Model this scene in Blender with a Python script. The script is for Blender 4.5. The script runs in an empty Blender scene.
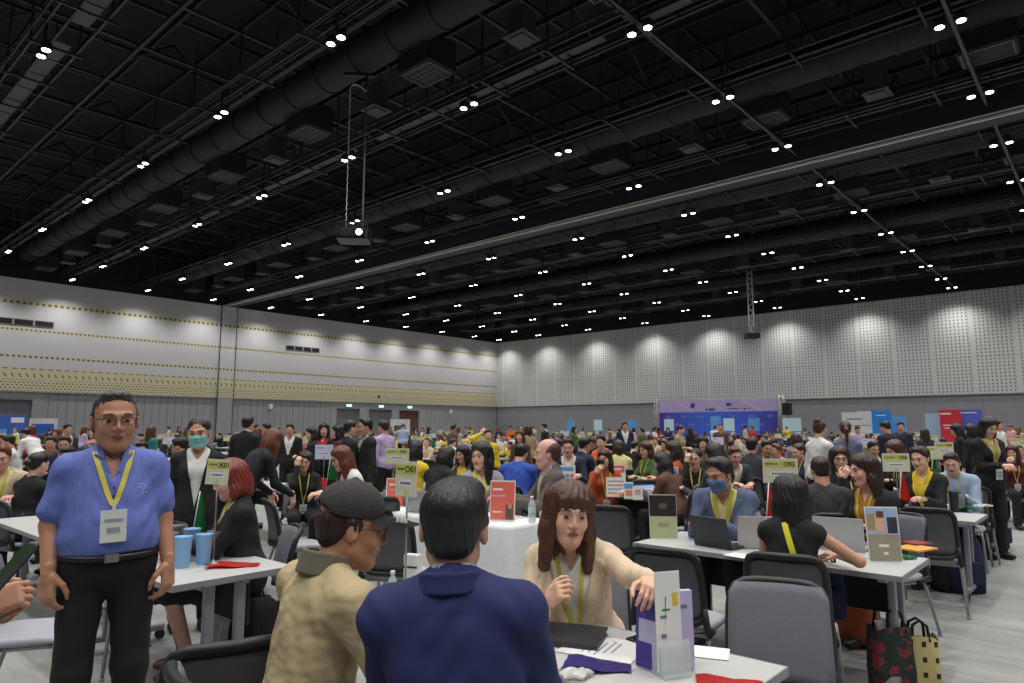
import bpy, bmesh, math, random
import numpy as np
from mathutils import Vector, Matrix
from mathutils.bvhtree import BVHTree

SC = bpy.context.scene
COL = SC.collection
R = math.radians
rng = random.Random(7)

# ---------------------------------------------------------------- camera
# World frame: hall axes. +Y runs towards the perforated wall, -X towards the panelled wall.
CAM_YAW = math.atan(610 / 688.4)
CAM_PITCH = math.atan(86 / 683)
CAM_Z = 1.6
FPX = 683.0
cam_d = bpy.data.cameras.new('camera')
cam_d.sensor_width = 36.0
cam_d.lens = FPX / 1024 * 36.0
cam_d.clip_start = 0.05
cam_d.clip_end = 300
cam = bpy.data.objects.new('camera', cam_d)
cam.location = (0, 0, CAM_Z)
cam.rotation_euler = (math.pi / 2 + CAM_PITCH, 0, CAM_YAW)
COL.objects.link(cam)
SC.camera = cam

# ---------------------------------------------------------------- world, exposure
wd = bpy.data.worlds.new('world')
SC.world = wd
wd.use_nodes = True
wd.node_tree.nodes['Background'].inputs[0].default_value = (0.75, 0.8, 0.9, 1)
wd.node_tree.nodes['Background'].inputs[1].default_value = 0.03
SC.view_settings.view_transform = 'Standard'
SC.view_settings.look = 'None'
SC.view_settings.gamma = 1.0
SC.view_settings.use_curve_mapping = False
SC.view_settings.exposure = 0.3
LAMP_W = 520.0          # each ceiling lamp
LAMP_COL = (1.0, 0.975, 0.935)

# ---------------------------------------------------------------- frames
_ux, _uy = math.sin(CAM_YAW), math.cos(CAM_YAW)
_cp, _sp = math.cos(CAM_PITCH), math.sin(CAM_PITCH)


def W(X, Y, z=0.0):
    """camera-aligned ground frame (X right, Y ahead) -> world"""
    a = X * _ux + Y * _uy
    b = -X * _uy + Y * _ux
    return Vector((-b, a, z))


def AB(a, b, z=0.0):
    return Vector((-b, a, z))


def ray(px, py):
    x = (px - 512) / FPX
    y = (341.5 - py) / FPX
    return (x, _cp - y * _sp, _sp + y * _cp)


def onz(px, py, z):
    r = ray(px, py)
    t = (z - CAM_Z) / r[2]
    return W(r[0] * t, r[1] * t, z)


def atY(px, py, Y):
    r = ray(px, py)
    t = Y / r[1]
    return W(r[0] * t, Y, CAM_Z + r[2] * t)


def proj(p):
    a, b = p[1], -p[0]
    X = a * _ux - b * _uy
    Y = a * _uy + b * _ux
    dz = p[2] - CAM_Z
    d = Y * _cp + dz * _sp
    if d < 0.05:
        return None
    return (512 + FPX * X / d, 341.5 - FPX * (dz * _cp - Y * _sp) / d, Y)


def face(deg):
    """heading in the camera frame (0 away, 90 picture left, 180 to camera) -> world z rotation"""
    return R(deg) + CAM_YAW


# ---------------------------------------------------------------- tagging
def tag(o, label=None, cat=None, group=None, kind=None):
    if label:
        o['label'] = label
    if cat:
        o['category'] = cat
    if group:
        o['group'] = group
    if kind:
        o['kind'] = kind
    return o


def empty(name, loc, rz=0.0, s=1.0):
    o = bpy.data.objects.new(name, None)
    o.empty_display_size = 0.1
    COL.objects.link(o)
    o.location = loc
    o.rotation_euler = (0, 0, rz)
    o.scale = (s, s, s)
    return o


def child(name, me, parent, mats=None, loc=(0, 0, 0), rot=None):
    o = bpy.data.objects.new(name, me)
    COL.objects.link(o)
    o.parent = parent
    o.location = loc
    if rot is not None:
        o.rotation_euler = rot
    if mats is not None:
        setmats(o, mats)
    return o


def setmats(o, mats):
    if not isinstance(mats, (list, tuple)):
        mats = [mats]
    while len(o.data.materials) < len(mats):
        o.data.materials.append(None)
    for i, m in enumerate(mats):
        o.material_slots[i].link = 'OBJECT'
        o.material_slots[i].material = m


def copy_tree(o, parent=None):
    c = o.copy()
    COL.objects.link(c)
    c.parent = parent
    for ch in o.children:
        copy_tree(ch, c)
    return c


# ---------------------------------------------------------------- materials
MATS = {}


def lin(c):
    return tuple((x / 12.92 if x <= 0.04045 else ((x + 0.055) / 1.055) ** 2.4) for x in c)


def rgb(*c):
    return lin(tuple(x / 255 for x in c)) + (1,)


def mat(name, col, rough=0.6, metal=0.0, noise=0.0, nscale=30, bump=0.0, bscale=200, emit=None, alpha=1.0, trans=0.0, coat=0.0, stretch=None):
    if name in MATS:
        return MATS[name]
    m = bpy.data.materials.new(name)
    m.use_nodes = True
    nt = m.node_tree
    b = nt.nodes['Principled BSDF']
    c = rgb(*col)
    b.inputs['Base Color'].default_value = c
    b.inputs['Roughness'].default_value = rough
    b.inputs['Metallic'].default_value = metal
    if coat:
        b.inputs['Coat Weight'].default_value = coat
    if trans:
        b.inputs['Transmission Weight'].default_value = trans
        b.inputs['IOR'].default_value = 1.3
    if alpha < 1:
        b.inputs['Alpha'].default_value = alpha
    if noise or bump:
        tc = nt.nodes.new('ShaderNodeTexCoord')
        mp = nt.nodes.new('ShaderNodeMapping')
        nt.links.new(tc.outputs['Object'], mp.inputs['Vector'])
        if stretch:
            mp.inputs['Scale'].default_value = stretch
    if noise:
        n = nt.nodes.new('ShaderNodeTexNoise')
        n.inputs['Scale'].default_value = nscale
        n.inputs['Detail'].default_value = 5
        nt.links.new(mp.outputs['Vector'], n.inputs['Vector'])
        mx = nt.nodes.new('ShaderNodeMix')
        mx.data_type = 'RGBA'
        mx.inputs['A'].default_value = tuple(x * (1 - noise) for x in c[:3]) + (1,)
        mx.inputs['B'].default_value = tuple(min(1, x * (1 + noise)) for x in c[:3]) + (1,)
        nt.links.new(n.outputs['Fac'], mx.inputs['Factor'])
        nt.links.new(mx.outputs['Result'], b.inputs['Base Color'])
    if bump:
        n2 = nt.nodes.new('ShaderNodeTexNoise')
        n2.inputs['Scale'].default_value = bscale
        n2.inputs['Detail'].default_value = 4
        nt.links.new(mp.outputs['Vector'], n2.inputs['Vector'])
        bp = nt.nodes.new('ShaderNodeBump')
        bp.inputs['Strength'].default_value = bump
        bp.inputs['Distance'].default_value = 0.01
        nt.links.new(n2.outputs['Fac'], bp.inputs['Height'])
        nt.links.new(bp.outputs['Normal'], b.inputs['Normal'])
    if emit:
        b.inputs['Emission Color'].default_value = rgb(*emit[0])
        b.inputs['Emission Strength'].default_value = emit[1]
    MATS[name] = m
    return m


def cloth(name, col, **k):
    return mat(name, col, rough=0.85, noise=k.get('noise', 0.12), nscale=k.get('nscale', 14), bump=k.get('bump', 0.5), bscale=k.get('bscale', 9))


# ---------------------------------------------------------------- plain mesh helpers
class MB:
    """collects shapes into one mesh"""

    def __init__(self):
        self.bm = bmesh.new()
        self.mi = 0

    def _fin(self, verts, M=None):
        if M is not None:
            bmesh.ops.transform(self.bm, matrix=M, verts=verts)
        fs = set()
        for v in verts:
            fs.update(v.link_faces)
        for f in fs:
            f.material_index = self.mi
        return verts

    def box(self, c, s, rot=None, bev=0.0, M=None):
        r = bmesh.ops.create_cube(self.bm, size=1.0)
        vs = r['verts']
        T = Matrix.Translation(c) @ (rot.to_4x4() if rot is not None else Matrix()) @ Matrix.Diagonal((s[0], s[1], s[2], 1))
        bmesh.ops.transform(self.bm, matrix=T, verts=vs)
        if bev:
            es = set()
            for v in vs:
                es.update(v.link_edges)
            r2 = bmesh.ops.bevel(self.bm, geom=list(es), offset=bev, segments=2, affect='EDGES', profile=0.6)
            vs = list(set(v for f in r2['faces'] for v in f.verts) | set(v for v in vs if v.is_valid))
        return self._fin(vs, M)

    def cyl(self, p0, p1, r0, r1=None, n=12, caps=True):
        p0 = Vector(p0)
        p1 = Vector(p1)
        r1 = r0 if r1 is None else r1
        d = p1 - p0
        if d.length < 1e-6:
            return
        q = d.to_track_quat('Z', 'Y').to_matrix().to_4x4()
        r = bmesh.ops.create_cone(self.bm, cap_ends=caps, segments=n, radius1=r0, radius2=r1, depth=d.length)
        T = Matrix.Translation((p0 + p1) / 2) @ q
        bmesh.ops.transform(self.bm, matrix=T, verts=r['verts'])
        for f in set(f for v in r['verts'] for f in v.link_faces):
            f.smooth = len(f.verts) == 4
        return self._fin(r['verts'])

    def tube(self, pts, r, n=8, closed=False):
        """rounded path of rings"""
        pts = [Vector(p) for p in pts]
        m = len(pts)
        rings = []
        prev = None
        for i, p in enumerate(pts):
            if closed:
                d = pts[(i + 1) % m] - pts[i - 1]
            else:
                d = pts[min(i + 1, m - 1)] - pts[max(i - 1, 0)]
            d.normalize()
            if prev is None:
                a = d.orthogonal().normalized()
            else:
                a = (prev - d * prev.dot(d)).normalized()
            prev = a
            b = d.cross(a)
            rr = r[i] if isinstance(r, (list, tuple)) else r
            rings.append([self.bm.verts.new(p + (a * math.cos(2 * math.pi * k / n) + b * math.sin(2 * math.pi * k / n)) * rr) for k in range(n)])
        vs = [v for q in rings for v in q]
        for i in range(m if closed else m - 1):
            A, B = rings[i], rings[(i + 1) % m]
            for k in range(n):
                f = self.bm.faces.new((A[k], A[(k + 1) % n], B[(k + 1) % n], B[k]))
                f.smooth = True
        if not closed:
            self.bm.faces.new(rings[0][::-1])
            self.bm.faces.new(rings[-1])
        return self._fin(vs)

    def lathe(self, prof, n=20, M=None, cap=True):
        """prof: list of (r, z)"""
        rings = []
        for r, z in prof:
            rings.append([self.bm.verts.new((r * math.cos(2 * math.pi * k / n), r * math.sin(2 * math.pi * k / n), z)) for k in range(n)])
        for i in range(len(prof) - 1):
            for k in range(n):
                f = self.bm.faces.new((rings[i][k], rings[i][(k + 1) % n], rings[i + 1][(k + 1) % n], rings[i + 1][k]))
                f.smooth = True
        if cap:
            self.bm.faces.new(rings[0][::-1])
            self.bm.faces.new(rings[-1])
        return self._fin([v for q in rings for v in q], M)

    def poly(self, pts, thick=None, M=None):
        """flat polygon, extruded by vector thick"""
        vs = [self.bm.verts.new(p) for p in pts]
        f = self.bm.faces.new(vs)
        if thick is not None:
            r = bmesh.ops.extrude_face_region(self.bm, geom=[f])
            nv = [e for e in r['geom'] if isinstance(e, bmesh.types.BMVert)]
            bmesh.ops.translate(self.bm, vec=Vector(thick), verts=nv)
            vs += nv
        return self._fin(vs, M)

    def quad(self, pts):
        vs = [self.bm.verts.new(p) for p in pts]
        self.bm.faces.new(vs)
        return self._fin(vs)

    def mesh(self, name='m', flip=True):
        if flip:
            bmesh.ops.recalc_face_normals(self.bm, faces=self.bm.faces)
        me = bpy.data.meshes.new(name)
        self.bm.to_mesh(me)
        self.bm.free()
        return me

    def obj(self, name, mats, parent=None, loc=(0, 0, 0), rot=None):
        return child(name, self.mesh(name), parent, mats, loc, rot)


def rz(a):
    return Matrix.Rotation(a, 3, 'Z')


def rx(a):
    return Matrix.Rotation(a, 3, 'X')


def ry(a):
    return Matrix.Rotation(a, 3, 'Y')


def text_mesh(txt, size, align='CENTER', bold=0.0):
    cu = bpy.data.curves.new('t', 'FONT')
    cu.body = txt
    cu.size = size
    cu.align_x = align
    cu.align_y = 'CENTER'
    cu.extrude = 0.0006
    cu.offset = bold
    cu.resolution_u = 2
    o = bpy.data.objects.new('t', cu)
    COL.objects.link(o)
    dg = bpy.context.evaluated_depsgraph_get()
    me = bpy.data.meshes.new_from_object(o.evaluated_get(dg))
    bpy.data.objects.remove(o)
    bpy.data.curves.remove(cu)
    return me


def add_text(name, txt, size, parent, m, loc, rot=(math.pi / 2, 0, 0), align='CENTER', bold=0.0):
    me = text_mesh(txt, size, align, bold)
    me.materials.clear()
    return child(name, me, parent, m, loc, rot)


# ---------------------------------------------------------------- signed-distance modelling
def xfp(prims, Rm, T, s=1.0):
    """rotate/translate/scale a list of primitives"""
    Rm = np.array(Rm)
    T = np.array(T)
    out = []
    for p in prims:
        op, kind, k = p[0], p[1], p[2]
        if kind == 'c':
            out.append((op, 'c', k * s, Rm @ (np.array(p[3]) * s) + T, Rm @ (np.array(p[4]) * s) + T, p[5] * s, p[6] * s))
        else:
            q = np.eye(3) if p[5] is None else np.array(p[5])
            out.append((op, kind, k * s, Rm @ (np.array(p[3]) * s) + T, np.array(p[4]) * s, Rm @ q) + ((p[6] * s,) if kind == 'b' else ()))
    return out


def infl(prims, d):
    out = []
    for p in prims:
        if p[0] == '-':
            out.append(p)
        elif p[1] == 'c':
            out.append(p[:5] + (p[5] + d, p[6] + d))
        elif p[1] == 'e':
            out.append(p[:4] + (np.array(p[4]) + d, p[5]))
        else:
            out.append(p[:4] + (np.array(p[4]) + d,) + p[5:])
    return out


def pbox(p):
    if p[1] == 'c':
        a, b, r = np.array(p[3]), np.array(p[4]), max(p[5], p[6])
        return np.minimum(a, b) - r, np.maximum(a, b) + r
    r = float(np.max(p[4])) * (1.0 if p[1] == 'e' else 1.75)
    c = np.array(p[3])
    return c - r, c + r


def pd(p, X, Y, Z):
    if p[1] == 'c':
        a, b, ra, rb = np.array(p[3]), np.array(p[4]), p[5], p[6]
        d = b - a
        L2 = float(d @ d) + 1e-12
        t = np.clip(((X - a[0]) * d[0] + (Y - a[1]) * d[1] + (Z - a[2]) * d[2]) / L2, 0, 1)
        return np.sqrt((X - a[0] - t * d[0]) ** 2 + (Y - a[1] - t * d[1]) ** 2 + (Z - a[2] - t * d[2]) ** 2) - (ra + (rb - ra) * t)
    c = np.array(p[3])
    q = np.eye(3) if p[5] is None else np.array(p[5])
    x, y, z = X - c[0], Y - c[1], Z - c[2]
    lx = q[0, 0] * x + q[1, 0] * y + q[2, 0] * z
    ly = q[0, 1] * x + q[1, 1] * y + q[2, 1] * z
    lz = q[0, 2] * x + q[1, 2] * y + q[2, 2] * z
    r = p[4]
    if p[1] == 'e':
        k0 = np.sqrt((lx / r[0]) ** 2 + (ly / r[1]) ** 2 + (lz / r[2]) ** 2)
        k1 = np.sqrt((lx / r[0] ** 2) ** 2 + (ly / r[1] ** 2) ** 2 + (lz / r[2] ** 2) ** 2) + 1e-9
        return k0 * (k0 - 1) / k1
    rd = p[6]
    qx, qy, qz = np.abs(lx) - r[0] + rd, np.abs(ly) - r[1] + rd, np.abs(lz) - r[2] + rd
    return np.sqrt(np.maximum(qx, 0) ** 2 + np.maximum(qy, 0) ** 2 + np.maximum(qz, 0) ** 2) + np.minimum(np.maximum(qx, np.maximum(qy, qz)), 0) - rd


def sdf(prims, cell, extra=None):
    """prims: (op, kind, k, ...) ; extra(d, X, Y, Z) -> d edits the whole field. Returns verts, quads."""
    lo = np.array([1e9] * 3)
    hi = -lo
    for p in prims:
        if p[0] == '+':
            a, b = pbox(p)
            lo = np.minimum(lo, a)
            hi = np.maximum(hi, b)
    lo -= 3 * cell
    hi += 3 * cell
    n = np.ceil((hi - lo) / cell).astype(int) + 1
    ax = [lo[i] + cell * np.arange(n[i]) for i in range(3)]
    D = np.full(n, 0.3, dtype=np.float32)
    for p in prims:
        a, b = pbox(p)
        m = p[2] * 1.5 + 2.5 * cell
        if p[0] == '&':
            i0 = np.zeros(3, int)
            i1 = n
        else:
            i0 = np.clip(np.floor((a - m - lo) / cell).astype(int), 0, n)
            i1 = np.clip(np.ceil((b + m - lo) / cell).astype(int) + 1, 0, n)
        if np.any(i1 <= i0):
            continue
        sl = tuple(slice(i0[i], i1[i]) for i in range(3))
        X = ax[0][sl[0]][:, None, None]
        Y = ax[1][sl[1]][None, :, None]
        Z = ax[2][sl[2]][None, None, :]
        d = pd(p, X, Y, Z)
        o = D[sl]
        k = max(p[2], 1e-5)
        if p[0] == '+':
            h = np.maximum(k - np.abs(o - d), 0) / k
            D[sl] = np.minimum(o, d) - h * h * k * 0.25
        elif p[0] == '-':
            h = np.maximum(k - np.abs(o + d), 0) / k
            D[sl] = np.maximum(o, -d) + h * h * k * 0.25
        else:
            h = np.maximum(k - np.abs(o - d), 0) / k
            D[sl] = np.maximum(o, d) + h * h * k * 0.25
    if extra is not None:
        D = extra(D, ax[0][:, None, None], ax[1][None, :, None], ax[2][None, None, :]).astype(np.float32)
    D[0], D[-1], D[:, 0], D[:, -1], D[:, :, 0], D[:, :, -1] = (np.maximum(q, cell) for q in (D[0], D[-1], D[:, 0], D[:, -1], D[:, :, 0], D[:, :, -1]))
    return nets(D, lo, cell)


def nets(D, lo, cell):
    S = D < 0
    c = S[:-1, :-1, :-1].astype(np.int8)
    cnt = np.zeros_like(c)
    for i in (0, 1):
        for j in (0, 1):
            for k in (0, 1):
                cnt = cnt + S[i:S.shape[0] - 1 + i, j:S.shape[1] - 1 + j, k:S.shape[2] - 1 + k]
    act = (cnt > 0) & (cnt < 8)
    idx = np.argwhere(act)
    if len(idx) == 0:
        return np.zeros((0, 3)), np.zeros((0, 4), int)
    vid = np.full(act.shape, -1, dtype=np.int64)
    vid[act] = np.arange(len(idx))
    acc = np.zeros((len(idx), 3))
    num = np.zeros(len(idx))
    cor = {}
    for i in (0, 1):
        for j in (0, 1):
            for k in (0, 1):
                cor[(i, j, k)] = D[idx[:, 0] + i, idx[:, 1] + j, idx[:, 2] + k].astype(np.float64)
    for axis in range(3):
        for a in (0, 1):
            for b in (0, 1):
                p = [0, 0, 0]
                o = [x for x in range(3) if x != axis]
                p[o[0]], p[o[1]] = a, b
                q = list(p)
                q[axis] = 1
                v0, v1 = cor[tuple(p)], cor[tuple(q)]
                m = (v0 < 0) != (v1 < 0)
                t = np.where(m, v0 / np.where(m, v0 - v1, 1), 0)
                pos = np.tile(np.array(p, float), (len(idx), 1))
                pos[:, axis] = t
                acc[m] += pos[m]
                num[m] += 1
    V = (idx + acc / num[:, None]) * cell + lo
    F = []
    for axis in range(3):
        o = [x for x in range(3) if x != axis]
        s0 = [slice(None)] * 3
        s1 = [slice(None)] * 3
        s0[axis] = slice(0, -1)
        s1[axis] = slice(1, None)
        A, B = S[tuple(s0)], S[tuple(s1)]
        e = np.argwhere(A != B)
        ins = A[tuple(e.T)]
        ok = (e[:, o[0]] > 0) & (e[:, o[1]] > 0) & (e[:, o[0]] < S.shape[o[0]] - 1) & (e[:, o[1]] < S.shape[o[1]] - 1)
        e, ins = e[ok], ins[ok]
        q = []
        for da, db in ((1, 1), (0, 1), (0, 0), (1, 0)):
            g = e.copy()
            g[:, o[0]] -= da
            g[:, o[1]] -= db
            q.append(vid[tuple(g.T)])
        q = np.stack(q, 1)
        flip = ins if axis != 1 else ~ins
        q[~flip] = q[~flip][:, ::-1]
        F.append(q)
    return V, np.concatenate(F)


def to_mesh(name, chunks, matf=None, smooth=True):
    """chunks: list of (V, F); matf(centroids, chunk_no) -> material indices"""
    Vs, Fs, Ms, off = [], [], [], 0
    for ci, (V, F) in enumerate(chunks):
        if len(V) == 0:
            continue
        Vs.append(V)
        Fs.append(F + off)
        off += len(V)
        Ms.append(matf(V[F].mean(1), ci) if matf else np.zeros(len(F), int))
    V, F, Mi = np.concatenate(Vs), np.concatenate(Fs), np.concatenate(Ms)
    me = bpy.data.meshes.new(name)
    me.vertices.add(len(V))
    me.vertices.foreach_set('co', V.astype(np.float32).ravel())
    me.loops.add(len(F) * 4)
    me.loops.foreach_set('vertex_index', F.astype(np.int32).ravel())
    me.polygons.add(len(F))
    me.polygons.foreach_set('loop_start', (np.arange(len(F)) * 4).astype(np.int32))
    me.polygons.foreach_set('loop_total', np.full(len(F), 4, np.int32))
    me.polygons.foreach_set('use_smooth', np.ones(len(F), bool))
    for k in range(int(Mi.max()) + 1):
        me.materials.append(None)
    me.polygons.foreach_set('material_index', Mi.astype(np.int32))
    me.update(calc_edges=True)
    me.validate()
    return me
# ---------------------------------------------------------------- people
def rot(yaw=0, pitch=0, roll=0):
    """yaw + turns to the person's left, pitch + looks down, roll + tips towards the person's right"""
    return np.array(rz(R(yaw)) @ rx(-R(pitch)) @ ry(R(roll)))


HC = dict(skull_w=0.076)


def head_prims(fem=False, jaw=1.0, wide=1.0):
    w = wide
    P = [
        ('+', 'e', 0.0, (0, -0.012, 0.035), (0.075 * w, 0.093, 0.083), None),
        ('+', 'e', 0.03, (0, 0.022, -0.03), (0.062 * w, 0.066, 0.082), None),
        ('+', 'e', 0.03, (0, 0.05, -0.096), (0.026 * jaw * w, 0.026, 0.02), None),
        ('+', 'c', 0.03, (0.045 * jaw * w, 0.0, -0.062), (0.016, 0.052, -0.1), 0.018, 0.014),
        ('+', 'c', 0.03, (-0.045 * jaw * w, 0.0, -0.062), (-0.016, 0.052, -0.1), 0.018, 0.014),
        ('+', 'e', 0.02, (0.036 * w, 0.058, -0.03), (0.022, 0.02, 0.024), None),
        ('+', 'e', 0.02, (-0.036 * w, 0.058, -0.03), (0.022, 0.02, 0.024), None),
        ('+', 'c', 0.015, (0.012, 0.086, 0.022), (0.042 * w, 0.068, 0.024), 0.008, 0.007),
        ('+', 'c', 0.015, (-0.012, 0.086, 0.022), (-0.042 * w, 0.068, 0.024), 0.008, 0.007),
        ('-', 'e', 0.014, (0.031 * w, 0.096, 0.001), (0.015, 0.014, 0.009), None),
        ('-', 'e', 0.014, (-0.031 * w, 0.096, 0.001), (0.015, 0.014, 0.009), None),
        ('+', 'c', 0.012, (0, 0.083, 0.012), (0, 0.102 if not fem else 0.099, -0.028), 0.006, 0.0085),
        ('+', 'e', 0.008, (0.011, 0.092, -0.034), (0.008, 0.010, 0.007), None),
        ('+', 'e', 0.008, (-0.011, 0.092, -0.034), (0.008, 0.010, 0.007), None),
        ('+', 'e', 0.010, (0, 0.084, -0.058), (0.022, 0.010, 0.005), None),
        ('+', 'e', 0.008, (0, 0.083, -0.068), (0.018, 0.010, 0.005), None),
        ('-', 'e', 0.004, (0, 0.100, -0.0635), (0.020, 0.007, 0.0018), None),
    ]
    for s in (1, -1):
        P += [('+', 'e', 0.008, (s * 0.077 * w, -0.006, -0.004), (0.010, 0.019, 0.031), np.array(rz(-s * 0.35))),
              ('-', 'e', 0.006, (s * 0.088 * w, 0.004, 0.0), (0.007, 0.009, 0.017), np.array(rz(-s * 0.35)))]
    return P


def hand_prims(wr, d, nrm, side, curl=0.35, thumb=0.5, s=1.0, spread=0.1):
    """side: +1 right hand (thumb to the left when palm down and fingers ahead)"""
    y = Vector(d).normalized()
    z = Vector(nrm)
    z = (z - y * z.dot(y)).normalized()
    x = y.cross(z)
    M = np.array(Matrix((x, y, z)).transposed())
    P = [('+', 'b', 0.008, (0, 0.048, 0), (0.038, 0.046, 0.0135), None, 0.012),
         ('+', 'c', 0.015, (0, -0.03, 0), (0, 0.02, 0), 0.024, 0.022)]
    L = [0.036, 0.042, 0.039, 0.031]
    for i in range(4):
        bx = (-side) * (0.029 - 0.019 * i)
        if isinstance(curl, (list, tuple)):
            cu = curl[i]
        else:
            cu = curl * (0.9 + 0.12 * i)
        p = np.array((bx, 0.088 - 0.003 * abs(i - 1.3), 0.0))
        ang = 0.2 * cu
        for j, (l, r0, r1) in enumerate(((L[i], 0.0088, 0.0082), (L[i] * 0.7, 0.0082, 0.0076), (L[i] * 0.55, 0.0076, 0.0066))):
            ang += cu * (0.8, 1.0, 0.7)[j]
            sx = -side * spread * (1.5 - i) * 0.4
            dv = np.array((sx, math.cos(ang), -math.sin(ang)))
            q = p + dv * l
            P.append(('+', 'c', 0.004, p, q, r0, r1))
            p = q
    tx = -side
    b0 = np.array((tx * 0.026, 0.012, -0.004))
    b1 = b0 + np.array((tx * 0.03, 0.032, -0.012 - 0.012 * thumb))
    b2 = b1 + np.array((tx * (0.014 - 0.02 * thumb), 0.028, -0.006 - 0.018 * thumb))
    b3 = b2 + np.array((tx * (0.004 - 0.02 * thumb), 0.022, -0.004 - 0.012 * thumb))
    P += [('+', 'c', 0.012, b0, b1, 0.015, 0.011), ('+', 'c', 0.004, b1, b2, 0.0105, 0.0098), ('+', 'c', 0.004, b2, b3, 0.0096, 0.0075)]
    return xfp(P, M, np.array(wr), s)


def ik(S, Wt, L1, L2, pole):
    S, Wt, pole = Vector(S), Vector(Wt), Vector(pole)
    d = Wt - S
    L = min(d.length, (L1 + L2) * 0.995)
    d.normalize()
    Wt = S + d * L
    a = (L1 * L1 - L2 * L2 + L * L) / (2 * L)
    h = math.sqrt(max(L1 * L1 - a * a, 0))
    p = (pole - d * pole.dot(d)).normalized()
    return np.array(S + d * a + p * h), np.array(Wt)


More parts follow.
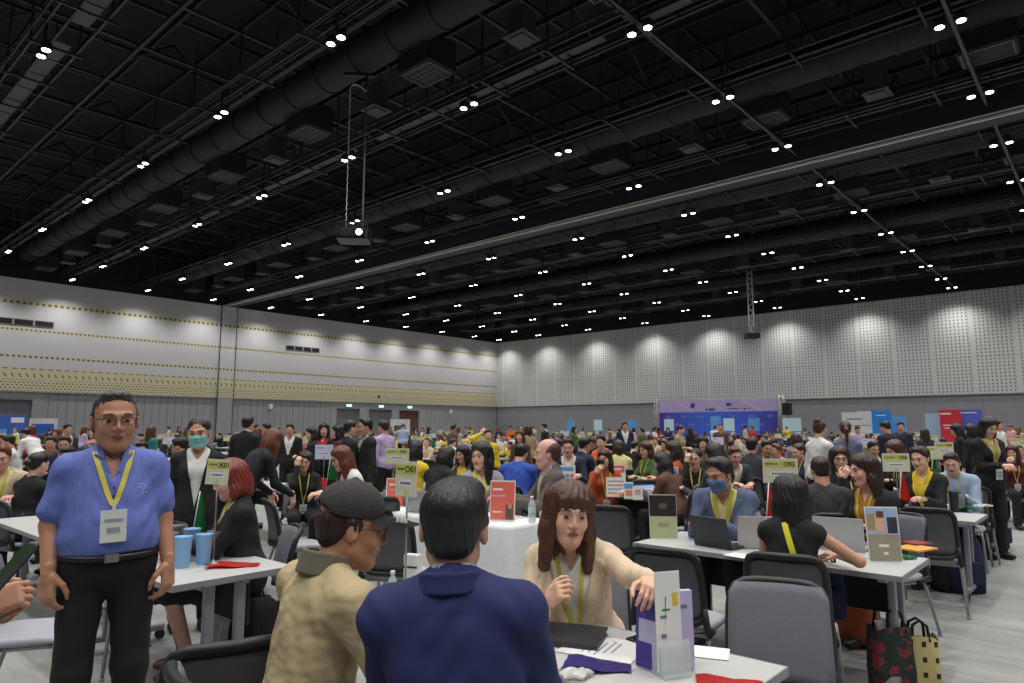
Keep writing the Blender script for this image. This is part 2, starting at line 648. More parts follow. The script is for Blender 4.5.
class Fig:
    def __init__(s, sit=True, lean=6, twist=0, side=0, head=(0, 8, 0), neckf=0.02, fem=False, belly=0.0, sw=None, build=1.0,
                 rw=None, lw=None, rpole=(0.3, -0.6, -1.0), lpole=(-0.3, -0.6, -1.0), rh=None, lh=None, curl=0.45, rcurl=None, lcurl=None,
                 knees=0.11, feet=0.42, hip=None, headscale=1.0, jaw=1.0, wide=1.0, kneeang=0, armr=1.0, arml=1.0, tl_=1.0, shz=None):
        s.sit, s.fem = sit, fem
        s.headscale = headscale
        s.build = build
        hz = hip if hip is not None else (0.54 if sit else 0.90)
        s.Rt = np.array(rz(R(twist)) @ rx(-R(lean)) @ ry(R(side)))
        s.P0 = np.array((0, 0, hz))
        s.T = lambda x, y, z: s.P0 + s.Rt @ np.array((x, y, z * tl_))
        s.tl_ = tl_
        shz = shz or (0.405 if fem else 0.418)
        s.sw = sw if sw is not None else (0.142 if fem else 0.166)
        s.sw *= (0.5 + 0.5 * build)
        s.belly = belly
        up = s.Rt @ np.array((0, 0, 1.0))
        s.Nk = s.T(0, -0.012, 0.475)
        fw = s.Rt @ np.array((0, 1.0, 0))
        s.Rh = np.array(rz(R(head[0])) @ rx(-R(head[1])) @ ry(R(head[2])))
        nd = up * 0.75 + np.array((0, 0, 0.25))
        nd /= np.linalg.norm(nd)
        s.H = s.Nk + nd * 0.128 + fw * neckf + s.Rh @ np.array((0, 0.03, 0.035)) * 0.6 + np.array((0, 0, 0.0))
        s.jaw, s.wide = jaw, wide
        UA, FA = (0.275, 0.245) if not fem else (0.26, 0.23)
        UA, FA = UA * arml, FA * arml
        s.SR, s.SL = s.T(s.sw, -0.005, shz), s.T(-s.sw, -0.005, shz)
        if rw is None:
            rw = (0.17, 0.40, 0.79) if sit else (0.25, 0.03, 0.80)
        if lw is None:
            lw = (-0.17, 0.40, 0.79) if sit else (-0.25, 0.03, 0.80)
        s.ER, s.WR = ik(s.SR, rw, UA, FA, rpole)
        s.EL, s.WL = ik(s.SL, lw, UA, FA, lpole)
        s.curl = (curl if rcurl is None else rcurl, curl if lcurl is None else lcurl)
        s.rh = rh or ((tuple(s.WR - s.ER), (0, 0, 1)) if sit else ((0, 0.12, -1), (1, 0.3, 0)))
        s.lh = lh or ((tuple(s.WL - s.EL), (0, 0, 1)) if sit else ((0, 0.12, -1), (-1, 0.3, 0)))
        s.armr = armr
        hx = 0.088
        s.HR, s.HL = s.P0 + np.array((hx, 0, -0.01)), s.P0 + np.array((-hx, 0, -0.01))
        if sit:
            s.KR, s.KL = np.array((knees, 0.43, 0.52)), np.array((-knees, 0.43, 0.52))
            s.AR, s.AL = np.array((knees + 0.01, feet, 0.085)), np.array((-knees - 0.01, feet, 0.085))
        else:
            s.KR, s.KL = np.array((0.10, 0.02, hz - 0.42)), np.array((-0.10, 0.02, hz - 0.42))
            s.AR, s.AL = np.array((0.105, -0.02, 0.085)), np.array((-0.105, -0.02, 0.085))

    def torso(s):
        T, f, q, bl = s.T, s.fem, s.Rt, s.belly
        b = s.build
        P = [('+', 'e', 0, T(0, 0.0, 0.03), np.array(((0.16 if f else 0.158) * b, 0.115 * b, 0.12)), q),
             ('+', 'e', 0.09, T(0, 0.008 + bl * 0.6, 0.15), np.array(((0.125 if f else 0.142) * b + bl * 0.7, 0.098 * b + bl, 0.15)), q),
             ('+', 'e', 0.09, T(0, 0.0, 0.33), np.array(((0.137 if f else 0.158) * b, 0.103 * b, 0.15)), q)]
        if f:
            P += [('+', 'e', 0.04, T(0.062, 0.082, 0.315), np.array((0.052, 0.045, 0.055)), q),
                  ('+', 'e', 0.04, T(-0.062, 0.082, 0.315), np.array((0.052, 0.045, 0.055)), q)]
        for sg, S in ((1, s.SR), (-1, s.SL)):
            P.append(('+', 'c', 0.05, T(sg * 0.05, -0.01, 0.41), S, 0.062, 0.05 * b))
            P.append(('+', 'c', 0.05, T(sg * 0.035, -0.022, 0.482), S + s.Rt @ np.array((-sg * 0.03, -0.005, 0.012)), 0.034, 0.036))
        return P

    def neck(s):
        r = 0.046 if s.fem else 0.056
        return [('+', 'c', 0.02, s.Nk - s.Rt @ np.array((0, 0, 0.02)), s.H + s.Rh @ np.array((0, -0.022, -0.05)) * s.headscale, r * 1.08, r)]

    def arm(s, side, short=False, r=1.0, upto=1.0):
        S, E, Wp = (s.SR, s.ER, s.WR) if side > 0 else (s.SL, s.EL, s.WL)
        r *= s.armr * (0.88 if s.fem else 1.0)
        if short:
            e = S + (E - S) * 0.72
            return [('+', 'c', 0.03, S, e, 0.052 * r, 0.05 * r)]
        return [('+', 'c', 0.03, S, E, 0.05 * r, 0.04 * r), ('+', 'c', 0.02, E, E + (Wp - E) * upto, 0.042 * r, 0.029 * r)]

    def legs(s, r=1.0):
        P = []
        for H, K, A in ((s.HR, s.KR, s.AR), (s.HL, s.KL, s.AL)):
            P += [('+', 'c', 0.05, H, K, 0.082 * r, 0.058 * r), ('+', 'c', 0.03, K, A, 0.056 * r, 0.036 * r)]
        return P

    def shoe(s, side):
        A = s.AR if side > 0 else s.AL
        return [('+', 'e', 0.02, A + np.array((0, 0.07, -0.045)), np.array((0.046, 0.125, 0.042)), None),
                ('+', 'c', 0.03, A, A + np.array((0, 0, -0.03)), 0.038, 0.04)]

    def body_mesh(s, cell=0.009, hcell=0.0042, ccell=0.0045, bare_legs=False, hands=True, stubble=False):
        low = s.torso()
        low = infl(low, -0.012) + s.arm(1, r=0.9) + s.arm(-1, r=0.9) + s.neck()
        if bare_legs:
            low += s.legs(0.92)
            for sd in (1, -1):
                low += infl(s.shoe(sd), -0.006)
        else:
            low += infl(s.legs(0.9), -0.01)
        ch = [sdf(low, cell)]
        hp = xfp(head_prims(s.fem, s.jaw, s.wide), s.Rh, s.H, s.headscale) + s.neck()[:1]
        ch.append(sdf(hp, hcell))
        if hands:
            if s.rh != 'none':
                ch.append(sdf(hand_prims(s.WR, s.rh[0], s.rh[1], 1, s.curl[0], s=0.92 if s.fem else 1.0), ccell))
            if s.lh != 'none':
                ch.append(sdf(hand_prims(s.WL, s.lh[0], s.lh[1], -1, s.curl[1], s=0.92 if s.fem else 1.0), ccell))
        Ri, H, hs = s.Rh.T, s.H, s.headscale

        def mf(c, i):
            m = np.zeros(len(c), int)
            if i == 1:
                l = ((c - H) @ Ri.T) / hs
                e = (l[:, 0] / 0.021) ** 2 + ((l[:, 2] + 0.063) / 0.0095) ** 2
                m[(e < 1) & (l[:, 1] > 0.06)] = 1
            return m
        return to_mesh('body', ch, mf)

    # --- garments
    def top_mesh(s, cell=0.009, off=0.008, sleeve='long', hem=0.04, vneck=None, lapel=0.0, flare=0.0, round_neck=0.055, collar=False, extra_prims=()):
        """vneck: (half width at shoulder level, bottom height in torso frame) cut out of the front"""
        P = infl(s.torso(), off)
        P += [('+', 'e', 0.06, s.T(0, 0, hem + 0.06), np.array((0.158 * s.build + off + flare, 0.115 * s.build + off + flare * 0.7 + s.belly * 0.6, 0.11)), s.Rt)]
        for sd in (1, -1):
            if sleeve == 'none':
                continue
            P += infl(s.arm(sd, short=(sleeve == 'short'), upto=0.93), off * 0.9 + (0.006 if sleeve == 'short' else 0))
        if collar:
            P += [('+', 'c', 0.01, s.Nk + s.Rt @ np.array((0, 0, -0.015)), s.Nk + s.Rt @ np.array((0, 0.004, 0.028)), 0.075 if not s.fem else 0.062, 0.066 if not s.fem else 0.054)]
        if lapel and vneck:
            cr = 0.074 if s.fem else 0.084
            P += [('+', 'c', 0.012, s.Nk + s.Rt @ np.array((0, -0.012, -0.03)), s.Nk + s.Rt @ np.array((0, -0.010, 0.012)), cr, cr * 0.84)]
        P += list(extra_prims)
        Ri, P0 = s.Rt.T, s.P0
        seed = rng.random() * 50

        def ex(D, X, Y, Z):
            x, y, z = X - P0[0], Y - P0[1], Z - P0[2]
            lx = Ri[0, 0] * x + Ri[0, 1] * y + Ri[0, 2] * z
            ly = Ri[1, 0] * x + Ri[1, 1] * y + Ri[1, 2] * z
            lz = (Ri[2, 0] * x + Ri[2, 1] * y + Ri[2, 2] * z) / s.tl_
            D = D + 0.0032 * np.sin(lx * 31 + 14 * lz + seed) * np.sin(lz * 27 + 6 * ly + seed * 2) + 0.0022 * np.sin(lz * 60 + 5 * np.sin(lx * 17 + seed) + ly * 25) * np.sin(lx * 19 + ly * 14 + seed)
            if lapel and vneck:
                w = vneck[0] * np.clip((lz - vneck[1]) / (0.46 - vneck[1]), 0, 1)
                band = np.maximum(np.abs(np.abs(lx) - w - 0.018) - 0.02 - 0.012 * np.clip((lz - vneck[1]) / 0.25, 0, 1), vneck[1] - 0.03 - lz)
                band = np.maximum(np.maximum(band, -ly), lz - 0.45)
                D = np.minimum(D, np.maximum(D - lapel, band))
            if vneck:
                w = vneck[0] * np.clip((lz - vneck[1]) / (0.46 - vneck[1]), -1, 1)
                v = np.maximum(np.abs(lx) - w, -ly + 0.0)
                v = np.maximum(v, vneck[1] - lz)
                D = np.maximum(D, -v)
            # neck hole
            nx, ny = lx, ly + 0.0
            hole = np.maximum(np.sqrt(nx ** 2 + (ny * 0.95) ** 2) - round_neck, 0.455 - lz if not collar else 0.49 - lz)
            D = np.maximum(D, -hole)
            # hem
            D = np.maximum(D, hem - 0.02 - lz + 0 * D)
            return D
        return to_mesh('top', [sdf(P, cell, ex)])

    def shirt_mesh(s, cell=0.009, off=0.003, collar=True):
        P = infl(s.torso(), off)
        if collar:
            rr = 0.066 if not s.fem else 0.054
            P += [('+', 'c', 0.01, s.Nk + s.Rt @ np.array((0, 0.0, -0.02)), s.Nk + s.Rt @ np.array((0, 0.004, 0.03)), rr + 0.01, rr)]
        Ri, P0 = s.Rt.T, s.P0

        def ex(D, X, Y, Z):
            x, y, z = X - P0[0], Y - P0[1], Z - P0[2]
            lx = Ri[0, 0] * x + Ri[0, 1] * y + Ri[0, 2] * z
            ly = Ri[1, 0] * x + Ri[1, 1] * y + Ri[1, 2] * z
            lz = Ri[2, 0] * x + Ri[2, 1] * y + Ri[2, 2] * z
            v = np.maximum(np.abs(lx) - 0.055 * np.clip((lz - 0.40) / 0.1, -1, 1), -ly + 0.02)
            D = np.maximum(D, -v)
            return np.maximum(D, 0.03 - lz)
        return to_mesh('shirt', [sdf(P, cell, ex)])

    def pants_mesh(s, cell=0.012, off=0.008, r=1.0, skirt=False):
        T = s.T
        P = [('+', 'e', 0, T(0, 0, 0.0), np.array((0.165 * s.build, 0.122 * s.build + s.belly * 0.4, 0.11)), s.Rt)]
        if skirt:
            P += [('+', 'c', 0.08, s.HR, s.KR, 0.10, 0.085), ('+', 'c', 0.08, s.HL, s.KL, 0.10, 0.085),
                  ('+', 'c', 0.08, (s.HR + s.HL) / 2, (s.KR + s.KL) / 2, 0.09, 0.07)]
            if skirt == 'long':
                P += [('+', 'c', 0.08, s.KR, s.AR, 0.085, 0.11), ('+', 'c', 0.08, s.KL, s.AL, 0.085, 0.11),
                      ('+', 'c', 0.08, (s.KR + s.KL) / 2, (s.AR + s.AL) / 2, 0.09, 0.12)]
        else:
            P += infl([(p[:5] + (p[5] * r, max(p[6] * r, 0.05))) for p in s.legs()], off)
        if s.sit:
            P += [('-', 'b', 0.005, (0, -0.02, 0.43), (0.4, 0.3, 0.035), None, 0.002)]

        def ex(D, X, Y, Z):
            D = D + 0.003 * np.sin(X * 40 + Z * 30) * np.sin(Z * 24 + Y * 18)
            return np.maximum(D, 0.035 - Z)
        return to_mesh('trousers', [sdf(P, cell, ex)])

    def shoes(s, cell=0.010):
        return [to_mesh('shoe', [sdf(s.shoe(sd) + [('-', 'b', 0.003, s.AR * 0 + np.array((0, 0, -0.1)), (2, 2, 0.1), None, 0.001)], cell)]) for sd in (1, -1)]

    def hmat(s):
        M = Matrix(s.Rh.tolist()).to_4x4()
        M.translation = Vector(s.H)
        return M @ Matrix.Scale(s.headscale, 4)

    def surf(s, me):
        return BVHTree.FromPolygons([v.co[:] for v in me.vertices], [p.vertices[:] for p in me.polygons])

    def lanyard(s, bvhs, bottom=0.10, wid=0.013, badge=(0.085, 0.125), neckw=0.062, swing=0.0):
        """strap hugging the chest and a hanging badge; returns (strap mesh, badge mesh)"""
        fw = Vector(s.Rt @ np.array((0, 1.0, 0)))
        sx = Vector(s.Rt @ np.array((1.0, 0, 0)))

        def hit(x, z, dflt):
            o = Vector(s.T(x, 0.45, z))
            best = None
            for b in bvhs:
                h = b.ray_cast(o, -fw)
                if h[0] is not None and (best is None or h[3] < best[3]):
                    best = h
            if best is None or best[3] > 0.52:
                return Vector(s.T(x, dflt, z))
            return best[0] + fw * 0.006
        mb = MB()
        for sg in (1, -1):
            pts = []
            for t in np.linspace(0, 1, 16):
                z = 0.50 + (bottom - 0.50) * t
                x = sg * neckw * (1 - t) ** 0.8 + swing * t
                pts.append(hit(x, z, -0.03 + 0.12 * min(1, t * 5)))
            for i in range(1, 16):
                if (pts[i] - pts[i - 1]).dot(fw) < -0.01:
                    pts[i] = pts[i] - fw * ((pts[i] - pts[i - 1]).dot(fw) + 0.004)
            pts = [Vector(s.T(sg * neckw * 0.7, -0.07, 0.515))] + pts
            for i in range(len(pts) - 1):
                d = (pts[i + 1] - pts[i])
                n = sx * (wid / 2)
                a = [pts[i] - n, pts[i] + n, pts[i + 1] + n, pts[i + 1] - n]
                mb.quad(a)
                mb.quad([q - fw * 0.003 for q in a][::-1])
                mb.quad([a[0], a[3], a[3] - fw * 0.003, a[0] - fw * 0.003])
                mb.quad([a[1], a[1] - fw * 0.003, a[2] - fw * 0.003, a[2]])
        strap = mb.mesh('lanyard', flip=False)
        B = hit(swing, bottom - 0.02, 0.12)
        B2 = hit(swing, bottom - 0.02 - badge[1], 0.12)
        dep = max((B - Vector(s.P0)).dot(fw), (B2 - Vector(s.P0)).dot(fw)) + 0.006
        c = Vector(s.T(swing, dep, bottom - 0.025 - badge[1] / 2))
        Rm = Matrix(s.Rt.tolist())
        mb = MB()
        mb.box(c, (badge[0], 0.004, badge[1]), Rm, bev=0.0015)
        mb.box(c + Rm @ Vector((0, 0, badge[1] / 2 + 0.014)), (0.012, 0.006, 0.03), Rm)
        mb.mi = 1
        mb.box(c + Rm @ Vector((0, 0.0028, badge[1] * 0.18)), (badge[0] * 0.7, 0.001, 0.012), Rm)
        mb.box(c + Rm @ Vector((0, 0.0028, -badge[1] * 0.12)), (badge[0] * 0.5, 0.001, 0.02), Rm)
        return strap, mb.mesh('badge')


# ---------------------------------------------------------------- hair, in the head frame
def hair_mesh(style, cell=0.006, grain=1.0):
    P = [('+', 'e', 0, (0, -0.022, 0.045), (0.084, 0.098, 0.083), None)]
    cut = []
    if style in ('short', 'crew', 'shortside', 'balding', 'undercap', 'tied', 'bun', 'ponytail'):
        grain *= 0.4
    if style in ('short', 'crew', 'shortside', 'balding', 'undercap'):
        if style == 'crew':
            P = [('+', 'e', 0, (0, -0.016, 0.040), (0.0775, 0.093, 0.082), None), ('+', 'e', 0.02, (0, 0.03, 0.098), (0.05, 0.045, 0.024), None)]
        elif style == 'balding':
            P = [('+', 'e', 0, (0, -0.03, 0.03), (0.081, 0.088, 0.075), None)]
        elif style == 'undercap':
            P = [('+', 'e', 0, (0, -0.02, 0.02), (0.079, 0.092, 0.06), None)]
        else:
            P += [('+', 'e', 0.03, (0.012, 0.035, 0.100), (0.058, 0.045, 0.030), None)]
        P += [('+', 'c', 0.02, (0.072, -0.005, 0.02), (0.071, 0.004, -0.012), 0.012, 0.006), ('+', 'c', 0.02, (-0.072, -0.005, 0.02), (-0.071, 0.004, -0.012), 0.012, 0.006)]
        P += [('+', 'e', 0.03, (0, -0.062, -0.02), (0.062, 0.042, 0.05), None)]
        P += [('-', 'e', 0.012, (0, 0.120, 0.0 if style != 'crew' else 0.012), (0.083, 0.076, 0.098 if style != 'crew' else 0.1), None)]
        P += [('-', 'b', 0.01, (0, 0.06, -0.08), (0.12, 0.085, 0.068), None, 0.01)]
        P += [('-', 'b', 0.01, (0, -0.05, -0.13), (0.2, 0.2, 0.065), None, 0.01)]
        if style == 'balding':
            P += [('-', 'e', 0.02, (0, 0.05, 0.12), (0.07, 0.1, 0.08), None)]
    elif style in ('long', 'longbang', 'longback', 'bob', 'longside'):
        ln = {'long': -0.24, 'longbang': -0.2, 'longback': -0.30, 'bob': -0.10, 'longside': -0.22}[style]
        P += [('+', 'e', 0.03, (0, 0.0, 0.06), (0.086, 0.092, 0.072), None)]
        for sg in (1, -1):
            P += [('+', 'c', 0.04, (sg * 0.068, -0.02, 0.05), (sg * 0.076, -0.012, -0.07), 0.029, 0.030),
                  ('+', 'c', 0.04, (sg * 0.076, -0.012, -0.07), (sg * 0.084, 0.01 if style != 'longback' else -0.05, ln), 0.036, 0.026)]
            if style in ('longbang', 'long'):
                P += [('+', 'c', 0.02, (sg * 0.070, 0.035, 0.03), (sg * 0.072, 0.035, ln * 0.8), 0.018, 0.016)]
        P += [('+', 'e', 0.05, (0, -0.062, -0.03), (0.088, 0.055, 0.1), None),
              ('+', 'c', 0.05, (0, -0.065, -0.05), (0, -0.075, ln), 0.065, 0.05)]
        if style in ('longback', 'long'):
            P += [('+', 'e', 0.04, (0, -0.085, ln * 0.75), (0.095, 0.035, 0.11), None)]
        P += [('-', 'e', 0.015, (0, 0.122, -0.045 if 'bang' in style else -0.03), (0.064, 0.085, 0.085 if 'bang' in style else 0.105), None)]
        P += [('-', 'c', 0.01, (0, 0.07, -0.07), (0, 0.05, ln - 0.1), 0.058, 0.062), ('-', 'c', 0.01, (0, 0.085, -0.10), (0, 0.085, ln - 0.1), 0.07, 0.075), ('-', 'c', 0.01, (0, 0.030, -0.12), (0, 0.012, ln - 0.1), 0.062, 0.064)]
        if 'bang' in style:
            P += [('+', 'e', 0.008, (0, 0.072, 0.056), (0.062, 0.024, 0.034), None)]
    elif style in ('bun', 'ponytail', 'tied'):
        P += [('+', 'e', 0.03, (0, -0.06, -0.01), (0.07, 0.045, 0.06), None)]
        P += [('-', 'e', 0.012, (0, 0.122, -0.015), (0.074, 0.08, 0.1), None)]
        P += [('-', 'b', 0.01, (0, 0.06, -0.09), (0.12, 0.075, 0.07), None, 0.01)]
        P += [('-', 'b', 0.01, (0, -0.05, -0.15), (0.2, 0.2, 0.075), None, 0.01)]
        if style == 'bun':
            P += [('+', 'e', 0.01, (0, -0.08, 0.105), (0.045, 0.045, 0.042), None)]
        elif style == 'tied':
            P += [('+', 'e', 0.01, (0, -0.125, 0.0), (0.035, 0.035, 0.035), None)]
        else:
            P += [('+', 'c', 0.02, (0, -0.11, 0.04), (0, -0.155, -0.02), 0.022, 0.03), ('+', 'c', 0.02, (0, -0.155, -0.02), (0, -0.14, -0.24), 0.032, 0.014)]

    def ex(D, X, Y, Z):
        th = np.arctan2(X, -(Y + 0.02))
        return D + grain * (0.0022 * np.sin(th * 23 + 3 * np.sin(Z * 30)) + 0.0012 * np.sin(th * 51 + Z * 12 + 4 * np.sin(Z * 21)))
    V, F = sdf(P, cell, ex)
    return to_mesh('hair_' + style, [(V, F)])


HAIRS = {}


def hair(style, fine=False):
    k = (style, fine)
    if k not in HAIRS:
        HAIRS[k] = hair_mesh(style, 0.0045 if fine else 0.010, 1.0)
    return HAIRS[k]


def eye_mesh():
    mb = MB()
    r = bmesh.ops.create_uvsphere(mb.bm, u_segments=16, v_segments=10, radius=1.0)
    for v in r['verts']:
        v.co = Vector((v.co.x * 0.0125, v.co.y * 0.008, v.co.z * 0.0046))
    for f in mb.bm.faces:
        c = f.calc_center_median()
        f.smooth = True
        f.material_index = 1 if (c.y > 0 and abs(c.x) < 0.0068) else 0
    return mb.mesh('eye')


def brow_mesh():
    mb = MB()
    mb.tube([(-0.019, 0.0, -0.002), (-0.008, 0.004, 0.003), (0.006, 0.006, 0.004), (0.018, 0.004, 0.0)], [0.0018, 0.003, 0.0034, 0.0022], 6)
    return mb.mesh('eyebrow')


EYE = BROW = None


def face_parts(body, F, haircol, wide=1.0, brow=True, glasses=None):
    global EYE, BROW
    if EYE is None:
        EYE, BROW = eye_mesh(), brow_mesh()
    M = F.hmat()
    for sg in (1, -1):
        e = child('eye', EYE, body, [MATS['eye_white'], MATS['iris']])
        e.matrix_local = M @ Matrix.Translation((sg * 0.031 * wide, 0.0815, 0.0)) @ Matrix.Rotation(-sg * 0.22, 4, 'Z')
        if brow:
            b = child('eyebrow', BROW, body, haircol)
            b.matrix_local = M @ Matrix.Translation((sg * 0.031 * wide, 0.083, 0.0225)) @ Matrix.Rotation(-sg * 0.25, 4, 'Z') @ Matrix.Scale(-sg, 4, (1, 0, 0))
    if glasses:
        mb = MB()
        for sg in (1, -1):
            c = Vector((sg * 0.033, 0.098, -0.002))
            pts = [c + Vector((0.0235 * math.cos(t) * (1.05), -abs(0.0235 * math.cos(t) + sg * 0.0) * 0.15, 0.0165 * math.sin(t))) for t in np.linspace(0, 2 * math.pi, 17)[:-1]]
            mb.tube(pts, 0.0014, 6, closed=True)
            mb.tube([(sg * 0.057, 0.094, 0.006), (sg * 0.076, 0.06, 0.008), (sg * 0.080, -0.008, 0.006)], 0.0015, 6)
        mb.tube([(-0.010, 0.099, 0.002), (0, 0.101, 0.004), (0.010, 0.099, 0.002)], 0.0013, 6)
        g = mb.obj('glasses', glasses, body)
        g.matrix_local = M


def mask_mesh(cell=0.005):
    P = infl([p for p in head_prims(True) if p[0] == '+'][:13], 0.006)
    P = [p for p in P if not (p[1] == 'e' and abs(p[3][0]) > 0.07)]
    P.append(('&', 'b', 0.004, (0, 0.09, -0.062), (0.066, 0.075, 0.050), None, 0.02))
    me = to_mesh('face_mask', [sdf(P, cell, lambda D, X, Y, Z: D + 0.001 * np.sin(Z * 420))])
    return me


def ear_loops(sg):
    mb = MB()
    if True:
        mb.tube([(sg * 0.062, 0.035, -0.035), (sg * 0.076, 0.005, -0.02), (sg * 0.084, -0.018, 0.01), (sg * 0.076, -0.006, 0.028)], 0.0014, 5)
        mb.tube([(sg * 0.058, 0.03, -0.09), (sg * 0.074, 0.0, -0.055), (sg * 0.084, -0.02, -0.02)], 0.0014, 5)
    return mb.mesh('ear_loop')
# ---------------------------------------------------------------- shared materials
for n, c, r in (('skin', (196, 146, 120), 0.5), ('skin_light', (218, 172, 148), 0.5), ('skin_tan', (182, 132, 106), 0.5), ('skin_fair', (218, 168, 150), 0.5), ('skin_dark', (112, 76, 58), 0.5)):
    m = mat(n, c, rough=r, noise=0.06, nscale=22)
    m.node_tree.nodes['Principled BSDF'].inputs['Subsurface Weight'].default_value = 0.0
mat('lips', (148, 82, 76), 0.45)
mat('lips_red', (150, 40, 52), 0.4)
mat('lips_tan', (128, 78, 66), 0.45)
mat('eye_white', (190, 182, 176), 0.3)
mat('iris', (18, 12, 10), 0.2)
for n, c in (('hair_black', (27, 24, 26)), ('hair_brown', (78, 46, 34)), ('hair_auburn', (100, 54, 34)), ('hair_red', (122, 46, 40)), ('hair_grey', (62, 60, 60)), ('hair_dark', (46, 31, 27)), ('hair_blond', (120, 84, 52))):
    mat(n, c, rough=0.42, noise=0.35, nscale=60, bump=0.6, bscale=120, stretch=(1, 1, 0.15))
# ---------------------------------------------------------------- the hall
A_END = 48.43      # perforated wall
B_END = 44.86      # panelled wall
A_NEAR = -14.0
B_NEAR = -16.0
Z_TOP = 9.76       # top of the light wall panels
Z_MID = 3.56       # grey dado below
Z_ROOF = 13.2


class NT:
    def __init__(s, name, rough=0.7):
        s.m = bpy.data.materials.new(name)
        s.m.use_nodes = True
        s.nt = s.m.node_tree
        s.b = s.nt.nodes['Principled BSDF']
        s.b.inputs['Roughness'].default_value = rough
        tc = s.nt.nodes.new('ShaderNodeTexCoord')
        sp = s.nt.nodes.new('ShaderNodeSeparateXYZ')
        s.nt.links.new(tc.outputs['Object'], sp.inputs[0])
        s.tc = tc
        s.X, s.Y, s.Z = sp.outputs[0], sp.outputs[1], sp.outputs[2]
        MATS[name] = s.m

    def f(s, op, a, b=0.0, c=0.0):
        n = s.nt.nodes.new('ShaderNodeMath')
        n.operation = op
        for i, v in enumerate((a, b, c)):
            if isinstance(v, (int, float)):
                n.inputs[i].default_value = v
            else:
                s.nt.links.new(v, n.inputs[i])
        return n.outputs[0]

    def frac(s, x, p, off=0.0):
        return s.f('FRACT', s.f('DIVIDE', s.f('ADD', x, 1000 * p + off), p))

    def dash(s, x, p, duty, off=0.0):
        return s.f('LESS_THAN', s.frac(x, p, off), duty)

    def band(s, x, a, b):
        return s.f('MULTIPLY', s.f('GREATER_THAN', x, a), s.f('LESS_THAN', x, b))

    def AND(s, a, b):
        return s.f('MULTIPLY', a, b)

    def OR(s, a, b):
        return s.f('MAXIMUM', a, b)

    def mix(s, fac, a, b):
        n = s.nt.nodes.new('ShaderNodeMix')
        n.data_type = 'RGBA'
        s.nt.links.new(fac, n.inputs['Factor'])
        for k, v in (('A', a), ('B', b)):
            if isinstance(v, tuple):
                n.inputs[k].default_value = v
            else:
                s.nt.links.new(v, n.inputs[k])
        return n.outputs['Result']

    def noise(s, scale, stretch=None, detail=4):
        n = s.nt.nodes.new('ShaderNodeTexNoise')
        n.inputs['Scale'].default_value = scale
        n.inputs['Detail'].default_value = detail
        if stretch:
            mp = s.nt.nodes.new('ShaderNodeMapping')
            mp.inputs['Scale'].default_value = stretch
            s.nt.links.new(s.tc.outputs['Object'], mp.inputs['Vector'])
            s.nt.links.new(mp.outputs[0], n.inputs['Vector'])
        else:
            s.nt.links.new(s.tc.outputs['Object'], n.inputs['Vector'])
        return n.outputs['Fac']

    def base(s, c):
        s.nt.links.new(c, s.b.inputs['Base Color'])
        return s.m

    def bump(s, h, dist=0.01, st=0.5):
        n = s.nt.nodes.new('ShaderNodeBump')
        n.inputs['Strength'].default_value = st
        n.inputs['Distance'].default_value = dist
        s.nt.links.new(h, n.inputs['Height'])
        s.nt.links.new(n.outputs[0], s.b.inputs['Normal'])


# perforated acoustic panels
t = NT('perforated_panel', 0.75)
slot = t.AND(t.dash(t.X, 0.21, 0.36), t.dash(t.Z, 0.205, 0.5))
slot = t.AND(slot, t.f('SUBTRACT', 1.0, t.dash(t.X, 2.1, 0.1)))
seam = t.OR(t.dash(t.X, 2.1, 0.006, 0.1), t.dash(t.Z, 3.1, 0.006, 0.46))
n = t.noise(0.4)
c0 = t.mix(n, rgb(180, 181, 182), rgb(191, 191, 190))
t.base(t.mix(t.OR(slot, seam), c0, rgb(104, 104, 104)))

# white panels with yellowish punched rows
t = NT('striped_panel', 0.7)
dots = None
for z0, p, w in ((8.44, 0.30, 0.11), (6.95, 0.22, 0.08), (5.48, 0.26, 0.09)):
    d = t.AND(t.band(t.Z, z0 - w * 0.6, z0 + w * 0.6), t.dash(t.Y, p, 0.5))
    dots = d if dots is None else t.OR(dots, d)
yel = t.OR(t.OR(t.band(t.Z, 8.32, 8.58), t.band(t.Z, 6.86, 7.04)), t.OR(t.band(t.Z, 5.40, 5.57), t.band(t.Z, 3.4, 4.85)))
low = t.OR(t.AND(t.band(t.Z, 4.78, 4.83), t.dash(t.Y, 0.42, 0.6)), t.AND(t.band(t.Z, 4.35, 4.55), t.dash(t.f('ADD', t.Y, t.f('MULTIPLY', t.Z, 0.5)), 0.34, 0.22)))
low = t.OR(low, t.AND(t.band(t.Z, 3.5, 4.22), t.AND(t.dash(t.Z, 0.155, 0.42), t.dash(t.f('ADD', t.Y, t.f('MULTIPLY', t.f('FLOOR', t.f('DIVIDE', t.Z, 0.155)), 0.1)), 0.2, 0.5))))
dots = t.OR(dots, low)
seam = t.dash(t.Y, 6.0, 0.002, 1.0)
c0 = t.mix(yel, rgb(184, 184, 187), rgb(188, 184, 150))
c1 = t.mix(dots, c0, rgb(90, 84, 70))
t.base(t.mix(seam, c1, rgb(150, 150, 150)))

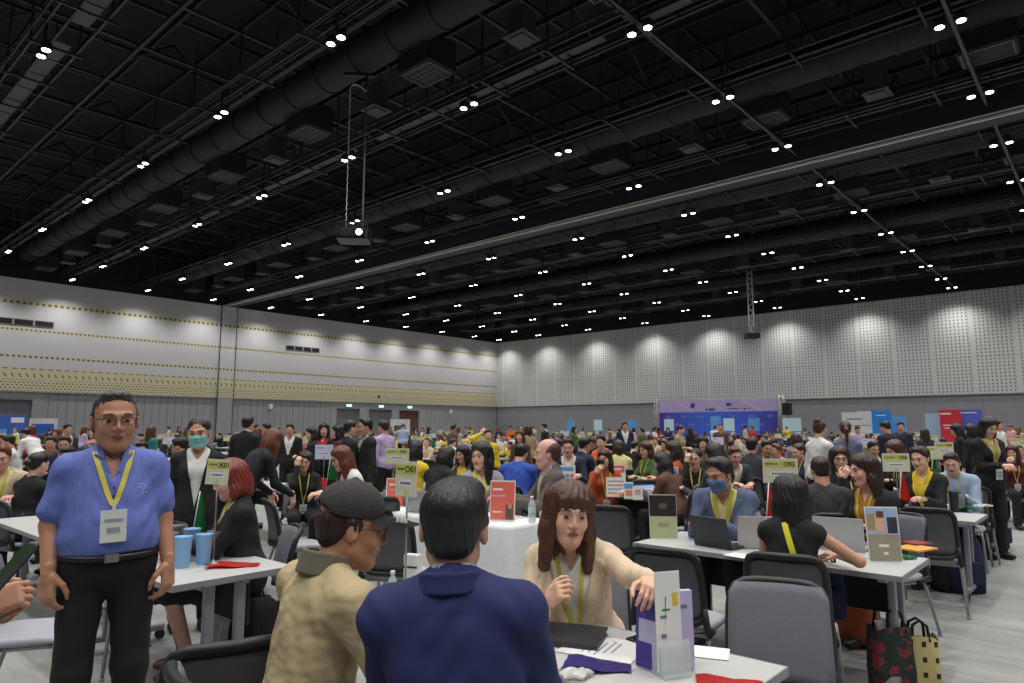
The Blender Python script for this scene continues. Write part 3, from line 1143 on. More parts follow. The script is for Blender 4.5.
t = NT('grey_ribbed_panel', 0.75)
rib = t.dash(t.Y, 0.46, 0.06)
n = t.noise(1.2)
c0 = t.mix(n, rgb(134, 134, 139), rgb(145, 145, 149))
t.base(t.mix(rib, c0, rgb(80, 80, 85)))
t = NT('grey_fabric_panel', 0.85)
seam = t.dash(t.X, 3.0, 0.005)
n = t.noise(3, detail=8)
c0 = t.mix(n, rgb(124, 124, 130), rgb(135, 135, 140))
t.base(t.mix(seam, c0, rgb(95, 95, 100)))
t = NT('floor_vinyl', 0.42)
n1 = t.noise(1.0, (0.5, 2.2, 1), 6)
n2 = t.noise(6.0, (0.35, 2.5, 1), 8)
v = t.f('ADD', t.f('MULTIPLY', n1, 0.55), t.f('MULTIPLY', n2, 0.45))
v = t.f('MULTIPLY', t.f('SUBTRACT', v, 0.32), 2.6)
c0 = t.mix(v, rgb(122, 124, 125), rgb(166, 167, 165))
seam = t.OR(t.dash(t.X, 1.2, 0.002), t.dash(t.Y, 1.2, 0.002))
t.base(t.mix(seam, c0, rgb(120, 122, 122)))
t.b.inputs['Roughness'].default_value = 0.5

mat('black_steel', (24, 27, 33), 0.6)
mat('black_paint', (14, 15, 17), 0.8)
mat('deck_black', (12, 14, 19), 0.9, noise=0.4, nscale=1.5)
mat('duct_black', (17, 20, 26), 0.7, noise=0.25, nscale=3)
mat('tray_grey', (60, 66, 76), 0.5)
mat('rail_grey', (150, 152, 150), 0.4, metal=0.6)
mat('pipe_grey', (44, 46, 52), 0.4, metal=0.3)
mat('lamp_emit', (255, 250, 235), emit=((255, 250, 238), 14.0))
MATS['lamp_emit'].cycles.emission_sampling = 'NONE'
mat('exit_emit', (120, 230, 170), emit=((190, 255, 220), 1.6))
MATS['exit_emit'].cycles.emission_sampling = 'NONE'
mat('door_grey', (110, 110, 115), 0.7)
mat('door_wood', (92, 58, 44), 0.6, noise=0.2, nscale=5)
mat('frame_grey', (142, 142, 146), 0.7)
mat('vent_black', (14, 14, 15), 0.8)


def struct(name, mb, m, parent=None):
    o = mb.obj(name, m, parent)
    if parent is None:
        o['kind'] = 'structure'
    return o


def slab(name, lo, hi, m):
    mb = MB()
    c = [(lo[i] + hi[i]) / 2 for i in range(3)]
    mb.box(c, [hi[i] - lo[i] for i in range(3)])
    return struct(name, mb, m)


slab('floor', (-B_END - 0.4, A_NEAR - 0.4, -0.2), (-B_NEAR + 0.4, A_END + 0.4, 0), MATS['floor_vinyl'])
slab('ceiling', (-B_END - 0.4, A_NEAR - 0.4, Z_ROOF), (-B_NEAR + 0.4, A_END + 0.4, Z_ROOF + 0.2), MATS['deck_black'])
# far wall on the right of the picture
slab('wall_north', (-B_END, A_END, Z_MID), (-B_NEAR, A_END + 0.3, Z_TOP), MATS['perforated_panel'])
slab('trim_1', (-B_END, A_END + 0.03, 0), (-B_NEAR, A_END + 0.33, Z_MID), MATS['grey_fabric_panel'])
slab('trim_2', (-B_END, A_END - 0.02, Z_TOP), (-B_NEAR, A_END + 0.3, Z_ROOF), MATS['deck_black'])
# panelled wall on the left of the picture
slab('wall_west', (-B_END - 0.3, A_NEAR, Z_MID), (-B_END, A_END, Z_TOP), MATS['striped_panel'])
slab('trim_3', (-B_END - 0.3, A_NEAR, Z_TOP), (-B_END + 0.02, A_END, Z_ROOF), MATS['deck_black'])
slab('wall_south', (-B_END, A_NEAR - 0.3, 0), (-B_NEAR, A_NEAR, Z_TOP), MATS['perforated_panel'])
slab('wall_east', (-B_NEAR, A_NEAR, 0), (-B_NEAR + 0.3, A_END, Z_TOP), MATS['striped_panel'])
slab('trim_4', (-B_END, A_NEAR - 0.3, Z_TOP), (-B_NEAR, A_NEAR + 0.02, Z_ROOF), MATS['deck_black'])
slab('trim_5', (-B_NEAR - 0.02, A_NEAR, Z_TOP), (-B_NEAR + 0.3, A_END, Z_ROOF), MATS['deck_black'])

# lower left wall: ribbed boards with real door openings and grey reveals
mb = MB()
XW = -B_END - 0.05
DOORS = [(6.9, 10.75, 3.1), (30.45, 32.55, 3.03), (33.45, 35.75, 3.03), (36.55, 38.7, 3.0)]
segs, y = [], A_NEAR
for d0, d1, h in DOORS:
    segs.append((y, d0))
    y = d1
segs.append((y, A_END))
for s0, s1 in segs:
    mb.box((XW - 0.15, (s0 + s1) / 2, Z_MID / 2), (0.3, s1 - s0, Z_MID))
for d0, d1, h in DOORS:
    mb.box((XW - 0.15, (d0 + d1) / 2, (Z_MID + h) / 2), (0.3, d1 - d0, Z_MID - h))
struct('trim_6', mb, MATS['grey_ribbed_panel'])
# smooth surrounds around the doors
mb = MB()
for lo_, hi_ in ((29.9, 30.4), (32.6, 33.4), (35.8, 36.5), (38.75, 39.4), (5.9, 6.85), (10.8, 11.3)):
    mb.box((XW + 0.01, (lo_ + hi_) / 2, Z_MID / 2), (0.03, hi_ - lo_, Z_MID))
mb.box((XW + 0.01, 34.65, 3.32), (0.028, 9.4, 0.48))
mb.box((XW + 0.01, 8.6, 3.36), (0.028, 5.3, 0.4))
struct('trim_7', mb, MATS['frame_grey'])
for i, (d0, d1, h) in enumerate(DOORS):
    mb = MB()
    w = (d1 - d0) / 2
    for k in (0, 1):
        mb.box((XW - 0.2, d0 + w * (k + 0.5), h / 2), (0.06, w - 0.02, h - 0.02), bev=0.01)
    o = struct('door_%d' % (i + 1), mb, MATS['door_wood'] if i == 3 else MATS['door_grey'])
    mb = MB()
    for k in (-1, 1):
        mb.tube([(XW - 0.16, (d0 + d1) / 2 + k * 0.12, 0.95), (XW - 0.11, (d0 + d1) / 2 + k * 0.12, 0.97), (XW - 0.11, (d0 + d1) / 2 + k * 0.12, 1.33), (XW - 0.16, (d0 + d1) / 2 + k * 0.12, 1.35)], 0.012, 6)
    mb.obj('door_handle', MATS['rail_grey'], o)
# projecting pilaster under the operable-wall beam
mb = MB()
mb.box((-B_END + 0.03, 21.6, Z_TOP / 2 + Z_MID / 2), (0.06, 1.04, Z_TOP - Z_MID))
struct('trim_8', mb, MATS['striped_panel'])
mb = MB()
mb.box((XW + 0.05, 21.6, Z_MID / 2), (0.12, 1.04, Z_MID))
struct('trim_9', mb, MATS['frame_grey'])
mb = MB()
for yy in (21.06, 22.14):
    mb.box((-B_END + 0.035, yy, Z_TOP / 2), (0.07, 0.05, Z_TOP))
struct('trim_10', mb, MATS['tray_grey'])
mb = MB()
mb.box((-B_END + 0.03, (A_END + A_NEAR) / 2, Z_MID), (0.07, A_END - A_NEAR, 0.06))
mb.box(((-B_END - B_NEAR) / 2, A_END - 0.03, Z_MID), (B_END - B_NEAR, 0.07, 0.05))
struct('trim_11', mb, MATS['frame_grey'])
slab('baseboard_west', (-B_END - 0.06, 11.3, 0), (-B_END + 0.0, 29.9, 0.12), MATS['tray_grey'])
slab('baseboard_north', (-B_END, A_END - 0.01, 0), (-B_NEAR, A_END + 0.04, 0.12), MATS['tray_grey'])

# air grilles in the panelled wall
for (y0, y1) in ((7.6, 11.45), (25.9, 28.7)):
    g = empty('wall_vent', (-B_END + 0.02, (y0 + y1) / 2, 7.36))
    tag(g, 'row of black air slots high on striped wall, %s' % ('at far left' if y0 < 20 else 'right of the wall pilaster'), 'vent')
    mb = MB()
    mb.box((0.0, 0, 0), (0.05, y1 - y0, 0.36), bev=0.01)
    mb.obj('frame', MATS['frame_grey'], g)
    nslot = 4
    w = (y1 - y0) / nslot
    for k in range(nslot):
        mb = MB()
        mb.box((0.03, -(y1 - y0) / 2 + w * (k + 0.5), 0), (0.02, w - 0.10, 0.28))
        for q in range(4):
            mb.box((0.036, -(y1 - y0) / 2 + w * (k + 0.5), -0.09 + 0.06 * q), (0.01, w - 0.16, 0.012))
        mb.obj('grille', MATS['vent_black'], g)

# exit signs over the doors
for i, yy in enumerate((31.5, 34.6, 37.6)):
    g = empty('exit_sign', (-B_END + 0.0, yy, 3.3))
    tag(g, 'small lit green exit sign above the %s doorway' % ('first', 'second', 'third')[i], 'exit sign')
    mb = MB()
    mb.box((0, 0, 0), (0.05, 0.52, 0.22), bev=0.01)
    mb.obj('housing', MATS['frame_grey'], g)
    mb = MB()
    mb.box((0.03, 0, 0), (0.01, 0.46, 0.17))
    mb.obj('panel', MATS['exit_emit'], g)
    add_text('lettering', 'EXIT', 0.16, g, MATS['black_paint'] if 0 else mat('exit_green', (30, 130, 80)), (0.037, 0, 0), rot=(math.pi / 2, 0, math.pi / 2))
# wall speakers and a bracket camera
for k, (yy, zz) in enumerate(((24.9, 3.05), (42.3, 3.0))):
    g = empty('wall_speaker', (-B_END - 0.03, yy, zz))
    tag(g, 'small white device on ribbed wall, %s' % ('left of the doors' if k == 0 else 'right of the doors'), 'wall speaker')
    mb = MB()
    mb.box((0.09, 0, 0), (0.16, 0.26, 0.34), bev=0.04)
    mb.obj('body', mat('off_white', (205, 205, 203)), g)
    mb = MB()
    mb.box((0.0, 0, 0), (0.06, 0.08, 0.08))
    mb.obj('bracket', MATS['tray_grey'], g)
g = empty('dome_camera', (-B_END + 0.02, 34.2, 4.15))
tag(g, 'dark camera on bracket above the second doorway', 'camera')
mb = MB()
mb.cyl((0, 0, 0), (0.25, 0, 0), 0.025)
mb.obj('bracket', MATS['black_steel'], g)
mb = MB()
mb.lathe([(0.001, -0.22), (0.06, -0.2), (0.09, -0.12), (0.09, -0.04), (0.05, 0.0)], 14, Matrix.Translation((0.25, 0, 0)))
mb.obj('dome', MATS['black_paint'], g)

# ---------------------------------------------------------------- overhead steel, ducts, cable trays
XL, XR = -B_END + 0.05, -B_NEAR - 0.05
YL, YR = A_NEAR + 0.05, A_END - 0.05


def ceil_thing(name, label, cat, group=None):
    g = empty(name, (0, 0, 0))
    tag(g, label, cat, group)
    return g


NUMS = ['first', 'second', 'third', 'fourth', 'fifth', 'sixth', 'seventh', 'eighth', 'ninth', 'tenth', 'eleventh', 'twelfth', 'thirteenth', 'fourteenth', 'fifteenth',
        'sixteenth', 'seventeenth', 'eighteenth', 'nineteenth', 'twentieth']


def ordn(i):
    if i < 20:
        return NUMS[i]
    T = {2: 'twenty', 3: 'thirty', 4: 'forty', 5: 'fifty', 6: 'sixty', 7: 'seventy'}
    n = i + 1
    if n % 10 == 0:
        return T[n // 10][:-1] + 'ieth'
    return T[n // 10] + '-' + NUMS[n % 10 - 1]


ROWS_A = [3.75 + 4.0 * k for k in range(-3, 12)]
COLS_B = [-8.4, -3.2, 1.95, 6.85, 11.9, 17.15, 22.4, 27.6, 33.1, 38.5, 43.3]
# purlins and trusses carrying the deck
mb = MB()
for m_ in range(-6, 18):
    b_ = 1.9 + 2.61 * m_ + 1.3
    if B_NEAR < b_ < B_END - 0.3:
        for z_, h_ in ((11.75, 0.07), (12.9, 0.1)):
            mb.box((-b_, (YL + YR) / 2, z_), (0.10, YR - YL, h_))
for k in range(-12, 48):
    a_ = 1.7 + 1.345 * k
    if A_NEAR < a_ < A_END - 0.2:
        mb.box(((XL + XR) / 2, a_, 12.75), (XR - XL, 0.07, 0.16))
        if k % 3 == 0:
            mb.box(((XL + XR) / 2, a_ + 0.4, 11.55), (XR - XL, 0.08, 0.08))
o = mb.obj('ceiling_steelwork', MATS['black_steel'])
o['kind'] = 'structure'
# truss webs
mb = MB()
for m_ in range(-3, 9):
    b_ = 4.5 + 5.22 * m_
    if not (B_NEAR < b_ < B_END - 1):
        continue
    q = 0
    yy = YL
    while yy < YR - 1.3:
        z0, z1 = (11.8, 12.85) if q % 2 else (12.85, 11.8)
        mb.cyl((-b_, yy, z0), (-b_, yy + 1.345, z1), 0.035, n=6)
        yy += 1.345
        q += 1
o = mb.obj('ceiling_trusswork', MATS['black_steel'])
o['kind'] = 'structure'
# big operable-wall beam with bright track
g = ceil_thing('track_beam', 'wide dark beam with bright metal track crossing the whole ceiling', 'beam')
g['kind'] = 'structure'
mb = MB()
mb.box(((XL + XR) / 2, 21.6, 10.35), (XR - XL, 1.0, 1.1))
mb.obj('beam_casing', mat('beam_dark', (30, 33, 39), 0.6), g)
mb = MB()
mb.box(((XL + XR) / 2, 21.36, 9.77), (XR - XL, 0.07, 0.07))
mb.box(((XL + XR) / 2, 21.12, 9.80), (XR - XL, 0.03, 0.05))
mb.obj('track_rail', mat('rail_bright', (205, 205, 200), 0.35, metal=0.3), g)
for bb, y0, nm in ((6.85, 9.0, 'nearest the middle of the ceiling'), (1.95, 12.0, 'at the right side of the ceiling')):
    g = ceil_thing('track_rail', 'thin metal track running to the perforated wall, ' + nm, 'track')
    for (ya, yb) in ((y0 - 9 if bb > 4 else 5.0, 21.0), (22.2, A_END - 0.1)):
        mb = MB()
        mb.box((-bb, (ya + yb) / 2, 10.0), (0.07, yb - ya, 0.09))
        for q in range(int((yb - ya) / 2.6) + 1):
            mb.box((-bb, ya + 0.5 + q * 2.6, 10.9), (0.04, 0.04, 1.8))
        mb.obj('rail', MATS['pipe_grey'], g)

# cable trays and pipe bundles over each row of lamps
nrow = 0
for i, a_ in enumerate(ROWS_A):
    if a_ < -1 or a_ > 47:
        continue
    cat_walk = (i % 2 == 1)
    nrow += 1
    if cat_walk:
        g = ceil_thing('cable_tray', 'wide grey slatted cable tray, %s tray row from camera' % ordn(nrow - 1), 'cable tray')
        x = XL + 0.3
        while x < XR - 8.5:
            mb = MB()
            for q in range(8):
                mb.box((x + 0.5 + 1.04 * q, a_ + 0.42, 10.35), (0.98, 0.34, 0.03))
            mb.box((x + 4.14, a_ + 0.42, 10.37), (8.2, 0.05, 0.02))
            mb.obj('tray_plate', MATS['tray_grey'], g)
            x += 9.4
        mb = MB()
        for dy, dz in ((0.16, 10.22), (0.70, 10.22), (-0.12, 10.3), (-0.22, 10.42)):
            mb.box(((XL + XR) / 2, a_ + dy, dz), (XR - XL, 0.045, 0.07))
        x = XL + 0.3
        while x < XR:
            mb.box((x, a_ + 0.3, 10.16), (0.05, 1.1, 0.05))
            mb.box((x, a_ - 0.2, 11.0), (0.04, 0.04, 1.7))
            mb.box((x, a_ + 0.75, 11.0), (0.04, 0.04, 1.7))
            x += 2.08
        mb.obj('side_rail', mat('rail_dim', (36, 38, 43), 0.5), g)
    else:
        g = ceil_thing('pipe_run', 'bundle of thin parallel pipes, %s pipe row from camera' % ordn(nrow - 1), 'pipes')
        for dy, dz, r in ((-0.25, 10.3, 0.028), (-0.12, 10.36, 0.022), (0.10, 10.3, 0.03), (0.24, 10.34, 0.022), (0.38, 10.3, 0.03), (0.55, 10.42, 0.04)):
            mb = MB()
            gap = rng.uniform(0, 6)
            mb.cyl((XL, a_ + dy, dz), (XR - gap, a_ + dy, dz), r, n=6)
            mb.obj('pipe', MATS['pipe_grey'], g)
        mb = MB()
        mb.box((0, 0.12, 10.25), (0.05, 1.0, 0.05))
        mb.box((0, -0.34, 11.0), (0.035, 0.035, 1.6))
        mb.box((0, 0.6, 11.0), (0.035, 0.035, 1.6))
        hme = mb.mesh('hanger')
        x = XL + 0.6
        while x < XR:
            child('hanger', hme, g, MATS['black_steel'], (x, a_, 0))
            x += 2.61

# round air ducts with drop boxes and flat diffusers
for di, a_ in enumerate((9.75, 17.75, 25.9, 33.9, 41.9)):
    g = ceil_thing('air_duct', 'long round black air duct, %s duct from camera' % ordn(di), 'duct')
    mb = MB()
    mb.cyl((XL + 1.0, a_, 11.05), (XR - 3, a_, 11.05), 0.47, n=20)
    mb.obj('duct_pipe', MATS['duct_black'], g)
    mb = MB()
    mb.cyl((-0.05, 0, 0), (0.05, 0, 0), 0.495, n=20)
    jme = mb.mesh('duct_joint')
    x = XL + 1.0
    while x < XR - 3:
        child('duct_joint', jme, g, MATS['duct_black'], (x, a_, 11.05))
        x += 1.5
    q = 0
    for bb in [x * 0.1 for x in range(-100, 430, 52)]:
        if bb > B_END - 2:
            continue
        mb = MB()
        mb.box((-bb - 1.2, a_ - 0.25 + 0.9, 10.55), (1.15, 0.9, 0.75), bev=0.02)
        bx = mb.obj('drop_box', MATS['duct_black'], g)
        mb = MB()
        for s_ in (-0.5, 0.5):
            mb.box((-bb - 1.2 + s_ * 1.0, a_ + 0.65, 10.16), (0.04, 0.8, 0.04))
            mb.box((-bb - 1.2, a_ + 0.65 + s_ * 0.76, 10.16), (1.04, 0.04, 0.04))
        for s_ in range(5):
            mb.box((-bb - 1.2, a_ + 0.35 + s_ * 0.15, 10.17), (0.98, 0.025, 0.02))
        mb.obj('grille', MATS['tray_grey'], bx)
        mb = MB()
        mb.box((-bb - 3.6, a_ + 0.95, 10.12), (0.62, 0.62, 0.05), bev=0.01)
        mb.box((-bb - 3.6, a_ + 0.95, 10.08), (0.40, 0.40, 0.03))
        mb.box((-bb - 3.6, a_ + 0.95, 10.45), (0.45, 0.45, 0.6))
        mb.obj('diffuser', mat('diffuser_grey', (46, 48, 52), 0.6), g)

# ---------------------------------------------------------------- lamps: pairs of round downlights
lamp_proto = empty('ceiling_downlight', (0, 0, 0))
mb = MB()
mb.box((0, 0, 0.20), (0.5, 0.06, 0.05), bev=0.01)
mb.box((0, 0, 0.55), (0.05, 0.05, 0.7))
mb.obj('mounting_bar', MATS['black_steel'], lamp_proto)
for s_ in (-1, 1):
    mb = MB()
    mb.lathe([(0.06, 0.19), (0.11, 0.16), (0.12, 0.0), (0.105, 0.0), (0.1, 0.02)], 16, Matrix.Translation((s_ * 0.19, 0, 0)))
    h = mb.obj('lamp_housing', MATS['black_paint'], lamp_proto)
    mb = MB()
    mb.lathe([(0.002, -0.004), (0.082, -0.004), (0.084, 0.01), (0.002, 0.012)], 16, Matrix.Translation((s_ * 0.19, 0, 0)))
    mb.obj('lamp_lens', MATS['lamp_emit'], h)
LD = bpy.data.lights.new('ceiling_lamp', 'SPOT')
LD.energy = LAMP_W
LD.color = LAMP_COL
LD.spot_size = R(128)
LD.spot_blend = 0.9
LD.shadow_soft_size = 0.16
first = True
COLNAME = {}
for bi, b_ in enumerate(COLS_B):
    for ai, a_ in enumerate(ROWS_A):
        a_ = min(a_, 47.0)
        p = AB(a_, b_, 9.8)
        q = proj(p)
        vis = q and -30 < q[0] < 1054 and -30 < q[1]
        if not vis and (a_ < -6 or b_ < -6 or q is None and a_ < -3):
            pass
        lo = bpy.data.objects.new('ceiling_lamp', LD)
        lo.location = p + Vector((0, 0, -0.04))
        if not vis and (a_ < -5 or (b_ < -5 and a_ > 30)):
            bpy.data.objects.remove(lo)
            continue
        COL.objects.link(lo)
        if not vis:
            continue
        o = lamp_proto if first else copy_tree(lamp_proto)
        first = False
        o.location = p
        tag(o, 'pair of round downlights, %s lamp row from camera, %s from right' % (ordn(ai - 3), ordn(max(0, bi - 2))), 'ceiling light', 'paired downlights under the black ceiling')
# ---------------------------------------------------------------- furniture
mat('table_white', (184, 185, 184), 0.45)
mat('table_edge', (132, 134, 138), 0.5)
mat('leg_grey', (138, 140, 146), 0.4, metal=0.3)
mat('modesty_dark', (28, 30, 34), 0.7)
mat('caster_black', (24, 24, 26), 0.5)
mat('chair_pad', (112, 113, 122), 0.9, noise=0.1, nscale=90, bump=0.3, bscale=300)
mat('chair_seat', (158, 159, 168), 0.9, noise=0.1, nscale=90, bump=0.3, bscale=300)
mat('chair_black', (26, 27, 30), 0.5)
mat('chair_leg', (150, 152, 158), 0.35, metal=0.4)
t = NT('chair_net', 0.8)
v = t.AND(t.dash(t.X, 0.006, 0.55), t.dash(t.Z, 0.006, 0.55))
t.base(t.mix(v, rgb(96, 97, 103), rgb(66, 67, 73)))


def make_table(length=1.8, cloth_on=False):
    g = empty('folding_table', (0, 0, 0))
    L, D = length, 0.75
    mb = MB()
    mb.box((0, 0, 0.727), (L, D, 0.026), bev=0.004)
    mb.obj('tabletop', MATS['table_white'], g)
    mb = MB()
    for s in (-1, 1):
        mb.box((0, s * (D / 2 + 0.001), 0.724), (L + 0.006, 0.006, 0.032))
        mb.box((s * (L / 2 + 0.001), 0, 0.724), (0.006, D + 0.006, 0.032))
    mb.obj('edge_band', MATS['table_edge'], g)
    mb = MB()
    mb.box((0, 0.16, 0.55), (L - 0.28, 0.018, 0.30), bev=0.004)
    mb.obj('modesty_panel', MATS['modesty_dark'], g)
    mb = MB()
    for s in (-0.15, 0.10):
        mb.box((0, s, 0.69), (L - 0.14, 0.04, 0.045))
    mb.obj('rail', MATS['leg_grey'], g)
    for s in (-1, 1):
        for d in (-0.1, 0.09):
            mb = MB()
            mb.box((s * (L / 2 - 0.12), d, 0.39), (0.045, 0.06, 0.62), bev=0.012)
            mb.obj('leg', MATS['leg_grey'], g)
        mb = MB()
        mb.box((s * (L / 2 - 0.12), 0, 0.695), (0.05, D * 0.86, 0.035), bev=0.01)
        mb.obj('cross_bar', MATS['leg_grey'], g)
        mb = MB()
        mb.box((s * (L / 2 - 0.12), 0, 0.085), (0.05, 0.60, 0.04), bev=0.012)
        f = mb.obj('foot', MATS['leg_grey'], g)
        for d in (-0.27, 0.27):
            mb = MB()
            mb.cyl((s * (L / 2 - 0.12) - 0.015, d, 0.034), (s * (L / 2 - 0.12) + 0.015, d, 0.034), 0.034, n=16)
            mb.box((s * (L / 2 - 0.12), d, 0.065), (0.038, 0.04, 0.03))
            mb.obj('caster', MATS['caster_black'], f)
    return g


def back_surf(u, v, off=0.0):
    """u -1..1 across, v 0..1 up the backrest"""
    x = u * (0.235 - 0.015 * v)
    z = 0.47 + v * 0.43
    y = -0.235 - 0.085 * v + 0.05 * u * u + 0.02 * math.sin(v * math.pi) + off
    return Vector((x, y, z))


def sheet(mb, u0, u1, v0, v1, off0, off1, nu=10, nv=10, rr=0.18):
    def P(i, j, off):
        u = u0 + (u1 - u0) * i / nu
        v = v0 + (v1 - v0) * j / nv
        # rounded corners
        uu = u / max(abs(u0), abs(u1))
        vv = (v - v0) / (v1 - v0) * 2 - 1
        k = max(0, abs(vv) - (1 - rr)) / rr
        lim = 1 - rr * 0.7 * (1 - math.sqrt(max(0, 1 - k * k)))
        uu = max(-lim, min(lim, uu))
        return back_surf(uu * max(abs(u0), abs(u1)), v, off)
    A = [[mb.bm.verts.new(P(i, j, off1)) for j in range(nv + 1)] for i in range(nu + 1)]
    B = [[mb.bm.verts.new(P(i, j, off0)) for j in range(nv + 1)] for i in range(nu + 1)]
    for i in range(nu):
        for j in range(nv):
            for S in (A, B):
                f = mb.bm.faces.new((S[i][j], S[i + 1][j], S[i + 1][j + 1], S[i][j + 1]))
                f.smooth = True
    for i in range(nu):
        for j in (0, nv):
            mb.bm.faces.new((A[i][j], A[i + 1][j], B[i + 1][j], B[i][j]))
    for j in range(nv):
        for i in (0, nu):
            mb.bm.faces.new((A[i][j], A[i][j + 1], B[i][j + 1], B[i][j]))
    mb._fin([v for r_ in A + B for v in r_])


def chair_meshes():
    M = {}
    mb = MB()
    bm = mb.bm
    # seat: soft rounded square
    prof = []
    n = 28
    for z, s in ((0.425, 0.90), (0.435, 0.985), (0.452, 1.0), (0.466, 0.975), (0.472, 0.90)):
        ring = []
        for k in range(n):
            t_ = 2 * math.pi * k / n
            c, s_ = math.cos(t_), math.sin(t_)
            q = (abs(c) ** 4 + abs(s_) ** 4) ** -0.25
            ring.append(bm.verts.new((0.235 * q * c * s, 0.01 + 0.23 * q * s_ * s, z - (0.012 if s_ > 0.6 and z > 0.44 else 0))))
        prof.append(ring)
    for a, b in zip(prof, prof[1:]):
        for k in range(n):
            f = bm.faces.new((a[k], a[(k + 1) % n], b[(k + 1) % n], b[k]))
            f.smooth = True
    bm.faces.new(prof[0][::-1])
    bm.faces.new(prof[-1])
    M['seat'] = mb.mesh('seat')
    mb = MB()
    sheet(mb, -0.95, 0.95, 0.04, 0.975, 0.004, 0.016)
    M['backrest'] = mb.mesh('backrest')
    mb = MB()
    sheet(mb, -0.86, 0.86, 0.10, 0.91, -0.012, -0.008)
    M['net'] = mb.mesh('back_net')
    mb = MB()
    pts = []
    for k in range(40):
        t_ = 2 * math.pi * k / 40
        c, s_ = math.cos(t_), math.sin(t_)
        q = (abs(c) ** 6 + abs(s_) ** 6) ** (-1 / 6)
        pts.append(back_surf(c * q * 0.93, 0.5 + s_ * q * 0.485, -0.006))
    mb.tube(pts, 0.020, 8, closed=True)
    for s in (-1, 1):
        mb.tube([back_surf(s * 0.93, 0.25, -0.01), back_surf(s * 0.95, 0.0, -0.01), Vector((s * 0.235, -0.20, 0.435)), Vector((s * 0.22, -0.08, 0.42))], [0.018, 0.022, 0.024, 0.018], 8)
    M['frame'] = mb.mesh('back_frame')
    mb = MB()
    mb.tube([(-0.2, 0.19, 0.415), (0.2, 0.19, 0.415), (0.21, -0.18, 0.415), (-0.21, -0.18, 0.415)], 0.012, 6, closed=True)
    M['seat_frame'] = mb.mesh('seat_frame')
    for nm, sx, y0, y1, x1 in (('leg_fr', 1, 0.18, 0.225, 0.245), ('leg_fl', -1, 0.18, 0.225, 0.245), ('leg_br', 1, -0.15, -0.27, 0.25), ('leg_bl', -1, -0.15, -0.27, 0.25)):
        mb = MB()
        mb.tube([(sx * 0.215, y0, 0.43), (sx * 0.225, y0 + (y1 - y0) * 0.2, 0.36), (sx * x1, y1, 0.012)], [0.013, 0.013, 0.011], 8)
        mb.cyl((sx * x1, y1, 0), (sx * x1, y1, 0.02), 0.015, n=8)
        M[nm] = mb.mesh('leg')
    return M


CH = chair_meshes()


def make_chair():
    g = empty('conference_chair', (0, 0, 0))
    child('seat', CH['seat'], g, MATS['chair_seat'])
    child('backrest', CH['backrest'], g, MATS['chair_pad'])
    child('back_net', CH['net'], g, MATS['chair_net'])
    child('back_frame', CH['frame'], g, MATS['chair_black'])
    child('seat_frame', CH['seat_frame'], g, MATS['chair_leg'])
    for k in ('leg_fr', 'leg_fl', 'leg_br', 'leg_bl'):
        child('leg', CH[k], g, MATS['chair_leg'])
    return g


CHAIR0 = make_chair()
CHAIR_USED = [False]
CHAIR_FAR = None


def chair(p, yaw, far=False):
    global CHAIR_FAR
    if far:
        if CHAIR_FAR is None:
            bm = bmesh.new()
            mi = {'seat': 0, 'backrest': 1, 'net': 2, 'frame': 2, 'seat_frame': 3}
            for k, me in CH.items():
                n0 = len(bm.faces)
                bm.from_mesh(me)
                bm.faces.ensure_lookup_table()
                for f in bm.faces[n0:]:
                    f.material_index = mi.get(k, 3)
            CHAIR_FAR = bpy.data.meshes.new('conference_chair')
            bm.to_mesh(CHAIR_FAR)
            for k in range(4):
                CHAIR_FAR.materials.append((MATS['chair_seat'], MATS['chair_pad'], MATS['chair_black'], MATS['chair_leg'])[k])
        o = bpy.data.objects.new('conference_chair', CHAIR_FAR)
        COL.objects.link(o)
    elif not CHAIR_USED[0]:
        o = CHAIR0
        CHAIR_USED[0] = True
    else:
        o = copy_tree(CHAIR0)
    o.location = p
    o.rotation_euler = (0, 0, yaw)
    return o


TABLE0 = make_table()
TABLE_USED = [False]
TABLE_FAR = None


def table(p, yaw=0.0, far=False):
    global TABLE_FAR
    if far:
        if TABLE_FAR is None:
            bm = bmesh.new()
            cs = list(TABLE0.children) + [c for f in TABLE0.children for c in f.children]
            ms = []
            for c in cs:
                m = c.material_slots[0].material
                if m not in ms:
                    ms.append(m)
                n0 = len(bm.faces)
                bm.from_mesh(c.data)
                bm.faces.ensure_lookup_table()
                for f in bm.faces[n0:]:
                    f.material_index = ms.index(m)
            TABLE_FAR = bpy.data.meshes.new('folding_table')
            bm.to_mesh(TABLE_FAR)
            for m in ms:
                TABLE_FAR.materials.append(m)
        o = bpy.data.objects.new('folding_table', TABLE_FAR)
        COL.objects.link(o)
    elif not TABLE_USED[0]:
        o = TABLE0
        TABLE_USED[0] = True
    else:
        o = copy_tree(TABLE0)
    o.location = p
    o.rotation_euler = (0, 0, yaw)
    return o
# ---------------------------------------------------------------- table-top things
mat('paper', (226, 226, 224), 0.7)
mat('paper_ink', (110, 118, 150), 0.7)
mat('board_cream', (206, 208, 184), 0.6)
mat('board_lime', (196, 198, 92), 0.6)
mat('board_lav', (205, 208, 232), 0.6)
mat('board_blue', (96, 112, 180), 0.6)
mat('ink', (36, 38, 30), 0.6)
mat('ink_blue', (50, 60, 120), 0.6)
mat('steel_pole', (150, 150, 150), 0.35, metal=0.7)
mat('flag_green', (26, 128, 72), 0.7, bump=0.4, bscale=20)
mat('flag_red', (205, 44, 40), 0.7, bump=0.4, bscale=20)
mat('coral', (220, 104, 88), 0.6)
mat('clear_plastic', (225, 235, 235), 0.1, alpha=0.35)
mat('water_bottle', (205, 225, 220), 0.12, alpha=0.55)
mat('bottle_label', (190, 215, 205), 0.5)
mat('cup_blue', (140, 186, 232), 0.4)
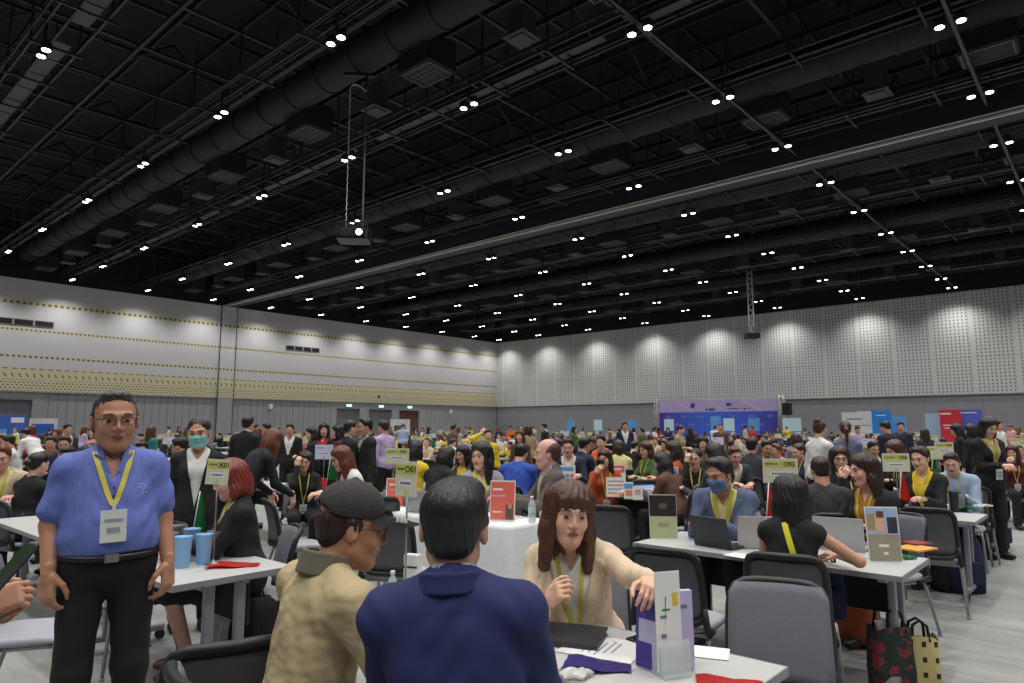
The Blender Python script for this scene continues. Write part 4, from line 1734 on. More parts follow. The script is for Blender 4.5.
mat('cup_grey', (120, 120, 126), 0.4)
mat('laptop_silver', (176, 176, 178), 0.35, metal=0.35)
mat('laptop_dark', (44, 47, 54), 0.4)
mat('screen_dark', (18, 20, 24), 0.15)
mat('key_dark', (40, 42, 46), 0.5)
mat('key_light', (96, 98, 104), 0.5)
mat('white_plastic', (220, 220, 218), 0.35)
mat('black_fabric', (24, 24, 27), 0.9, bump=0.3, bscale=60)
mat('navy_fabric', (26, 34, 66), 0.9, bump=0.3, bscale=60)
mat('purple_book', (72, 62, 150), 0.5)
mat('purple_light', (190, 186, 220), 0.5)
mat('purple_cloth', (72, 52, 140), 0.7, bump=0.5, bscale=12)


def sign(p, yaw, num, w=0.29, h=0.19, zc=0.52, lav=False, tilt=0.0, label='', blue=False):
    g = empty('table_sign', p, yaw)
    tag(g, label, 'sign')
    mb = MB()
    mb.cyl((0, 0, 0.006), (0, 0, zc), 0.005, n=8)
    mb.obj('pole', MATS['steel_pole'], g)
    mb = MB()
    mb.lathe([(0.055, 0), (0.055, 0.004), (0.012, 0.012), (0.008, 0.03)], 18)
    mb.obj('base', MATS['steel_pole'], g)
    R_ = ry(tilt)
    mb = MB()
    c = Vector((0, -0.008, zc))
    mb.box(c, (w, 0.006, h), R_)
    b = mb.obj('board', MATS['board_lav'] if lav else MATS['board_cream'], g)
    mb = MB()
    mb.box(c + R_ @ Vector((-0.02 * w, -0.0036, h * 0.27)), (w * 0.9, 0.001, h * 0.27), R_)
    mb.obj('header', MATS['board_blue'] if lav and 0 else (MATS['board_lav'] if lav else MATS['board_lime']), b)
    mb = MB()
    mb.box(c + R_ @ Vector((0, -0.0036, -h * 0.12)), (w * 0.62, 0.001, h * 0.2), R_)
    mb.obj('name_strip', MATS['paper'], b)
    mb = MB()
    for k in range(6):
        mb.box(c + R_ @ Vector((-w * 0.22 + k * w * 0.085, -0.0044, -h * 0.12)), (w * 0.06, 0.0008, h * 0.07), R_)
    mb.obj('name_lettering', MATS['ink_blue'], b)
    mb = MB()
    for k in range(4):
        mb.box(c + R_ @ Vector((-w * 0.38 + k * w * 0.09, -0.0044, h * 0.28)), (w * 0.07, 0.0008, h * 0.06), R_)
    mb.obj('header_lettering', MATS['ink_blue'], b)
    mb = MB()
    mb.poly([c + R_ @ Vector((-0.05 * w, -0.0042, -h * 0.44)), c + R_ @ Vector((0.05 * w, -0.0042, -h * 0.44)), c + R_ @ Vector((0.0, -0.0042, -h * 0.27))], (0, -0.0006, 0))
    mb.obj('emblem', MATS['board_lime'] if not lav else MATS['ink_blue'], b)
    if num:
        t_ = add_text('number', num, h * 0.26, b, MATS['ink_blue'] if lav else MATS['ink'], tuple(c + R_ @ Vector((w * 0.25, -0.005, h * 0.27))), bold=0.001)
    return g


def pennant(p, yaw, m, h=0.34, label='', fw=0.12, tip=0.0):
    """triangular flag hanging along its stick"""
    g = empty('pennant_flag', p, yaw)
    tag(g, label, 'flag')
    mb = MB()
    mb.cyl((0, 0, 0.0), (0.05, 0, h), 0.0045, n=6)
    mb.lathe([(0.03, 0), (0.03, 0.006), (0.006, 0.01)], 12)
    mb.obj('stick', MATS['white_plastic'], g)
    mb = MB()
    bm = mb.bm
    N = 10
    rows = []
    for i in range(N + 1):
        t_ = i / N
        z = h - t_ * h * 0.72
        half = fw * (0.10 + 0.9 * t_) * (1 if t_ < 0.86 else 1 - (t_ - 0.86) * 1.5)
        row = []
        for j in range(7):
            u = j / 6
            row.append(bm.verts.new((0.05 * (z / h) + u * half, 0.018 * math.sin(u * 7 + t_ * 3) * t_, z + 0.02 * u * math.sin(t_ * 5))))
        rows.append(row)
    for a, b in zip(rows, rows[1:]):
        for j in range(6):
            f = bm.faces.new((a[j], a[j + 1], b[j + 1], b[j]))
            f.smooth = True
    r_ = bmesh.ops.solidify(bm, geom=list(bm.faces), thickness=0.002)
    mb.obj('flag', m, g)
    return g


def laid_flag(p, yaw, m, label, sx=0.26, sy=0.12, cat='flag', name='folded_flag', amp=0.012):
    """cloth lying on a table in soft folds"""
    mb = MB()
    bm = mb.bm
    N, K = 14, 8
    G = []
    for i in range(N + 1):
        u = i / N
        w = sy * (1 - 0.6 * u)
        G.append([bm.verts.new((sx * (u - 0.5), w * (j / K - 0.5) + 0.01 * math.sin(u * 9), 0.004 + amp * (0.5 + 0.5 * math.sin(j * 1.7 + u * 6)) * math.sin(math.pi * (0.12 + 0.76 * u)))) for j in range(K + 1)])
    for i in range(N):
        for j in range(K):
            f = bm.faces.new((G[i][j], G[i + 1][j], G[i + 1][j + 1], G[i][j + 1]))
            f.smooth = True
    bmesh.ops.solidify(bm, geom=list(bm.faces), thickness=0.003)
    o = mb.obj(name, m, None, p, (0, 0, yaw))
    tag(o, label, cat)
    return o


def laptop(p, yaw, m, screen_mat, label, ang=105, w=0.32, d=0.22, keys='key_dark'):
    """front edge faces local -Y (the user sits there)"""
    g = empty('laptop', p, yaw)
    tag(g, label, 'laptop')
    mb = MB()
    mb.box((0, 0, 0.009), (w, d, 0.016), bev=0.004)
    b = mb.obj('base', m, g)
    mb = MB()
    for i in range(12):
        for j in range(5):
            mb.box((-w * 0.42 + i * w * 0.0765, 0.075 - j * 0.021, 0.0178), (w * 0.065, 0.016, 0.002))
    mb.obj('keyboard', MATS[keys], b)
    mb = MB()
    mb.box((0, -0.068, 0.0175), (0.1, 0.06, 0.001))
    mb.obj('trackpad', MATS['key_light'], b)
    Rr = rx(R(ang - 90) * -1)
    hinge = Vector((0, d / 2 - 0.004, 0.016))
    mb = MB()
    mb.box(hinge + Rr @ Vector((0, 0, 0.108)), (w, 0.008, 0.216), Rr, bev=0.003)
    s = mb.obj('lid', m, g)
    mb = MB()
    mb.box(hinge + Rr @ Vector((0, -0.0045, 0.110)), (w - 0.02, 0.001, 0.19), Rr)
    mb.obj('screen', screen_mat, s)
    return g


def tent_card(p, yaw, w, h, label, parts_, name='display_card', lean=10, thick=0.006, back='paper', stand=True, cat='card'):
    """upright board leaning slightly back with a rear foot; parts_: (x, z, w, h, material) blocks printed on its front"""
    g = empty(name, p, yaw)
    tag(g, label, cat)
    Rr = rx(-R(lean))
    mb = MB()
    mb.box(Rr @ Vector((0, 0, h / 2)) + Vector((0, 0, 0.002)), (w, thick, h), Rr)
    b = mb.obj('panel', MATS[back], g)
    for k, (x, z, pw, ph, m) in enumerate(parts_):
        mb = MB()
        mb.box(Rr @ Vector((x * w, -thick / 2 - 0.0006 - 0.0003 * k, z * h)), (pw * w, 0.001, ph * h), Rr)
        mb.obj('print', MATS[m], b)
    if stand:
        mb = MB()
        mb.poly([(0, math.sin(R(lean)) * h * 0.6 + 0.004, h * 0.58), (0, 0.004, 0.002), (0, h * 0.35, 0.002)], (0.004, 0, 0))
        mb.box((0, h * 0.15, 0.002), (w * 0.9, h * 0.3, 0.003))
        mb.obj('stand', MATS['clear_plastic'], g)
    return g


def bottle(p, label, s=1.0):
    g = empty('water_bottle', p, 0, s)
    tag(g, label, 'bottle')
    mb = MB()
    mb.lathe([(0.028, 0), (0.031, 0.01), (0.031, 0.06), (0.029, 0.065), (0.031, 0.07), (0.031, 0.13), (0.024, 0.155), (0.012, 0.178), (0.012, 0.19)], 18)
    mb.obj('bottle_body', MATS['water_bottle'], g)
    mb = MB()
    mb.lathe([(0.0316, 0.075), (0.0316, 0.12)], 18, cap=False)
    mb.obj('label_band', MATS['bottle_label'], g)
    mb = MB()
    mb.lathe([(0.0145, 0.186), (0.0145, 0.205), (0.012, 0.207)], 16)
    mb.obj('cap', MATS['white_plastic'], g)
    return g


def tumbler(p, m, label, h=0.17, r=0.042, name='tumbler', lid=None):
    mb = MB()
    mb.lathe([(r * 0.74, 0), (r * 0.76, 0.004), (r, h - 0.004), (r * 1.03, h), (r * 0.97, h - 0.002), (r * 0.72, 0.01), (0.002, 0.008)], 22, cap=False)
    if lid:
        g = empty(name, p)
        mb.obj('cup_body', m, g)
        mb = MB()
        mb.lathe([(r * 1.02, h - 0.004), (r * 1.04, h + 0.012), (r * 0.8, h + 0.022), (0.002, h + 0.022)], 20)
        mb.obj('lid', lid, g)
        return tag(g, label, 'cup')
    o = mb.obj(name, m, None, p)
    return tag(o, label, 'cup')


def paper(p, yaw, label, w=0.21, d=0.297, m='paper', ink=True, name='paper_sheet', dz=0.0015):
    g = empty(name, p, yaw)
    tag(g, label, 'paper')
    mb = MB()
    mb.box((0, 0, dz / 2 + 0.0005), (w, d, dz))
    b = mb.obj('sheet', MATS[m], g)
    if ink:
        mb = MB()
        for k in range(7):
            mb.box((rng.uniform(-0.02, 0.02), d * 0.38 - k * d * 0.09, dz + 0.0008), (w * rng.uniform(0.35, 0.75), 0.006, 0.0004))
        mb.obj('print', MATS['paper_ink'], b)
    return g


def bag(p, yaw, w, d, h, m, label, name='backpack', strap=True, cat='bag', taper=0.85):
    g = empty(name, p, yaw)
    tag(g, label, cat)
    mb = MB()
    bm = mb.bm
    n = 24
    rings = []
    for i, (z, s) in enumerate(((0.0, 0.86), (0.02, 0.98), (0.25, 1.03), (0.6, 1.0), (0.85, taper), (0.97, taper * 0.75), (1.0, taper * 0.45))):
        rings.append([bm.verts.new((w / 2 * s * math.copysign(abs(math.cos(t)) ** 0.5, math.cos(t)), d / 2 * s * math.copysign(abs(math.sin(t)) ** 0.6, math.sin(t)) * (1 + 0.06 * math.sin(5 * t + i)), z * h)) for t in [2 * math.pi * k / n for k in range(n)]])
    for a, b in zip(rings, rings[1:]):
        for k in range(n):
            f = bm.faces.new((a[k], a[(k + 1) % n], b[(k + 1) % n], b[k]))
            f.smooth = True
    bm.faces.new(rings[0][::-1])
    bm.faces.new(rings[-1])
    mb.obj('bag_body', m, g)
    mb = MB()
    mb.box((0, -d / 2 - 0.01, h * 0.35), (w * 0.7, 0.05, h * 0.4), bev=0.02)
    mb.obj('front_pocket', m, g)
    if strap:
        for s in (-1, 1):
            mb = MB()
            mb.tube([(s * w * 0.25, d / 2 * 0.8, h * 0.9), (s * w * 0.28, d / 2 + 0.06, h * 0.7), (s * w * 0.3, d / 2 + 0.05, h * 0.3), (s * w * 0.3, d / 2 * 0.95, h * 0.1)], 0.012, 6)
            mb.obj('strap', MATS['black_fabric'], g)
    mb = MB()
    mb.tube([(-0.05, 0, h * 0.97), (-0.035, 0, h * 1.06), (0.035, 0, h * 1.06), (0.05, 0, h * 0.97)], 0.008, 6)
    mb.obj('handle', MATS['black_fabric'], g)
    return g


def tote(p, yaw, w, d, h, m, label, hm=None, fill=None):
    g = empty('tote_bag', p, yaw)
    tag(g, label, 'bag')
    mb = MB()
    bm = mb.bm
    n = 28
    rings = []
    for i, (z, s) in enumerate(((0.0, 0.9), (0.03, 1.0), (0.35, 1.0), (0.7, 0.96), (1.0, 0.92))):
        rings.append([bm.verts.new((w / 2 * s * math.copysign(abs(math.cos(t)) ** 0.35, math.cos(t)), d / 2 * s * math.copysign(abs(math.sin(t)) ** 0.5, math.sin(t)) + 0.008 * math.sin(4 * t + i * 1.3), z * h + (0.012 * math.sin(3 * t) if i == 4 else 0))) for t in [2 * math.pi * k / n for k in range(n)]])
    for a, b in zip(rings, rings[1:]):
        for k in range(n):
            f = bm.faces.new((a[k], a[(k + 1) % n], b[(k + 1) % n], b[k]))
            f.smooth = True
    bm.faces.new(rings[0][::-1])
    mb.obj('bag_body', m, g)
    for s in (-1, 1):
        mb = MB()
        mb.tube([(-w * 0.22, s * d * 0.45, h * 0.94), (-w * 0.18, s * d * 0.35, h * 1.22), (0, s * d * 0.3, h * 1.3), (w * 0.18, s * d * 0.35, h * 1.22), (w * 0.22, s * d * 0.45, h * 0.94)], 0.009, 6)
        mb.obj('handle', hm or MATS['black_fabric'], g)
    if fill:
        mb = MB()
        for k in range(3):
            mb.box((-w * 0.2 + k * w * 0.2, 0.01 * k, h * 0.95), (w * 0.22, 0.03, h * 0.3), ry(0.15 * (k - 1)), bev=0.005)
        mb.obj('contents', fill, g)
    return g


# ---------------------------------------------------------------- assembling a person
MESHC = {}


def cached(key, fn):
    if key not in MESHC:
        MESHC[key] = fn()
    return MESHC[key]


LOD = {0: (0.009, 0.0042, 0.0045, 0.0085, 0.010), 1: (0.012, 0.0058, 0.0055, 0.012, 0.014), 2: (0.020, 0.0095, 0.0085, 0.018, 0.022)}
MASK = {}


def person(root, yaw, F, key, lod=1, s=1.0, hairstyle='short', haircol='hair_black', skin='skin', lips='lips', top='plain', topm=None, shirtm=None, pantm=None,
           legs='trousers', lan=None, lan_kw=None, mask=None, glasses=None, sleeve='long', topkw=None, label=None, group=None, shoem=None, fine_hair=None, haircut=None):
    bc, hc, cc, tc, pc = LOD[lod]
    g = empty('person', root, yaw, s)
    if label:
        tag(g, label, 'person', group)
    bare = legs in ('skirt', 'dress')
    me = cached((key, lod, 'body', bare), lambda: F.body_mesh(bc, hc, cc, bare_legs=bare))
    b = child('body', me, g, [MATS[skin], MATS[lips]])
    if lod < 2:
        face_parts(b, F, MATS[haircol] if not mask else MATS['hair_black'], wide=F.wide, glasses=glasses)
    if hairstyle:
        h = child('hair', hair(hairstyle, lod == 0), g, MATS[haircol])
        h.matrix_local = F.hmat()
    topkw = topkw or {}
    surfs = []
    if top == 'jacket':
        kw = dict(vneck=(0.095, 0.13), lapel=0.007 if lod < 2 else 0.0, hem=-0.06 if not F.sit else -0.03, flare=0.012, off=0.012)
        kw.update(topkw)
        tm = cached((key, lod, 'jacket', str(kw)), lambda: F.top_mesh(tc, sleeve=sleeve, **kw))
        child('jacket', tm, g, topm)
        sm = cached((key, lod, 'shirt'), lambda: F.shirt_mesh(tc))
        child('shirt', sm, g, shirtm or MATS['shirt_white'])
        surfs = [tm, sm]
    else:
        kw = dict(hem=0.0)
        kw.update(topkw)
        tm = cached((key, lod, 'top', sleeve, str(kw)), lambda: F.top_mesh(tc, sleeve=sleeve, **kw))
        child('shirt', tm, g, topm)
        surfs = [tm]
    pm = cached((key, lod, 'pants', legs), lambda: F.pants_mesh(pc, skirt={'trousers': False, 'skirt': True, 'dress': 'long'}[legs]))
    child('trousers' if legs == 'trousers' else 'skirt', pm, g, pantm or MATS['cloth_black'])
    if lod < 2:
        for m_ in cached((key, lod, 'shoe'), lambda: F.shoes(pc)):
            child('shoe', m_, g, shoem or MATS['shoe_black'])
    else:
        me = cached((key, 'shoes2'), lambda: to_mesh('shoes', [sdf(F.shoe(1), 0.02), sdf(F.shoe(-1), 0.02)]))
        child('shoes', me, g, shoem or MATS['shoe_black'])
    if lan:
        lk = dict(bottom=0.17)
        lk.update(lan_kw or {})
        st, bd = cached((key, lod, 'lan', top, str(lk)), lambda: F.lanyard([F.surf(x) for x in surfs], **lk))
        child('lanyard', st, g, MATS[lan])
        child('name_badge', bd, g, [MATS['badge_white'], MATS['badge_ink']])
    if mask:
        if 'm' not in MASK:
            MASK['m'] = mask_mesh()
            MASK['l'] = (ear_loops(1), ear_loops(-1))
        k = child('face_mask', MASK['m'], g, mask)
        k.matrix_local = F.hmat()
        for lm in MASK['l']:
            child('ear_loop', lm, k, MATS['paper'])
    return g


mat('lanyard_yellow', (196, 186, 72), 0.6)
mat('badge_white', (216, 220, 216), 0.4)
mat('badge_ink', (150, 156, 170), 0.5)
mat('shoe_black', (20, 20, 22), 0.4)
mat('shoe_brown', (96, 66, 48), 0.5)
CL = {'black': (22, 22, 26), 'navy': (30, 38, 62), 'navy_bright': (34, 44, 92), 'charcoal': (52, 52, 58), 'grey': (128, 130, 136), 'white': (218, 218, 216), 'beige': (198, 178, 150), 'brown': (92, 66, 52),
      'yellow': (222, 192, 40), 'pale_yellow': (220, 212, 150), 'red': (168, 38, 40), 'rust': (168, 70, 34), 'green': (74, 98, 54), 'teal': (40, 112, 110), 'blue': (44, 78, 170), 'light_blue': (158, 180, 208),
      'pink': (214, 160, 164), 'lilac': (184, 166, 206), 'orange': (216, 108, 60), 'maroon': (90, 28, 38), 'khaki': (158, 142, 104), 'taupe': (92, 82, 78), 'slate': (98, 108, 132)}
for n, c in CL.items():
    cloth('cloth_' + n, c)
MATS['shirt_white'] = MATS['cloth_white']


def tl(root, yaw, s, p):
    """world point -> a person's own frame"""
    v = Matrix.Rotation(-yaw, 3, 'Z') @ (Vector(p) - Vector(root)) / s
    return (v.x, v.y, v.z)


def ground(px, Y):
    return W((px - 512) / 688.4 * Y, Y, 0)
# ---------------------------------------------------------------- the near people
def chair_for(root, yaw, label, back=0.0, group=None, s=1.0):
    o = chair(Vector(root) + rz(yaw) @ Vector((0, -0.03 - back, 0)), yaw)
    tag(o, label, 'chair', group)
    return o


def hroot(px, Y, F, s, yaw):
    """ground point that puts the head over picture column px at depth Y"""
    q = ground(px, Y) - rz(yaw) @ Vector((F.H[0], F.H[1], 0)) * s
    q.z = 0
    return q


def collar_part(F, m, parent, r=0.080, h=0.034):
    """turned-up jacket collar around the neck, open at the throat"""
    up = lambda y, z: F.Nk + F.Rt @ np.array((0, y, z))
    V, Fc = sdf([('+', 'c', 0, up(-0.012, 0.0), up(-0.016, h), r, r * 0.88), ('-', 'c', 0.003, up(-0.006, -0.03), up(-0.008, h + 0.12), r * 0.80, r * 0.76),
                 ('-', 'b', 0.006, up(0.165, 0.0), (0.2, 0.095, 0.2), F.Rt, 0.002), ('-', 'b', 0.004, up(0, h + 0.07), (0.2, 0.2, 0.06), F.Rt, 0.002), ('-', 'b', 0.004, up(0, -0.10), (0.2, 0.2, 0.10), F.Rt, 0.002)], 0.005)
    return child('collar', to_mesh('collar', [(V, Fc)]), parent, m)


# man in the blue polo, standing
t = NT('polo_blue', 0.85)
n = t.noise(60, (1, 1, 0.3))
n2 = t.noise(7)
t.base(t.mix(n, rgb(84, 100, 176), rgb(116, 132, 206)))
t.bump(n2, 0.02, 0.5)
r0, yw, sc = ground(118, 2.97), face(214), 1.02
F = Fig(sit=False, lean=-3, side=1.5, hip=1.03, arml=0.81, tl_=0.88, head=(4, 0, 2), belly=0.022, build=1.0, neckf=0.015, jaw=1.05, wide=1.02, headscale=1.06, sw=0.148,
        rw=(0.205, 0.05, 1.0), lw=(-0.215, 0.06, 1.0), rpole=(0.5, -1, 0), lpole=(-0.5, -1, 0), rh=((0.03, 0.15, -1), (0.75, 0.6, 0)), lh=((-0.03, 0.15, -1), (-0.75, 0.6, 0)), curl=0.6, armr=1.0)
man = person(r0, yw, F, 'polo_man', 0, sc, 'crew', 'hair_grey', 'skin_tan', 'lips_tan', 'plain', MATS['polo_blue'], None, MATS['cloth_black'], sleeve='short',
             topkw=dict(vneck=(0.028, 0.36), collar=True, hem=0.055, off=0.008), lan='lanyard_yellow', lan_kw=dict(bottom=0.25, neckw=0.068, wid=0.02, badge=(0.092, 0.125)), glasses=mat('glasses_dark', (40, 36, 38), 0.3),
             label='standing man in heather-blue polo shirt, glasses and yellow lanyard, arms hanging')
# collar flaps, placket buttons, belt, chest emblem
for sg in (1, -1):
    mb = MB()
    a = [F.T(sg * 0.012, 0.092, 0.405), F.T(sg * 0.058, 0.072, 0.398), F.T(sg * 0.082, 0.028, 0.462), F.T(sg * 0.066, 0.052, 0.492), F.T(sg * 0.03, 0.078, 0.462)]
    mb.poly([Vector(x) + Vector((0, 0.012, 0.0)) for x in a], (0, 0.006, 0))
    mb.obj('collar', MATS['polo_blue'], man)
mb = MB()
for z in (0.33, 0.295):
    mb.cyl(F.T(0, 0.128, z), F.T(0, 0.139, z), 0.006, n=10)
mb.obj('button', mat('button_blue', (64, 74, 130), 0.4), man)
mb = MB()
mb.tube([(0.171 * math.cos(q) * 1.02, 0.137 * math.sin(q) + 0.004, 1.055) for q in np.linspace(0, 2 * math.pi, 33)[:-1]], 0.014, 6, closed=True)
bl = mb.obj('belt', MATS['shoe_black'], man)
mb = MB()
mb.box((0.0, 0.148, 1.055), (0.05, 0.012, 0.032), bev=0.003)
mb.obj('buckle', MATS['steel_pole'], bl)
tb = F.surf(MESHC[[k for k in MESHC if k[0] == 'polo_man' and k[2] == 'top'][0]])
h = tb.ray_cast(Vector(F.T(-0.095, 0.5, 0.325)), Vector(F.Rt @ np.array((0, -1.0, 0))))
if h[0] is not None:
    mb = MB()
    c = h[0] + Vector((0, 0.002, 0))
    mb.tube([c + Vector((0.022 * math.cos(q), 0, 0.014 * math.sin(q))) for q in np.linspace(0, 2 * math.pi, 15)[:-1]], 0.0018, 5, closed=True)
    for k in range(5):
        mb.box(c + Vector((-0.026 + 0.013 * k, 0.001, -0.022)), (0.007, 0.003, 0.006))
    mb.box(c, (0.02, 0.003, 0.012))
    mb.obj('chest_emblem', mat('thread_light', (176, 186, 226), 0.7), man)

# woman in beige blazer reaching across the table
sc = 1.07
r0, yw = ground(580, 3.32), face(172)
HRW = atY(657, 584, 2.58)
HLW = atY(549, 600, 2.85)
F = Fig(fem=True, lean=20, side=3, twist=-4, head=(16, 2, -5), neckf=0.035, headscale=1.04, hip=0.56,
        lw=tl(r0, yw, sc, HRW), rw=tl(r0, yw, sc, HLW), lpole=(-0.5, -0.1, -1.0), rpole=(0.5, -0.4, -1.0),
        lh=((0.05, 1, -0.12), (-0.35, 0, 1)), rh=((-0.5, 0.55, 0.55), (0.3, 0.6, 0.3)), lcurl=0.75, rcurl=1.0)
lady = person(r0, yw, F, 'beige_lady', 0, sc, 'longbang', 'hair_brown', 'skin_light', 'lips', 'jacket', cloth('blazer_beige', (214, 192, 164)), MATS['cloth_white'], MATS['cloth_beige'],
              topkw=dict(vneck=(0.10, 0.10), lapel=0.008), lan='lanyard_yellow', lan_kw=dict(bottom=0.12, neckw=0.06, wid=0.018),
              label='woman with brown fringe and cream blazer, reaching her arm to upright brochures')
chair_for(r0, yw, 'grey padded chair behind the woman in cream blazer')

# man in navy jacket, seen from behind
yw, sc = face(-4), 1.08
F = Fig(lean=7, side=-3, head=(2, 3, 2), build=0.98, headscale=1.05, sw=0.166, hip=0.60, rw=(0.18, 0.42, 0.79), lw=(-0.16, 0.42, 0.79))
r0 = hroot(455, 1.98, F, sc, yw)
nav = person(r0, yw, F, 'navy_man', 0, sc, 'short', 'hair_black', 'skin', 'lips', 'jacket', cloth('jacket_navy', (34, 42, 92), noise=0.1), MATS['cloth_light_blue'], MATS['cloth_black'],
       topkw=dict(vneck=(0.09, 0.13), lapel=0.007, off=0.02), label='man in navy suit jacket seen from behind, black short hair')
collar_part(F, MATS['jacket_navy'], nav, 0.090, 0.042)
chair_for(r0, yw, 'chair under the man in navy jacket')
# light shirt collar just over the jacket
# man in khaki jacket and grey cap, profile
t = NT('jacket_khaki', 0.9)
n = t.noise(5, None, 5)
n2 = t.noise(7, (1, 1, 1.6), 2)
n3 = t.noise(9, (0.4, 0.4, 6))
c0 = t.mix(n, rgb(172, 150, 112), rgb(202, 182, 142))
c1 = t.mix(t.f('MULTIPLY', n3, 0.45), c0, rgb(150, 150, 126))
t.base(c1)
t.bump(n2, 0.05, 0.6)
yw, sc = face(-50), 1.07
F = Fig(lean=12, hip=0.58, head=(-24, 8, 0), build=1.0, headscale=1.04, sw=0.19, armr=1.1, jaw=1.15, neckf=0.04, rpole=(1, -0.4, -0.8), rw=(0.20, 0.34, 0.82), lw=(-0.12, 0.42, 0.80), rh=((-0.3, 1, 0), (0, 0, 1)))
r0 = hroot(356, 2.36, F, sc, yw)
capman = person(r0, yw, F, 'cap_man', 0, sc, 'undercap', 'hair_dark', 'skin_tan', 'lips_tan', 'plain', MATS['jacket_khaki'], None, MATS['cloth_khaki'],
                topkw=dict(collar=True, hem=-0.06, off=0.014, flare=0.02), glasses=MATS['glasses_dark'],
                label='man in khaki jacket and dark grey baseball cap, seated in profile')
chair_for(r0, yw, 'chair under the man in grey cap')
collar_part(F, cloth('collar_grey', (104, 100, 86)), capman, 0.088, 0.060)
cap_m = mat('cap_grey', (58, 56, 56), 0.9, noise=0.2, nscale=40, bump=0.4, bscale=120)
V, Fc = sdf([('+', 'e', 0, (0, -0.016, 0.056), (0.0855, 0.103, 0.086), None), ('+', 'e', 0.01, (0, -0.016, 0.142), (0.01, 0.01, 0.008), None),
             ('-', 'b', 0.002, (0, 0, -0.06), (0.2, 0.2, 0.095), None, 0.002), ('-', 'e', 0.004, (0, -0.03, 0.03), (0.076, 0.094, 0.092), None)], 0.0045)
cp_ = child('cap', to_mesh('cap', [(V, Fc)]), capman, cap_m)
cp_.matrix_local = F.hmat()
mb = MB()
bm = mb.bm
G = []
for i in range(13):
    t_ = (i / 12 - 0.5) * 2
    G.append([bm.verts.new((t_ * 0.078 * (1 - 0.12 * k / 5), 0.072 * math.sqrt(max(0, 1 - (t_ * 0.88) ** 2)) + (k / 5) * 0.128 * math.sqrt(max(0.0, 1 - t_ ** 4 * 0.9)), 0.048 - 0.016 * t_ * t_ - 0.016 * (k / 5))) for k in range(6)])
for i in range(12):
    for k in range(5):
        f = bm.faces.new((G[i][k], G[i + 1][k], G[i + 1][k + 1], G[i][k + 1]))
        f.smooth = True
bmesh.ops.solidify(bm, geom=list(bm.faces), thickness=0.004)
mb.obj('visor', cap_m, cp_)
mb = MB()
for k in range(3):
    mb.box((0.045, 0.148 - 0.012 * k, 0.040), (0.010, 0.006, 0.012), rz(0.4))
mb.obj('visor_print', MATS['paper'], cp_)

# person at the left edge holding a phone
r0, yw, sc = ground(-95, 1.80), face(-60), 1.0
PH = atY(-8, 606, 1.95)
F = Fig(sit=False, lean=3, head=(0, 25, 0), rw=tl(r0, yw, sc, PH + W(-0.03, 0.0)), lw=tl(r0, yw, sc, PH + W(-0.10, 0.08, -0.02)), rpole=(0.4, -0.5, -1), lpole=(-0.4, -0.5, -1),
        rh=((-0.15, 1, 0.25), (0.9, 0, 0.5)), lh=((0.3, 1, 0.2), (-0.9, 0, 0.4)), curl=0.85)
person(r0, yw, F, 'phone_man', 0, sc, 'short', 'hair_black', 'skin', 'lips', 'jacket', MATS['cloth_navy'], MATS['cloth_white'], MATS['cloth_black'],
       label='person in dark navy sleeves at left edge, hands holding up a phone')
g = empty('smartphone', atY(10, 570, 1.92), face(-35))
tag(g, 'black smartphone held by the hands at left edge', 'phone')
Rp = rx(R(-40))
mb = MB()
mb.box((0, 0, 0), (0.078, 0.009, 0.16), Rp, bev=0.003)
mb.obj('case', MATS['laptop_dark'], g)
mb = MB()
mb.box(Rp @ Vector((0, -0.0048, 0)), (0.070, 0.001, 0.148), Rp)
mb.obj('screen', mat('screen_green', (52, 66, 50), 0.15), g)

# masked woman standing in black blazer
r0, yw, sc = ground(200, 5.75), face(200), 1.02
F = Fig(sit=False, fem=True, lean=0, head=(-8, 4, 4), headscale=1.03)
mask_blue = mat('mask_blue', (132, 196, 196), 0.8)
person(r0, yw, F, 'masked_lady', 0, sc, 'tied', 'hair_black', 'skin', 'lips', 'jacket', MATS['cloth_black'], MATS['cloth_white'], MATS['cloth_black'],
       topkw=dict(vneck=(0.085, 0.04), lapel=0.007, hem=-0.10), mask=mask_blue, label='standing woman in black blazer and pale blue face mask')

# red-haired woman at the left table
r0, yw, sc = ground(252, 4.86), face(118), 1.08
F = Fig(fem=True, lean=9, head=(6, 14, 0), rw=(0.10, 0.42, 0.80), lw=(-0.10, 0.42, 0.80), rh=((-0.5, 1, 0.1), (0.1, 0.1, 1)), lh=((0.5, 1, 0.1), (-0.1, 0.1, 1)), feet=0.30)
person(r0, yw, F, 'red_lady', 0, sc, 'bob', 'hair_red', 'skin_fair', 'lips_red', 'jacket', MATS['cloth_black'], MATS['cloth_pale_yellow'], MATS['cloth_black'], legs='skirt', shoem=MATS['shoe_brown'],
       lan='lanyard_yellow', label='woman with red bobbed hair and black blazer seated at the blue-cup table')
chair_for(r0, yw, 'grey padded chair of the red-haired woman')

# man with blue mask at the laptop
r0, yw, sc = ground(726, 5.72), face(150), 1.09
F = Fig(lean=17, head=(-26, 12, 0), headscale=1.03, build=1.06, neckf=0.05, rw=(0.14, 0.46, 0.79), lw=(-0.04, 0.48, 0.79), rh=((-0.9, 0.6, 0), (0, 0, 1)), lh=((0.9, 0.5, 0), (0, 0, 1)))
person(r0, yw, F, 'masked_man', 0, sc, 'short', 'hair_black', 'skin_tan', 'lips', 'jacket', cloth('suit_slate', (86, 98, 128)), MATS['cloth_pale_yellow'], MATS['cloth_black'], lan='lanyard_yellow',
       mask=mat('mask_slate', (92, 118, 160), 0.8), lan_kw=dict(wid=0.03), label='man in slate-blue suit and blue face mask typing on laptop')
chair_for(r0, yw, 'grey chair of the man in blue face mask')

